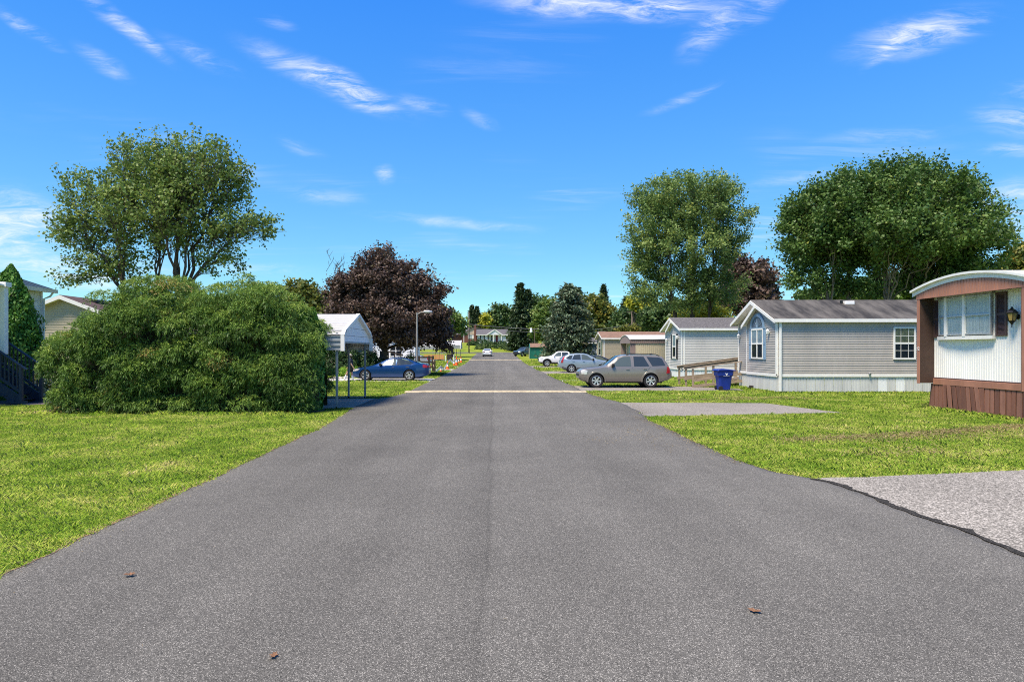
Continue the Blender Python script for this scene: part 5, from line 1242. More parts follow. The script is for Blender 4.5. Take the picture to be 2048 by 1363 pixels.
def wheel_meshes(r, wd, spokes, rim='alloy'):
    key = (r, spokes, rim)
    if key in _wheel_cache: return _wheel_cache[key]
    ri = r * .66
    t = MB().lathe([(ri, -wd * .46), (r * .90, -wd * .5), (r * .985, -wd * .38), (r, -wd * .2), (r, wd * .2), (r * .985, wd * .38), (r * .90, wd * .5), (ri, wd * .46)], axis='y', n=30)
    me1 = t.build('tyre', MATS['rubber'], None, smooth=True, local=True)
    m_ = MB(); m_.lathe([(ri * 1.01, -wd * .47), (ri * .93, -wd * .49), (ri * .88, -wd * .36), (ri * .88, wd * .4)], axis='y', n=30)
    m_.lathe([(0.0, -wd * .44), (ri * .20, -wd * .44), (ri * .24, -wd * .36), (ri * .24, -wd * .2)], axis='y', n=16)
    for k in range(spokes):
        a = 2 * math.pi * k / spokes + .3; d = Vector((math.cos(a), 0, math.sin(a))); p = Vector((-math.sin(a), 0, math.cos(a))); y0 = Vector((0, -wd * .42, 0)); y1 = Vector((0, -wd * .45, 0))
        q = [d * ri * .15 + p * ri * .10 + y0, d * ri * .15 - p * ri * .10 + y0, d * ri * .92 - p * ri * .19 + y1, d * ri * .92 + p * ri * .19 + y1]
        m_.prism(q, (0, wd * .16, 0))
    me2 = m_.build('rim', MATS[rim], None, local=True)
    m_ = MB(); m_.lathe([(0, -wd * .16), (ri * .9, -wd * .16)], axis='y', n=20); m_.lathe([(0, wd * .3), (ri, wd * .3)], axis='y', n=20); me3 = m_.build('brake_disc', MATS['plastic_black'], None, local=True)
    out = []
    for o in (me1, me2, me3): out.append(o.data); bpy.data.objects.remove(o)
    _wheel_cache[key] = out; return out
def make_car(name, label, cat, shape, loc, rz, paint_, axles, r, wins, spokes=5, ws=(1.4, 2.05), rw=None, lower=None, flare=None, seams=(), handles=(), head=None, tail=None, rails=None, mirror=None, chrome=None, bed=None, glass='car_glass', front=None, rear=None, rimm='alloy', wd=.22):
    """local frame: nose at -L/2 on x, up z"""
    t = thing(name, label, cat, loc, rz, group=None); L_ = shape.L; h = L_ / 2
    V, Fc = shape.body(); V = [(x - h, y, z) for x, y, z in V]
    b_ = MB(); b_.add(V, Fc); o = b_.build('body', [MATS[paint_], MATS['plastic_black']], t, smooth=True, local=True)
    cut = []
    for ax in axles:
        c = MB(); W_ = float(shape.plan(ax)); c.mi = 1
        for s_ in (-1, 1):
            a, q = (-W_ - .2, -W_ + .36) if s_ < 0 else (W_ - .36, W_ + .2)
            n = 26; p = [(ax - h + r * 1.16 * math.cos(2 * math.pi * k / n), a, r + r * 1.16 * math.sin(2 * math.pi * k / n)) for k in range(n)]; c.prism(p, (0, q - a, 0))
        co = c.build('cutter', [MATS[paint_], MATS['plastic_black']], t, local=True); cut.append(co)
        md = o.modifiers.new('arch', 'BOOLEAN'); md.operation = 'DIFFERENCE'; md.solver = 'EXACT'; md.object = co
    dg = bpy.context.evaluated_depsgraph_get(); dg.update()
    me = bpy.data.meshes.new_from_object(o.evaluated_get(dg)); o.modifiers.clear(); o.data = me; me.name = 'body'
    me.polygons.foreach_set('use_smooth', np.ones(len(me.polygons), bool)); set_sharp(me, R(32))
    for co in cut: bpy.data.objects.remove(co)
    def panel(poly, off, m_, nm, par=t, both=True):
        """outline in side view (x from the nose, z) laid on both flanks"""
        bm = bmesh.new(); vv = [bm.verts.new((x, 0, z)) for x, z in poly]; f = bm.faces.new(vv)
        if len(poly) > 3: bmesh.ops.triangulate(bm, faces=bm.faces[:])
        span = max(p[0] for p in poly) - min(p[0] for p in poly)
        for _ in range(3 if span > .2 else 1): bmesh.ops.subdivide_edges(bm, edges=bm.edges[:], cuts=1, use_grid_fill=True)
        bm.verts.index_update(); base = [(v.co.x, v.co.z) for v in bm.verts]; fcs = [[v.index for v in f_.verts] for f_ in bm.faces]; bm.free()
        for s_ in ((-1, 1) if both else (-1,)):
            P = [(x - h, s_ * (shape.side(x, z) + off), z) for x, z in base]
            mb = MB(); mb.add(P, fcs); ob = mb.build(nm, MATS[m_], par, local=True)
            ob.data.polygons.foreach_set('use_smooth', np.ones(len(ob.data.polygons), bool))
            sgn = sum(p.normal.y for p in ob.data.polygons)
            if sgn * s_ < 0: ob.data.flip_normals()
    def strip(x0, x1, z0, z1, off, m_, nm):
        for s_ in (-1, 1):
            mb = MB(); n = max(1, int((x1 - x0) / .08)); vs_ = []
            f0 = z0 if callable(z0) else (lambda x: z0); f1 = z1 if callable(z1) else (lambda x: z1)
            for i in range(n + 1):
                x = x0 + (x1 - x0) * i / n; a, c = f0(x), f1(x); vs_ += [(x - h, s_ * (shape.side(x, a) + off), a), (x - h, s_ * (shape.side(x, c) + off), c)]
            mb.add(vs_, [(2 * i, 2 * i + 2, 2 * i + 3, 2 * i + 1) if s_ < 0 else (2 * i, 2 * i + 1, 2 * i + 3, 2 * i + 2) for i in range(n)]); mb.build(nm, MATS[m_], t, smooth=True, local=True)
    for i, wp in enumerate(wins): panel(wp, .012, glass if i else ('car_glass_clear' if glass == 'car_glass' else glass), 'side_window')
    def top_glass(x0, x1, nm, inset=.86):
        mb = MB(); n, k = 8, 8; vs_ = []
        for i in range(n + 1):
            x = x0 + (x1 - x0) * i / n; p = shape.sec(x)
            wv = p[8][0] * inset + (p[6][0] - p[8][0]) * .0
            for j in range(k + 1):
                y = -wv + 2 * wv * j / k; z = float(np.interp(abs(y), [q_[0] for q_ in reversed(p[8:])], [q_[1] for q_ in reversed(p[8:])]))
                vs_.append((x - h, y, z + .014))
        mb.add(vs_, [(i * (k + 1) + j, (i + 1) * (k + 1) + j, (i + 1) * (k + 1) + j + 1, i * (k + 1) + j + 1) for i in range(n) for j in range(k)]); mb.build(nm, MATS['car_glass'], t, smooth=True, local=True)
    top_glass(ws[0], ws[1], 'windscreen')
    if rw: top_glass(rw[0], rw[1], 'rear_window')
    for (x, z0, x2, z1) in seams: panel([(x - .006, z0), (x + .006, z0), (x2 + .006, z1), (x2 - .006, z1)], .004, 'seam', 'door_seam')
    for (x, z) in handles:
        for s_ in (-1, 1):
            y = s_ * (shape.side(x, z) + .022); MB().box(x - h - .09, x - h + .09, y - .014, y + .014, z - .018, z + .018).build('door_handle', MATS[paint_ if chrome is None else 'chrome'], t, local=True, bevel=.006)
    if lower:
        segs = []; a = .25
        for ax in axles: segs.append((a, ax - r * 1.19)); a = ax + r * 1.19
        segs.append((a, L_ - .2))
        for a, c in segs:
            if c - a > .1: strip(a, c, lambda x: float(shape.bot(x)) + .055, lambda x: float(shape.bot(x)) + lower[1], .008, lower[0], 'lower_cladding')
    if flare:
        for ax in axles:
            for s_ in (-1, 1):
                mb = MB(); vs_ = []; n = 18; a0 = -.12
                for k in range(n + 1):
                    a = a0 + (math.pi - 2 * a0) * k / n
                    for rr_, off in ((r * 1.13, .02), (r * 1.16, .03), (r * 1.34, .028), (r * 1.38, .0)):
                        x = min(max(ax + rr_ * math.cos(a), .05), L_ - .05); z = r + rr_ * math.sin(a); vs_.append((x - h, s_ * (shape.side(x, max(z, float(shape.bot(x)) + .06)) + off), z))
                mb.add(vs_, [(4 * k + j, 4 * k + 4 + j, 4 * k + 5 + j, 4 * k + 1 + j) for k in range(n) for j in range(3)]); mb.build('fender_flare', MATS[flare], t, smooth=True, local=True)
    if head: panel(head, .012, 'headlamp', 'headlight')
    if tail: panel(tail, .012, 'tail_red', 'tail_light')
    if mirror:
        x, z = mirror
        for s_ in (-1, 1):
            y = s_ * (shape.side(x, z) + .10); mb = MB(); mb.prism([(x - h - .08, y - .09, z - .05), (x - h + .09, y - .09, z - .07), (x - h + .10, y - .09, z + .10), (x - h - .03, y - .09, z + .11)], (0, .18, 0)); mb.build('mirror', MATS['plastic_black' if paint_ != 'paint_white' else paint_], t, local=True, bevel=.03)
    if rails:
        x0, x1 = rails
        for s_ in (-1, 1):
            pts = []
            for i in range(9):
                x = x0 + (x1 - x0) * i / 8; y = s_ * shape.sec(x)[9][0]; pts.append((x - h, y, shape.sec(x)[9][1] + (.015 if i in (0, 8) else .075)))
            MB().tube(pts, .02, 6).build('roof_rail', MATS['plastic_black'], t, local=True)
        for x in (x0 + .35, x1 - .3):
            y = shape.sec(x)[9][0]; MB().tube([(x - h, -y, shape.sec(x)[9][1] + .075), (x - h, 0, shape.sec(x)[9][1] + .10), (x - h, y, shape.sec(x)[9][1] + .075)], .016, 6).build('roof_bar', MATS['plastic_black'], t, local=True)
    if chrome:
        for a, c in zip(chrome, chrome[1:]):
            for s_ in (-1, 1):
                MB().bar((a[0] - h, s_ * (shape.side(*a) + .012), a[1]), (c[0] - h, s_ * (shape.side(*c) + .012), c[1]), .012, .03).build('chrome_strip', MATS['chrome'], t, local=True)
    # nose and tail panels
    def face(x, boxes):
        for (y0, y1, z0, z1, m_, nm) in boxes:
            d = .03; s_ = -1 if x < h else 1; xx = x - h
            MB().box(min(xx, xx + s_ * d), max(xx, xx + s_ * d), y0, y1, z0, z1).build(nm, MATS[m_], t, local=True, bevel=.008)
    if front: face(.01, front)
    if rear: face(L_ - .01, rear)
    # black underbody plate and wheels
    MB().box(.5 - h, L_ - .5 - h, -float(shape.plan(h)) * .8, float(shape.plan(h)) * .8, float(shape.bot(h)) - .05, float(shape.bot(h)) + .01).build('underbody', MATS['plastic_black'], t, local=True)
    wm = wheel_meshes(r, wd, spokes, rimm)
    for ax in axles:
        for s_ in (-1, 1):
            w_ = bpy.data.objects.new('wheel', None); C.objects.link(w_); w_.parent = t
            w_.location = (ax - h, s_ * (float(shape.plan(ax)) - wd * .5 - .015), r); w_.rotation_euler = (0, random.Random(int(ax * 100)).uniform(0, 1), 0 if s_ < 0 else math.pi)
            for nm, me in zip(('tyre', 'rim', 'brake_disc'), wm):
                c = bpy.data.objects.new(nm, me); C.objects.link(c); c.parent = w_
    return t
plan_suv = [(0, .60), (.06, .74), (.25, .86), (.7, .92), (2.4, .94), (4.0, .93), (4.6, .88), (4.8, .82), (4.87, .74)]
suv = CarShape(4.87, [(0, .80), (.04, .93), (.22, 1.02), (1.15, 1.11), (1.38, 1.15), (2.02, 1.66), (2.35, 1.735), (3.2, 1.755), (4.15, 1.72), (4.42, 1.66), (4.62, 1.35), (4.75, 1.08), (4.80, .92), (4.87, .85)],
    [(0, .78), (.3, .95), (1.3, 1.08), (3, 1.10), (4.87, 1.13)], [(0, .52), (.1, .36), (.5, .30), (4.3, .30), (4.7, .40), (4.87, .50)], plan_suv, [(0, .5), (.3, .72), (1.3, .80), (2.1, .66), (2.6, .66), (4.2, .66), (4.87, .72)])
X = gx(1245.5, 35.1)
make_car('parked_suv', 'pewter SUV parked on the right drive in front of the light grey home', 'suv', suv, (X, 35.1, .016), 0, 'paint_pewter', (.88, 3.73), .375,
    [[(1.68, 1.13), (2.12, 1.56), (2.30, 1.63), (2.70, 1.645), (2.70, 1.135)], [(2.86, 1.135), (2.86, 1.645), (3.40, 1.64), (3.66, 1.145)], [(3.82, 1.15), (3.56, 1.635), (4.22, 1.60), (4.36, 1.54), (4.52, 1.18)]],
    6, (1.45, 2.08), (4.46, 4.66), lower=('paint_pewter', .16), flare='paint_pewter', seams=((1.52, .42, 1.52, 1.10), (2.78, .42, 2.78, 1.66), (3.44, .78, 3.76, 1.14)), handles=((2.52, .98), (3.42, 1.0)),
    head=[(.10, .72), (.36, .72), (.42, .92), (.22, .96), (.08, .92)], tail=[(4.56, .76), (4.76, .78), (4.74, 1.08), (4.60, 1.12)], rails=(2.5, 4.25), mirror=(1.72, 1.17),
    front=[(-.62, .62, .62, .72, 'plastic_black', 'grille'), (-.4, .4, .74, .86, 'chrome', 'grille_bar')], rear=[(-.22, .22, .68, .8, 'plate_white', 'licence_plate')])
sedan_top = [(0, .52), (.04, .66), (.30, .78), (1.2, .93), (1.5, .99), (2.35, 1.385), (2.75, 1.47), (3.3, 1.475), (3.75, 1.40), (4.45, 1.13), (4.62, 1.10), (4.98, 1.07), (5.06, .95), (5.1, .62)]
sedan_plan = [(0, .55), (.08, .70), (.35, .84), (1.0, .915), (2.6, .925), (4.3, .91), (4.8, .84), (5.03, .74), (5.1, .64)]
sedan = CarShape(5.1, sedan_top, [(0, .6), (.4, .76), (1.4, .92), (3, .97), (4.4, 1.03), (5.1, 1.0)], [(0, .32), (.12, .22), (.5, .18), (4.5, .19), (4.95, .32), (5.1, .42)], sedan_plan,
    [(0, .45), (.4, .66), (1.4, .78), (2.3, .62), (2.8, .60), (3.5, .60), (4.4, .72), (5.1, .62)])
sedan_wins = [[(1.98, .985), (2.42, 1.30), (2.78, 1.385), (2.95, 1.39), (2.95, 1.0)], [(3.03, 1.0), (3.03, 1.39), (3.35, 1.385), (3.75, 1.28), (4.08, 1.10), (3.9, 1.04)]]
def make_sedan(label, loc, rz, p, chrome=True, **k):
    return make_car('parked_sedan', label, 'sedan', sedan, loc, rz, p, (.98, 3.84), .345, sedan_wins, 5, (1.58, 2.42), (3.78, 4.42),
        seams=((1.75, .32, 1.72, .95), (2.99, .30, 2.99, 1.40), (3.72, .62, 3.95, 1.0)), handles=((2.78, .86), (3.72, .90)),
        head=[(.16, .60), (.46, .64), (.62, .76), (.40, .75), (.14, .69)], tail=[(4.72, .84), (5.02, .82), (5.0, 1.0), (4.72, 1.03)], mirror=(1.95, 1.03),
        chrome=[(1.95, .975), (2.40, 1.315), (2.78, 1.40), (3.35, 1.40), (3.78, 1.29), (4.14, 1.10)] if chrome else None,
        front=[(-.5, .5, .36, .52, 'plastic_black', 'grille')], rear=[(-.24, .24, .62, .74, 'plate_white', 'licence_plate'), (-.72, -.40, .84, .98, 'tail_red', 'tail_light'), (.40, .72, .84, .98, 'tail_red', 'tail_light')], **k)
make_sedan('dark blue sedan parked under the purple maple on the left drive', (gx(783, 43.2), 43.2, .016), 0, 'paint_blue')
cross = CarShape(4.55, [(0, .72), (.04, .86), (.25, .98), (.95, 1.10), (1.2, 1.15), (2.0, 1.60), (2.4, 1.675), (3.0, 1.68), (3.7, 1.60), (4.15, 1.44), (4.38, 1.15), (4.46, .95), (4.55, .75)],
    [(0, .74), (.3, .9), (1.2, 1.05), (3, 1.10), (4.55, 1.2)], [(0, .45), (.12, .32), (.5, .26), (4.0, .27), (4.4, .40), (4.55, .5)], [(0, .58), (.08, .72), (.3, .85), (.9, .91), (2.4, .92), (3.8, .90), (4.35, .84), (4.55, .74)], [(0, .5), (.3, .7), (1.2, .78), (2.0, .64), (3.6, .62), (4.2, .60), (4.55, .66)])
make_car('parked_crossover', 'silver blue crossover parked nose in, second on the right', 'suv', cross, (gx(1164, 57.2) + .2, 57.2, .016), math.pi, 'paint_silverblue', (.88, 3.50), .355,
    [[(1.62, 1.10), (2.12, 1.50), (2.42, 1.57), (2.62, 1.575), (2.62, 1.12)], [(2.70, 1.12), (2.70, 1.575), (3.25, 1.55), (3.45, 1.15)], [(3.52, 1.16), (3.36, 1.53), (3.72, 1.46), (3.98, 1.28), (3.86, 1.2)]], 6, (1.25, 2.05), (3.95, 4.30),
    lower=('cladding', .17), seams=((1.5, .4, 1.5, 1.08), (2.66, .4, 2.66, 1.58), (3.3, .7, 3.5, 1.14)), handles=((2.45, .97), (3.3, 1.0)), head=[(.10, .78), (.45, .82), (.6, .97), (.3, .96), (.08, .9)],
    tail=[(4.22, .86), (4.42, .86), (4.34, 1.16), (4.12, 1.45), (4.04, 1.42), (4.2, 1.1)], mirror=(1.6, 1.13), rear=[(-.22, .22, .8, .92, 'plate_white', 'licence_plate')])
pick = CarShape(5.4, [(0, .92), (.04, 1.04), (.25, 1.12), (1.2, 1.20), (1.45, 1.25), (2.05, 1.70), (2.35, 1.79), (3.3, 1.79), (3.55, 1.74), (3.72, 1.30), (3.78, 1.26), (5.34, 1.28), (5.4, 1.2)],
    [(0, .9), (.3, 1.05), (1.3, 1.16), (3.6, 1.2), (5.4, 1.22)], [(0, .62), (.12, .50), (.5, .46), (5.0, .46), (5.4, .58)], [(0, .62), (.1, .78), (.4, .90), (1.0, .95), (3.0, .95), (5.2, .94), (5.4, .9)], [(0, .5), (.3, .74), (1.3, .82), (2.1, .66), (3.5, .66), (3.8, .86), (5.4, .86)])
make_car('parked_pickup', 'white pickup truck with black fender flares parked beyond the crossover', 'pickup', pick, (gx(1077, 77) + 2.7, 77, .016), 0, 'paint_white', (.95, 4.2), .40,
    [[(1.72, 1.22), (2.12, 1.60), (2.35, 1.69), (2.62, 1.69), (2.62, 1.23)], [(2.70, 1.23), (2.70, 1.69), (3.38, 1.67), (3.52, 1.24)]], 6, (1.5, 2.08), (3.58, 3.70),
    flare='plastic_black', seams=((1.6, .55, 1.6, 1.2), (2.66, .55, 2.66, 1.7), (3.6, .55, 3.6, 1.2)), handles=((2.45, 1.08), (3.3, 1.1)), head=[(.10, .9), (.4, .92), (.44, 1.04), (.2, 1.06), (.08, 1.02)], mirror=(1.75, 1.26),
    front=[(-.6, .6, .66, .96, 'plastic_black', 'grille')], rimm='alloy')
make_car('parked_suv', 'dark teal grey SUV standing angled by the green shed', 'suv', suv, (gx(1048, 126), 126, float(gz(126)) + .03), R(48), 'paint_teal', (.88, 3.73), .37,
    [[(1.68, 1.13), (2.12, 1.56), (2.70, 1.645), (2.70, 1.135)], [(2.86, 1.135), (2.86, 1.645), (3.40, 1.64), (3.66, 1.145)], [(3.82, 1.15), (3.56, 1.635), (4.22, 1.60), (4.52, 1.18)]], 6, (1.45, 2.08), (4.46, 4.66), flare='plastic_black', mirror=(1.72, 1.17),
    head=[(.10, .72), (.36, .72), (.42, .92), (.22, .96), (.08, .92)], front=[(-.7, .7, .5, .84, 'plastic_black', 'grille')])
w1 = make_sedan('white sedan driving away at the far end of the road', (gx(974.3, 122), 122 + 2.5, float(gz(124)) + .05), R(-90), 'paint_white', False); w1.name = 'moving_sedan'
make_sedan('dark sedan mostly hidden between the crossover and the pewter SUV', (gx(1199, 60.3), 60.2 + .25, .016), math.pi, 'paint_dark', False)
make_sedan('white sedan behind the purple maple trunk', (gx(744, 62.6) - .3, 64.2, .016), math.pi, 'paint_white', False)
make_sedan('silver sedan behind the dark fence left of the lamp post', (gx(842, 74.6) - 1.4, 74.8, .016), 0, 'paint_silver', False)

# ------------------------------------------------------------------ street furniture and small things
def street_lamp():
    Y = 45.2; x = gx(834, Y); t = thing('street_lamp', 'tall thin metal street lamp in front of the purple maple', 'street lamp', (x, Y, 0))
    MB().tube([(x, Y, 0), (x, Y, 2.5), (x, Y, pz(625, Y))], [.085, .075, .055], 10).build('pole', MATS['pole_metal'], t, smooth=True)
    z = pz(626, Y); MB().tube([(x, Y, z - .1), (x + .25, Y, z + .05), (x + .75, Y, z + .1)], .035, 8).build('arm', MATS['pole_metal'], t, smooth=True)
    MB().lathe([(.0, .30), (.07, .24), (.11, .05), (.10, -.2), (.05, -.32), (0, -.34)], (x + .78, Y, z + .1), axis='x', n=10).build('lamp_head', MATS['aluminium'], t, smooth=True)
    MB().lathe([(.14, 0), (.14, .12), (.09, .16)], (x, Y, 0), n=10).build('base_plate', MATS['pole_metal'], t)
street_lamp()
def yard_lamp():
    Y = 118.0; x = gx(1069, Y); b = float(gz(Y)); t = thing('yard_lamp', 'small yard lamp with white shade on a bent post by the green shed', 'street lamp', (x, Y, b))
    zt = pz(659, Y); MB().tube([(x, Y, b), (x, Y, zt - .2), (x - .15, Y, zt), (x - .55, Y, zt)], .06, 8).build('post', MATS['pole_wood'], t, smooth=True)
    MB().lathe([(.05, .45), (.12, .35), (.14, .1), (.24, -.1), (.22, -.38), (0, -.42)], (x - .62, Y, zt - .1), n=12).build('lamp_shade', MATS['lamp_white'], t, smooth=True)
yard_lamp()
def pole(label, px, Y, top, r=.15, cross=None):
    x = gx(px, Y); b = float(gz(Y)); t = thing('utility_pole', label, 'utility pole', (x, Y, b), group='utility poles')
    zt = pz(top, Y); MB().tube([(x, Y, b - .2), (x, Y, zt)], [r, r * .7], 8).build('pole', MATS['pole_wood'], t, smooth=True)
    if cross: MB().box(x - .9, x + .9, Y - .06, Y + .06, zt - cross, zt - cross + .12).build('crossarm', MATS['pole_wood'], t)
    return x, Y, zt
pA = pole('wooden utility pole beside the brick house', 938, 152, 624, .16)
pB = pole('wooden utility pole behind the cream home', 1264, 112, 622, .15, .25)
def wire(label, p, q, sag, r=.03):
    p = Vector(p); q = Vector(q); pts = []
    for i in range(15): s_ = i / 14; v = p.lerp(q, s_); v.z -= sag * 4 * s_ * (1 - s_); pts.append(v)
    o = MB().tube(pts, r, 4, False).build('overhead_wire', MATS['wire']); tag(o, label, 'wire', 'overhead wires')
zA = pz(648, 152)
wire('thick overhead wire running from the left pole over the road', (pA[0], 152, zA), (gx(1140, 120), 120, pz(660, 120)), .25, .055)
wire('thin overhead wire just below the thick one', (pA[0], 152, zA - .7), (gx(1140, 120), 120, pz(660, 120) - .6), .25)
wire('overhead wire left of the left pole towards the purple maple', (pA[0], 152, zA), (gx(850, 140), 140, pz(657, 140)), .5)
wire('upper wire between the blue spruce and the right pole', (gx(1140, 120), 120, pz(660, 120)), (pB[0], 112, pz(648, 112)), .3, .045)
wire('lower wire between the blue spruce and the right pole', (gx(1140, 120), 120, pz(660, 120) - .6), (pB[0], 112, pz(650, 112)), .35)
wire('wire from the right pole top dipping behind the birch', (pB[0], 112, pB[2]), (gx(1380, 100), 100, pz(640, 100)), 1.1)
wire('low wire running right from the right pole', (pB[0], 112, pz(648, 112)), (gx(1420, 100), 100, pz(650, 100)), .2, .045)

def recycling_bin():
    Y = 32.4; x = gx(1447, Y); t = thing('recycling_bin', 'blue wheeled recycling bin with white diamond mark beside the grey home', 'bin', (x, Y, 0))
    m = MB(); z = [.04, .72, .74, .97]; hw = [.26, .33, .37, .39]; hd = [.27, .34, .38, .40]
    vs_ = []
    for zz, a, d in zip(z, hw, hd):
        c = .07
        for sx, sy in ((-1, -1), (1, -1), (1, 1), (-1, 1)):
            for k in ((0, 1) if sx * sy > 0 else (1, 0)): vs_.append((x + sx * (a - (c if k else 0)), Y + sy * (d - (0 if k else c)), zz))
    fs = [tuple(reversed(range(8))), tuple(range(24, 32))]
    for i in range(3):
        for k in range(8): fs.append((8 * i + k, 8 * i + (k + 1) % 8, 8 * i + 8 + (k + 1) % 8, 8 * i + 8 + k))
    m.add(vs_, fs); m.build('body', MATS['bin_blue'], t, bevel=.01)
    m = MB(); m.prism([(x - .43, Y - .43, .975), (x + .50, Y - .43, .975), (x + .46, Y - .43, 1.02), (x + .1, Y - .43, 1.07), (x - .36, Y - .43, 1.06)], (0, .86, 0)); m.build('lid', MATS['bin_blue'], t, bevel=.015)
    MB().tube([(x - .48, Y - .3, 1.0), (x - .48, Y + .3, 1.0)], .02, 6).build('handle', MATS['bin_blue'], t)
    for s_ in (-1, 1): MB().lathe([(0, -.03), (.11, -.03), (.12, 0), (.11, .03), (0, .03)], (x - .24, Y + s_ * .30, .12), axis='y', n=14).build('wheel', MATS['rubber'], t)
    yy = Y - .385; zc = .86; m = MB()
    for k in range(4):
        a0 = math.pi / 2 * k; a1 = a0 + math.pi / 2; p = lambda a, r_: (x + .02 + r_ * math.cos(a), yy, zc + r_ * math.sin(a))
        m.prism([p(a0, .078), p(a1, .078), p(a1, .03), p(a0, .03)], (0, -.006, 0))
    m.build('diamond_mark', MATS['lamp_white'], t)
    m = MB(); m.prism([(x + .02, yy, zc - .06), (x + .05, yy, zc - .085), (x + .02, yy, zc - .11), (x - .01, yy, zc - .085)], (0, -.006, 0))
    for k in range(9): m.box(x - .13 + k * .033, x - .13 + k * .033 + .022, yy - .004, yy + .004, zc - .125, zc - .113)
    m.build('printed_line', MATS['lamp_white'], t)
recycling_bin()
def green_shed():
    Y = 112.0; b = float(gz(Y)); x0 = gx(1059, Y); t = thing('garden_shed', 'green wooden shed with brown roof and arched pale front', 'shed', (x0 + 1.5, Y + 1.3, b))
    x1 = gx(1102, Y); y1 = Y + 2.5
    for k in range(16):
        xa = x0 + .1 + (x1 - x0 - .1) * k / 16; MB().box(xa, xa + (x1 - x0 - .1) / 16 - .012, Y, Y + .04, b - .05, b + 2.0).build('board', MATS['green_paint'], t)
    MB().box(x0 + .1, x1, Y + .05, y1, b - .05, b + 1.98).build('core', MATS['green_paint'], t)
    pts = [(Y + 1.25 - 1.3 * math.cos(a), b + 1.75 + .85 * math.sin(a)) for a in [math.pi * i / 10 for i in range(11)]]
    MB().prism([(x0 + .02, p, q_) for p, q_ in pts] + [(x0 + .02, y1, b - .05), (x0 + .02, Y - .05, b - .05)], (.08, 0, 0)).build('front', MATS['green_paint'], t)
    MB().box(x0 - .03, x0 + .02, Y + .55, Y + 1.6, b, b + 1.85).build('door', MATS['stone_pale'], t)
    m = MB()
    for s_ in (0, 1):
        ya, yb_ = (Y - .2, Y + 1.25) if s_ == 0 else (y1 + .2, Y + 1.25)
        m.prism([(x0 + .1, ya, b + 1.95), (x0 + .1, yb_, b + 2.62), (x0 + .1, yb_, b + 2.68), (x0 + .1, ya, b + 2.01)], (x1 - x0 + .1, 0, 0))
    m.build('roof', MATS['shingle_brown'], t)
green_shed()
def cone(label, px, Y, h=.75):
    x = gx(px, Y); b = float(gz(Y)); t = thing('traffic_cone', label, 'traffic cone', (x, Y, b), group='traffic cones on the left verge')
    MB().lathe([(.14 * h / .75, .03), (.085 * h / .75, h * .38)], n=14).build('cone_body', MATS['cone_orange'], t, local=True, smooth=True)
    MB().lathe([(.0855 * h / .75, h * .38), (.055 * h / .75, h * .64)], n=14).build('white_band', MATS['lamp_white'], t, local=True, smooth=True)
    MB().lathe([(.0555 * h / .75, h * .64), (.025, h), (0, h)], n=14).build('cone_top', MATS['cone_orange'], t, local=True, smooth=True)
    MB().box(-.2 * h / .75, .2 * h / .75, -.2 * h / .75, .2 * h / .75, 0, .03).build('base', MATS['cone_orange'], t, local=True, bevel=.01)
cone('nearest small orange cone where the caution tape sags to the grass', 882, 58, .55); cone('orange cone at the verge, second from the blue sedan', 895, 66, .85)
cone('short orange cone left of the tall one', 908, 78, .8); cone('tallest orange cone beside the shared drive', 913, 78.6, 1.2); cone('farthest orange cone close to the road edge', 922, 91, 1.0); cone('small orange cone just left of the farthest one', 917.5, 90, .75)
def tape():
    pts = [(gx(871, 56), 56, .05), (gx(882, 58), 58, .5), (gx(888, 62), 62, .12), (gx(895, 66), 66, .62), (gx(901, 72), 72, .9), (gx(905, 76), 76, .5), (gx(912, 78.6), 78.6, .95)]
    V = []
    for x, y, z in pts: V += [(x, y, z - .09), (x, y, z + .09)]
    m = MB(); m.add(V, [(2 * i, 2 * i + 2, 2 * i + 3, 2 * i + 1) for i in range(len(pts) - 1)]); o = m.build('caution_tape', MATS['lamp_white'])
    sol = o.modifiers.new('thick', 'SOLIDIFY'); sol.thickness = .01; tag(o, 'pale plastic tape slung from cone to cone on the verge', 'tape')
tape()
t = thing('orange_mesh_fence', 'strip of orange safety netting below the far carports', 'fence', (gx(868, 98), 98, .2))
xa, xb_ = gx(848, 98), gx(888, 98)
for k in range(5): x = xa + (xb_ - xa) * k / 4; MB().box(x - .03, x + .03, 97.97, 98.03, .1, 1.35).build('stake', MATS['wood_grey'], t)
m = MB(); n = 24
for k in range(n):
    x = xa + (xb_ - xa) * k / n; m.box(x, x + .03, 97.99, 98.0, .55, 1.2)
for k in range(7): m.bar((xa, 97.985, .58 + k * .1), (xb_, 97.985, .58 + k * .1 - .04 * math.sin(k)), .01, .05)
m.build('netting', MATS['orange_net'], t)
t = thing('notice_board', 'dark square board on two white posts near the far carports', 'board', (gx(899, 97), 97, .15)); x = gx(899, 97)
MB().box(x - .42, x + .42, 96.98, 97.03, .45, 1.35).build('board', MATS['dark_wood'], t)
for s_ in (-.62, .55): MB().box(x + s_, x + s_ + .1, 97, 97.08, 0, 1.2).build('post', MATS['lamp_white'], t)
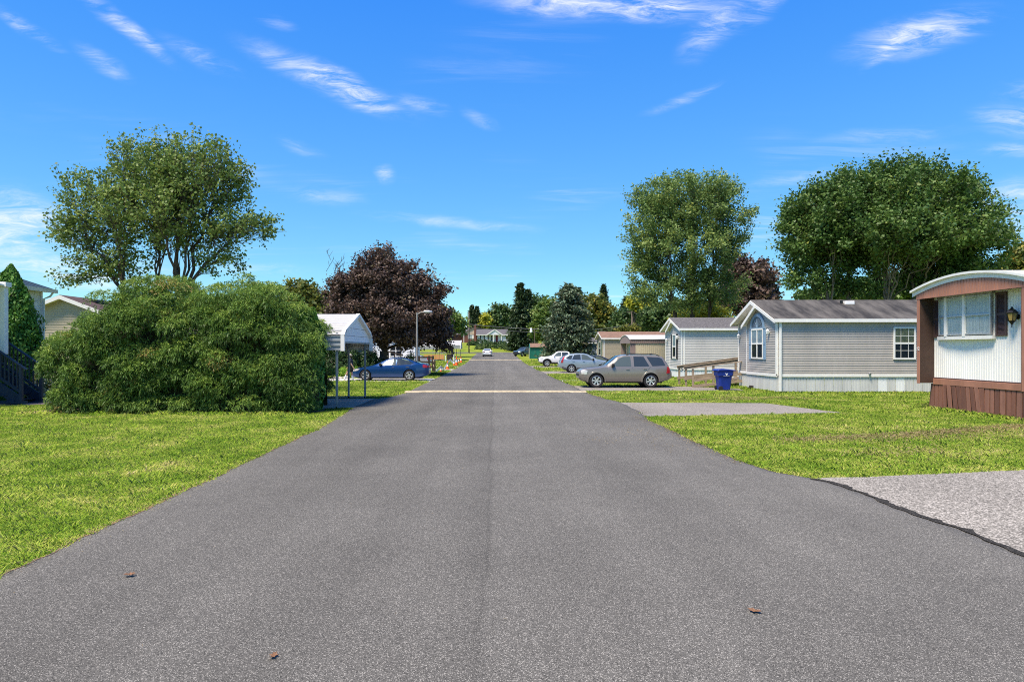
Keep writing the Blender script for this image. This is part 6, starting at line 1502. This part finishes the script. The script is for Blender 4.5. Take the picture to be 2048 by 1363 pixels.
def rail_fence():
    t = thing('rail_fence', 'dark wooden rail fence behind the blue sedan boot', 'fence', (gx(855, 58.5), 58.5, 0))
    xs_ = [gx(p, 58.5) for p in (838, 858, 866)]
    for x in xs_: MB().box(x - .09, x + .09, 58.4, 58.58, -.05, 1.45).build('post', MATS['dark_wood'], t)
    for z in (.45, .9, 1.32): MB().box(xs_[0] - 1.2, xs_[-1], 58.42, 58.47, z - .07, z + .07).build('rail', MATS['dark_wood'], t)
    for z in (.5, .95): MB().bar((xs_[-1], 58.5, z + .15), (xs_[-1] + .35, 56.5, z - .1), .05, .12).build('rail', MATS['wood_grey'], t)
    MB().box(xs_[-1] + .3, xs_[-1] + .42, 56.4, 56.52, 0, 1.1).build('post', MATS['dark_wood'], t)
rail_fence()
def deck_rail():
    t = thing('deck_railing', 'dark deck handrail with balusters behind the purple maple trunk', 'railing', (gx(780, 60), 60, 0))
    a, b_ = gx(764, 60), gx(806, 60)
    MB().bar((a, 60, 1.98), (b_, 60, 1.5), .08, .12).build('handrail', MATS['dark_wood'], t)
    for k in range(3): x = a + (b_ - a) * (.3 + k * .3); MB().box(x - .05, x + .05, 59.95, 60.05, -.05, 1.9 - .45 * (.3 + k * .3)).build('post', MATS['dark_wood'], t)
    for k in range(9): x = a - .6 + k * .16; MB().box(x, x + .04, 60.4, 60.44, 1.4, 2.5).build('baluster', MATS['lamp_white'], t)
    MB().bar((a - .7, 60.42, 2.52), (a + .85, 60.42, 2.52), .06, .06).build('upper_rail', MATS['lamp_white'], t)
    MB().bar((a - .7, 60.42, 1.38), (a + .85, 60.42, 1.38), .06, .06).build('lower_rail', MATS['lamp_white'], t)
deck_rail()
# homes glimpsed behind the left hedge and maple
def back_home(label, X1, Y0, Ln, W, ze, zr, wall, roof, X_end_win=True):
    t = thing('mobile_home', label, 'mobile home', (X1 - Ln / 2, Y0 + W / 2, 0)); yc = Y0 + W / 2; sl = (zr - ze) / (W / 2)
    MB().laps((X1 - Ln, Y0, 0), (1, 0, 0), (0, -1, 0), Ln, .6, ze, .15).build('long_wall', MATS[wall], t)
    cl = lambda z: (0, W) if z <= ze else ((z - ze) / sl, W - (z - ze) / sl)
    MB().laps((X1, Y0, 0), (0, 1, 0), (1, 0, 0), W, .6, zr - .02, .15, cl).build('end_wall', MATS[wall], t)
    MB().box(X1 - Ln, X1 - .03, Y0 + .03, Y0 + W, -.05, .6).build('skirting', MATS['skirt_grey'], t)
    m = MB()
    for s_ in (-1, 1): m.prism([(X1 + .25, yc, zr + .05), (X1 + .25, yc + s_ * (W / 2 + .25), ze - .25 * sl + .05), (X1 + .25, yc + s_ * (W / 2 + .25), ze - .25 * sl + .11), (X1 + .25, yc, zr + .11)], (-Ln - .5, 0, 0))
    m.build('roof', MATS[roof], t)
    window(t, (X1 - 2.6, Y0 - .02, 0), (1, 0, 0), (0, -1, 0), 1.3, 1.3, 2.5, cols=2); return t
back_home('low tan home behind the dark hedge and carport', -10.2, 50.0, 14, 4.2, 2.7, 3.3, 'tan_dark_vinyl', 'shingle_grey')
back_home('white home glimpsed under the purple maple branches', -8.2, 66.6, 14, 4.2, 2.9, 3.6, 'white_vinyl', 'shingle_grey')
back_home('pale home far behind the left trees', -13, 92, 14, 4.4, 2.8, 3.5, 'white_vinyl', 'shingle_grey')

def brick_house():
    Y = 195.0; b = pz(687, Y); x0, x1 = gx(925, Y), gx(957, Y); t = thing('house', 'far brick house with beige gable and red chimney', 'house', ((x0 + x1) / 2, Y + 4, b)); xc = gx(945, Y)
    MB().box(x0, x1 + .5, Y, Y + 8, b - 3, pz(669, Y)).build('wall', MATS['brick_red'], t)
    ze = pz(668, Y); zr = pz(655, Y); xl = gx(928, Y) - .3; xr = gx(967, Y)
    MB().prism([(xl, Y - .1, ze), (xr, Y - .1, ze), ((xl + xr) / 2, Y - .1, zr)], (0, .2, 0)).build('gable', MATS['beige_gable'], t)
    m = MB()
    for s_, xe in ((-1, xl - .4), (1, xr + .4)): m.prism([((xl + xr) / 2, Y - .4, zr), (xe, Y - .4, ze - .15), (xe, Y - .4, ze + .0), ((xl + xr) / 2, Y - .4, zr + .18)], (0, 9, 0))
    m.build('roof', MATS['shingle_grey'], t)
    xa = gx(905, Y); MB().box(xa, x0, Y + 2, Y + 8, b - 3, ze).build('wing_wall', MATS['brick_red'], t)
    MB().prism([(xa - 3, Y + 1.2, ze - .1), (xa - 3, Y + 5, zr + .1), (xa - 3, Y + 8.8, ze - .1)], (x0 - xa + 5, 0, 0)).build('wing_roof', MATS['shingle_grey'], t)
    cx = gx(950.5, Y); MB().box(cx - .32, cx + .32, Y - .65, Y - .05, b - 1, pz(650, Y)).build('chimney', MATS['brick_red'], t)
    window(t, (gx(937.5, Y), Y - .02, 0), (1, 0, 0), (0, -1, 0), 1.1, pz(677, Y), pz(669.5, Y), fw=.12, back='curtain'); 
    for px in (936, 944.6): shutter(t, (gx(px, Y), Y - .02, 0), (1, 0, 0), (0, -1, 0), .42, pz(677, Y), pz(669.5, Y), 'white_trim')
    MB().box(gx(927.6, Y), gx(928.6, Y), Y - 1.2, Y - 1.05, b - 1, ze).build('porch_post', MATS['white_trim'], t)
brick_house()
def white_house():
    Y = 188.0; b = pz(685.5, Y); x0, x1 = gx(955, Y), gx(1018, Y); t = thing('house', 'far white house with black shutters and dark red door', 'house', ((x0 + x1) / 2, Y + 4, b)); ze = pz(668.5, Y)
    MB().laps((x0, Y, 0), (1, 0, 0), (0, -1, 0), x1 - x0, b - 2.5, ze, .2).build('front_wall', MATS['house_white'], t)
    MB().laps((x0, Y + 8, 0), (0, -1, 0), (-1, 0, 0), 8, b - 2.5, ze, .2).build('side_wall', MATS['house_white'], t)
    zr = pz(658.5, Y); MB().prism([(x0 - .4, Y - .5, ze - .1), (x0 - .4, Y + 4, zr + .2), (x0 - .4, Y + 8.5, ze - .1)], (x1 - x0 + .8, 0, 0)).build('roof', MATS['shingle_grey'], t)
    MB().box(x0 - .42, x1 + .4, Y - .56, Y - .5, ze - .2, ze - .02).build('eave_fascia', MATS['white_trim'], t)
    ga, gb, gc = gx(975, Y), gx(1003, Y), gx(989.5, Y); zp = pz(659.5, Y)
    MB().prism([(ga, Y - 1.4, ze - .15), (gb, Y - 1.4, ze - .15), (gc, Y - 1.4, zp)], (0, 2.5, 0)).build('porch_gable', MATS['house_white'], t)
    for xe in (ga - .3, gb + .3): MB().bar((gc, Y - 1.5, zp + .1), (xe, Y - 1.5, ze - .2), .2, .26).build('porch_rake', MATS['white_trim'], t)
    for px in (986.5, 1002): MB().box(gx(px, Y), gx(px, Y) + .18, Y - 1.4, Y - 1.22, b - .5, ze - .15).build('porch_post', MATS['white_trim'], t)
    MB().box(gx(985, Y), gx(1003, Y), Y - 1.5, Y - .03, b - 1, b - .05).build('porch_floor', MATS['brick_red'], t)
    dx = gx(991.3, Y); MB().box(dx, dx + .62, Y - .08, Y - .03, b - .05, b + 2.15).build('door', MATS['door_red'], t)
    for px in (962.8, 977.8):
        window(t, (gx(px, Y), Y - .025, 0), (1, 0, 0), (0, -1, 0), .62, pz(680, Y), pz(671, Y), fw=.08, back='curtain')
        for q_ in (-.36, .66): shutter(t, (gx(px, Y) + q_, Y - .025, 0), (1, 0, 0), (0, -1, 0), .30, pz(680.5, Y), pz(670.5, Y), 'black_shutter')
white_house()
t = thing('house', 'far house with white metal roof behind the brick house', 'house', (gx(930, 222), 222, 4)); Y = 222
MB().box(gx(915, Y), gx(978, Y), Y, Y + 6, 2, pz(661, Y)).build('wall', MATS['house_white'], t)
MB().prism([(gx(912, Y), Y - .5, pz(664, Y)), (gx(912, Y), Y + 4, pz(651, Y)), (gx(912, Y), Y + 8, pz(664, Y))], (gx(981, Y) - gx(912, Y), 0, 0)).build('roof', MATS['roof_white'], t)

# stones by the flower bed, leaves on the road
rr = random.Random(5)
def stone(x, y, s_, label):
    bm = bmesh.new(); bmesh.ops.create_icosphere(bm, subdivisions=2, radius=1)
    for v in bm.verts: v.co = Vector((v.co.x * s_ * (1 + rr.uniform(-.15, .15)), v.co.y * s_ * .8 * (1 + rr.uniform(-.15, .15)), max(-.3 * s_, v.co.z * s_ * .6 * (1 + rr.uniform(-.15, .15)))))
    me = bpy.data.meshes.new('stone'); bm.to_mesh(me); bm.free(); o = link('edging_stone', me, None, MATS['stone_pale']); o.location = (x, y, .2 * s_)
    tag(o, label, 'stone', 'stones edging the flower bed')
for k, (px, s_) in enumerate(((669, .16), (675, .14), (681, .17), (687, .15), (693, .24))):
    stone(gx(px, 45.6), 45.5, s_, ('leftmost', 'second', 'middle', 'fourth', 'largest rightmost')[k] + ' pale stone edging the bed behind the carport legs')
mat('dry_leaf', (.20, .10, .05), .8, var=.3, scale=30)
def dead_leaf(px, py, s_, a, label):
    Y = EYE * F / (py - HY) * .978; x = gx(px, Y); m = MB(); ol = [(-.5, 0), (-.35, .2), (-.1, .16), (0, .42), (.14, .2), (.42, .26), (.34, .05), (.55, -.06), (.26, -.14), (.2, -.36), (-.02, -.2), (-.3, -.26)]
    vs_ = [(0, 0, .012)] + [(p * s_, q_ * s_, .012 + .22 * s_ * abs(p * math.sin(5 * q_ + a) + q_ * q_) + .01) for p, q_ in ol]
    m.add(vs_, [(0, i + 1, (i + 1) % len(ol) + 1) for i in range(len(ol))]); o = m.build('fallen_leaf', MATS['dry_leaf'], None); o.location = (x, Y, .036); o.rotation_euler = (0, 0, a)
    tag(o, label, 'leaf', 'fallen leaves on the road')
dead_leaf(259, 1150, .10, .3, 'curled brown leaf on the asphalt near the left lawn'); dead_leaf(547, 1313, .075, 1.4, 'small brown leaf at the bottom of the road, left of centre'); dead_leaf(1509, 1223, .10, 2.6, 'thin brown leaf on the asphalt at lower right')

# ------------------------------------------------------------------ the walking person
mat('skin', (.48, .28, .20), .55, var=.06); mat('shirt_navy', (.012, .016, .03), .85); mat('shorts_grey', (.03, .032, .04), .85); mat('sock_white', (.75, .74, .76), .8); mat('hat_straw', (.55, .48, .34), .8); mat('shoe_dark', (.03, .03, .03), .6); mat('hair_brown', (.07, .045, .03), .7)
def skin_mesh(name, chains, m_, parent, sub=2):
    """chains: list of lists of ((x,y,z), radius); chains that start at an existing point are joined there"""
    pts, rad, edges, idx = [], [], [], {}
    for ch in chains:
        prev = None
        for p, r_ in ch:
            k = tuple(round(c, 4) for c in p)
            if k not in idx: idx[k] = len(pts); pts.append(p); rad.append(r_)
            if prev is not None: edges.append((prev, idx[k]))
            prev = idx[k]
    me = bpy.data.meshes.new(name); me.from_pydata(pts, edges, []); o = bpy.data.objects.new(name, me); C.objects.link(o)
    md = o.modifiers.new('skin', 'SKIN'); md.use_smooth_shade = True
    if not me.skin_vertices: me.attributes
    for i, r_ in enumerate(rad):
        d = me.skin_vertices[0].data[i]; d.radius = (r_, r_) if not isinstance(r_, tuple) else r_; d.use_root = (i == 0)
    ss = o.modifiers.new('sub', 'SUBSURF'); ss.levels = sub; ss.render_levels = sub
    dg = bpy.context.evaluated_depsgraph_get(); dg.update(); m2 = bpy.data.meshes.new_from_object(o.evaluated_get(dg)); bpy.data.objects.remove(o)
    m2.name = name; m2.materials.clear(); return link(name, m2, parent, MATS[m_], smooth=True)
def person():
    t = thing('person', 'person in dark shirt, straw hat and white socks walking past the sedan', 'person', (gx(704, 41.6), 41.2, .016))
    # walks towards -X; front leg stretched forward, rear leg under the body, one arm swung back
    pel = (0, 0, .90); ch = (.0, 0, 1.22); nk = (-.02, 0, 1.43); hd = (-.05, 0, 1.56)
    LH, RH = (0, -.09, .88), (0, .09, .88)
    chains = [[(pel, .13), ((0, 0, 1.05), .12), (ch, .14), ((-.01, 0, 1.36), .10), (nk, .055), (hd, .085), ((-.05, 0, 1.66), .08)],
              [(pel, .13), (LH, .095), ((-.20, -.09, .52), .065), ((-.26, -.09, .40), .06), ((-.36, -.09, .10), .042), ((-.40, -.09, .06), .045), ((-.52, -.09, .07), .032)],
              [(pel, .13), (RH, .095), ((.05, .09, .48), .065), ((.07, .09, .38), .06), ((.13, .09, .09), .042), ((.12, .09, .05), .045), ((.0, .09, .03), .032)],
              [((-.01, 0, 1.36), .10), ((0, -.19, 1.35), .058), ((.10, -.22, 1.08), .045), ((.22, -.20, .87), .034), ((.26, -.195, .80), .034)],
              [((-.01, 0, 1.36), .10), ((0, .19, 1.35), .058), ((-.06, .22, 1.08), .045), ((-.20, .20, .90), .034), ((-.25, .195, .85), .034)]]
    for hx, hy, hz, sg in ((.26, -.195, .80, 1), (-.25, .195, .85, -1)):       # five fingers on each hand
        for k, (dy, ln) in enumerate(((-.028, .07), (-.010, .085), (.009, .08), (.027, .062))):
            chains.append([((hx, hy, hz), .034), ((hx + sg * .035, hy + dy, hz - .045), .0105), ((hx + sg * .045, hy + dy, hz - .05 - ln * .5), .009), ((hx + sg * .035, hy + dy * .9, hz - .05 - ln), .007)])
        chains.append([((hx, hy, hz), .034), ((hx - sg * .035, hy + .02, hz - .02), .012), ((hx - sg * .045, hy + .02, hz - .06), .010)])
    skin_mesh('body', chains, 'skin', t, 2)
    m = MB(); m.lathe([(.008, .02), (.022, 0), (.012, -.02)], (-.135, 0, 1.565), axis='x', n=8); m.build('nose', MATS['skin'], t, local=True, smooth=True)
    for s_ in (-1, 1):
        MB().lathe([(0, -.006), (.013, 0), (0, .006)], (-.122, s_ * .032, 1.59), axis='x', n=8).build('eye', MATS['black_metal'], t, local=True)
        MB().lathe([(0, -.012), (.028, 0), (.02, .012), (0, .012)], (-.045, s_ * .088, 1.575), axis='y', n=10).build('ear', MATS['skin'], t, local=True, smooth=True)
    MB().box(-.128, -.118, -.025, .025, 1.522, 1.530).build('mouth', MATS['door_red'], t, local=True)
    MB().lathe([(.06, -.10), (.096, -.03), (.098, .04), (.06, .09), (0, .10)], (-.035, 0, 1.60), n=14).build('hair', MATS['hair_brown'], t, local=True, smooth=True)
    MB().lathe([(.17, -.005), (.175, 0), (.115, .012), (.108, .08), (.07, .105), (0, .11)], (-.05, 0, 1.635), n=18).build('hat', MATS['hat_straw'], t, local=True, smooth=True)
    skin_mesh('shirt', [[((0, 0, .74), .185), ((0, 0, .92), .18), ((0, 0, 1.10), .165), ((0, 0, 1.24), .17), ((-.01, 0, 1.37), .115)], [((-.01, 0, 1.37), .115), ((0, -.20, 1.345), .085), ((.07, -.225, 1.16), .075)], [((-.01, 0, 1.37), .115), ((0, .20, 1.345), .085), ((-.04, .225, 1.16), .075)]], 'shirt_navy', t, 2)
    skin_mesh('shorts', [[((0, 0, .84), .15), ((0, -.09, .80), .12), ((-.16, -.09, .58), .10)], [((0, 0, .84), .15), ((0, .09, .80), .12), ((.04, .09, .56), .10)]], 'shorts_grey', t, 2)
    for s_, p in ((-1, [((-.25, -.09, .42), .07), ((-.31, -.09, .26), .066), ((-.36, -.09, .10), .052)]), (1, [((.07, .09, .40), .07), ((.10, .09, .24), .066), ((.13, .09, .09), .052)])): skin_mesh('sock', [p], 'sock_white', t, 2)
    for (x, y, z, a) in ((-.44, -.09, .05, .12), (.07, .09, .045, 0)):
        o = MB().prism([(-.15, -.045, -.045), (.10, -.045, -.045), (.11, -.04, .04), (-.02, -.04, .045), (-.14, -.04, .0)], (0, .085, 0)).build('shoe', MATS['sock_white'], t, local=True, bevel=.012); o.location = (x, y, z); o.rotation_euler = (0, a, 0)
person()

# ------------------------------------------------------------------ grass
def inside(poly, x, y):
    c = np.zeros(len(x), bool); n = len(poly)
    for i in range(n):
        x0, y0 = poly[i]; x1, y1 = poly[(i + 1) % n]
        with np.errstate(divide='ignore', invalid='ignore'):
            c ^= ((y0 > y) != (y1 > y)) & (x < (x1 - x0) * (y - y0) / (y1 - y0 + 1e-12) + x0)
    return c
def grassmat():
    m, N, L, b = newmat('grass_blade')
    g = N.new('ShaderNodeNewGeometry'); oi = N.new('ShaderNodeObjectInfo'); sp = N.new('ShaderNodeSeparateXYZ'); L.new(g.outputs['Position'], sp.inputs[0])
    n1 = N.new('ShaderNodeTexNoise'); n1.inputs['Scale'].default_value = .75; n1.inputs['Detail'].default_value = 5; n1.inputs['Roughness'].default_value = .62; L.new(g.outputs['Position'], n1.inputs['Vector'])
    at = N.new('ShaderNodeAttribute'); at.attribute_name = 'rnd'
    def M(op, a, c):
        n = N.new('ShaderNodeMath'); n.operation = op
        for i, v in enumerate((a, c)):
            if isinstance(v, (int, float)): n.inputs[i].default_value = v
            else: L.new(v, n.inputs[i])
        return n.outputs[0]
    f = M('ADD', M('MULTIPLY', M('SUBTRACT', n1.outputs[0], .5), 1.5), M('ADD', M('MULTIPLY', oi.outputs['Random'], .32), M('MULTIPLY', at.outputs['Fac'], .66)))
    side = N.new('ShaderNodeMapRange'); side.inputs[1].default_value = -1; side.inputs[2].default_value = 1; side.inputs[3].default_value = -.10; side.inputs[4].default_value = -.07; L.new(sp.outputs['X'], side.inputs[0])
    f = M('ADD', f, side.outputs[0])
    cr = N.new('ShaderNodeValToRGB'); cols = [(0, (.09, .19, .014)), (.28, (.20, .36, .032)), (.55, (.37, .50, .07)), (.80, (.57, .58, .17)), (1, (.70, .60, .34))]
    while len(cr.color_ramp.elements) < 5: cr.color_ramp.elements.new(.5)
    for e, (p, c) in zip(cr.color_ramp.elements, cols): e.position = p; e.color = (*c, 1)
    L.new(f, cr.inputs[0]); L.new(cr.outputs[0], b.inputs['Base Color']); b.inputs['Roughness'].default_value = .6; b.inputs['Specular IOR Level'].default_value = .25
    va = N.new('ShaderNodeVectorMath'); va.operation = 'SCALE'; L.new(g.outputs['Normal'], va.inputs[0]); va.inputs['Scale'].default_value = .40
    vb = N.new('ShaderNodeVectorMath'); vb.operation = 'ADD'; L.new(va.outputs[0], vb.inputs[0]); vb.inputs[1].default_value = (0, 0, .8)
    vn = N.new('ShaderNodeVectorMath'); vn.operation = 'NORMALIZE'; L.new(vb.outputs[0], vn.inputs[0]); L.new(vn.outputs[0], b.inputs['Normal'])
    tr = N.new('ShaderNodeBsdfTranslucent'); L.new(cr.outputs[0], tr.inputs[0]); mx = N.new('ShaderNodeMixShader'); mx.inputs[0].default_value = .22
    L.new(b.outputs[0], mx.inputs[1]); L.new(tr.outputs[0], mx.inputs[2]); L.new(mx.outputs[0], N['Material Output'].inputs[0])
grassmat()
def tuft_mesh(seed, n, rad, h, wd):
    r = np.random.default_rng(seed); a = r.random(n) * 6.283; q_ = rad * np.sqrt(r.random(n)); P = np.stack([np.cos(a) * q_, np.sin(a) * q_, np.full(n, -.005)], 1)
    la = r.random(n) * 6.283; ln = r.uniform(.2, .9, n); H = h * r.uniform(.55, 1.15, n)
    d = np.stack([np.cos(la) * ln, np.sin(la) * ln, np.ones(n)], 1); d /= np.linalg.norm(d, axis=1, keepdims=True)
    s_ = np.stack([-np.sin(la), np.cos(la), 0 * la], 1) * (wd * r.uniform(.7, 1.3, n))[:, None]
    mid = P + d * (H * .6)[:, None]; tip = mid + (d + np.stack([np.cos(la) * .6, np.sin(la) * .6, -.25 + 0 * la], 1)) * (H * .45)[:, None]
    V = np.stack([P - s_, P + s_, mid + s_ * .75, tip, mid - s_ * .75], 1).reshape(-1, 3)
    Fc = np.arange(5 * n).reshape(n, 5); return np_mesh('tuft', V, Fc, r.random(n))
def lawn():
    r = np.random.default_rng(77); src = bpy.data.collections.new('grass_source')
    for k in range(5):
        me = tuft_mesh(300 + k, 14, .055, .056, .0034); me.materials.append(MATS['grass_blade']); src.objects.link(bpy.data.objects.new('grass_tuft', me))
    P = []; S = []
    # bands by distance: (y0, y1, tufts per m2, scale)
    for y0, y1, den, sc in ((3.2, 9, 620, .85), (9, 14, 520, .95), (14, 20, 430, 1.0), (20, 28, 300, 1.15), (28, 40, 150, 1.45), (40, 62, 55, 2.1), (62, 100, 14, 3.0)):
        xm = y1 * .80 + 2.5; n = int(2 * xm * (y1 - y0) * den); x = r.uniform(-xm, xm, n); y = r.uniform(y0, y1, n)
        le, re_ = left_edge(y), right_edge(y)
        ok = ((x < le + .03 - .10 * r.random(n) ** 2) | (x > re_ - .03 + .10 * r.random(n) ** 2))
        ok &= (np.abs(x - .02 * y) < y * .80 + 1.6)
        for p in PADS: ok &= ~inside(p, x, y)
        for (a, b_, c, d) in ((15.1, 29, 17.9, 22.2), (13.0, 33, 29.95, 35), (12.8, 33, 44.4, 49.2), (13, 30, 62, 67), (13, 32, 78, 83), (-60, -21, 29.7, 36)):
            ok &= ~((x > a) & (x < b_) & (y > c) & (y < d))
        # thinner growth in worn patches
        patch = np.sin(x * 1.3 + 2 * np.sin(y * .7)) * np.sin(y * 1.1 + 1.5 * np.sin(x * .9)); ok &= r.random(n) < np.where(patch > .72, .55, 1.0)
        x, y = x[ok], y[ok]; P.append(np.stack([x, y, gz(y)], 1)); S.append(sc * r.uniform(.65, 1.35, len(x)) * np.where(r.random(len(x)) < .035, 1.7, 1.0))
    P = np.concatenate(P); S = np.concatenate(S)
    # longer unmown blades against the skirtings and the bed
    e = []
    for (x0, y0, x1, y1, n) in ((12.9, 29.78, 20, 29.78, 420), (12.85, 29.9, 12.85, 33.4, 200), (13.0, 33.5, 13.0, 35, 80), (14.9, 22.25, 14.9, 18, 260), (12.65, 44.3, 12.65, 49, 160), (12.7, 44.3, 18, 44.3, 160), (-15, 20.5, -6, 20.1, 260)):
        t_ = r.random(n); e.append(np.stack([x0 + (x1 - x0) * t_ + r.normal(0, .06, n), y0 + (y1 - y0) * t_ + r.normal(0, .06, n), 0 * t_], 1))
    e = np.concatenate(e); P = np.concatenate([P, e]); S = np.concatenate([S, r.uniform(1.6, 3.6, len(e))])
    me = bpy.data.meshes.new('lawn_grass'); me.vertices.add(len(P)); me.vertices.foreach_set('co', P.astype(np.float32).ravel())
    for nm, val in (('sc', S), ('rz', r.random(len(P)) * 6.283)):
        a = me.attributes.new(nm, 'FLOAT', 'POINT'); a.data.foreach_set('value', val.astype(np.float32))
    a = me.attributes.new('pick', 'INT', 'POINT'); a.data.foreach_set('value', r.integers(0, 5, len(P)).astype(np.int32))
    o = link('lawn_grass', me, None, MATS['grass_blade']); tag(o, 'short mown green grass of the lawns on both sides of the road', 'grass', kind='stuff')
    ng = bpy.data.node_groups.new('scatter', 'GeometryNodeTree'); ng.interface.new_socket('Geometry', in_out='INPUT', socket_type='NodeSocketGeometry'); ng.interface.new_socket('Geometry', in_out='OUTPUT', socket_type='NodeSocketGeometry')
    N = ng.nodes; L = ng.links; gi = N.new('NodeGroupInput'); go = N.new('NodeGroupOutput'); ci = N.new('GeometryNodeCollectionInfo'); ci.inputs['Collection'].default_value = src
    ci.inputs['Separate Children'].default_value = True; ci.inputs['Reset Children'].default_value = True
    ip = N.new('GeometryNodeInstanceOnPoints'); ip.inputs['Pick Instance'].default_value = True
    def attr(nm, ty):
        n = N.new('GeometryNodeInputNamedAttribute'); n.data_type = ty; n.inputs['Name'].default_value = nm; return n.outputs[0]
    cx = N.new('ShaderNodeCombineXYZ'); L.new(attr('rz', 'FLOAT'), cx.inputs[2]); L.new(cx.outputs[0], ip.inputs['Rotation']); L.new(attr('sc', 'FLOAT'), ip.inputs['Scale']); L.new(attr('pick', 'INT'), ip.inputs['Instance Index'])
    L.new(gi.outputs[0], ip.inputs['Points']); L.new(ci.outputs[0], ip.inputs['Instance']); L.new(ip.outputs[0], go.inputs[0])
    md = o.modifiers.new('scatter', 'NODES'); md.node_group = ng
    print('grass tufts', len(P))
lawn()
# dried clippings blown onto the road edge and thatch rows left by the mower
leafmat('straw', [(0, (.12, .075, .035)), (.5, (.25, .18, .075)), (1, (.40, .31, .14))], .1, k=1.0)
def litter(name, label, pts, n, sz, seed, z=.04, cat='clippings'):
    r = np.random.default_rng(seed); P = []
    for (x0, y0, x1, y1, wx, wt) in pts:
        k = int(n * wt); t_ = r.random(k); P.append(np.stack([x0 + (x1 - x0) * t_ + r.normal(0, wx, k), y0 + (y1 - y0) * t_ + r.normal(0, wx * 1.2, k), np.full(k, z) + np.abs(r.normal(0, .010, k))], 1))
    P = np.concatenate(P); m = len(P); Nn = r.normal(0, .35, (m, 3)); Nn[:, 2] = 1; T = r.normal(0, 1, (m, 3)); T[:, 2] *= .2
    V, Fc = leaf_quads(P, Nn, T, sz * (.5 + r.random(m)), .16, .3); tag(link(name, np_mesh(name, V, Fc, r.random(m)), None, MATS['straw']), label, cat, kind='stuff')
litter('grass_clippings', 'dry straw clippings strewn over the right edge of the asphalt', [(3.2, 17.5, 3.9, 12.0, .30, .45), (4.3, 11.3, 4.2, 19.5, .07, .9), (2.0, 15, 2.6, 14.2, .25, .12), (4.6, 20, 5.2, 25, .12, .3), (4.3, 26, 4.3, 31, .06, .3), (-4.42, 5, -4.5, 18, .035, .7)], 900, .045, 5)
litter('mown_thatch', 'brown rows of mown thatch lying on the right lawn', [(6.4, 14.4, 9.5, 15.2, .22, .7), (9.5, 15.2, 14.3, 17.2, .20, 1.5), (8, 14.3, 13, 15.6, .35, .5), (7, 12.6, 9, 13, .3, .2), (6, 25.5, 13, 26.5, .15, .7), (9, 26.8, 12.5, 27.2, .12, .4)], 2600, .07, 6, .045, 'thatch')

litter('road_grit', 'fine leaf litter and grit scattered along both road edges', [(-4.2, 5, -4.2, 21, .12, .6), (4.1, 11, 4.2, 30, .14, .6), (0, 4, 0, 30, 1.9, .35), (-4.0, 28, -3.9, 45, .12, .3)], 420, .03, 8, .042)
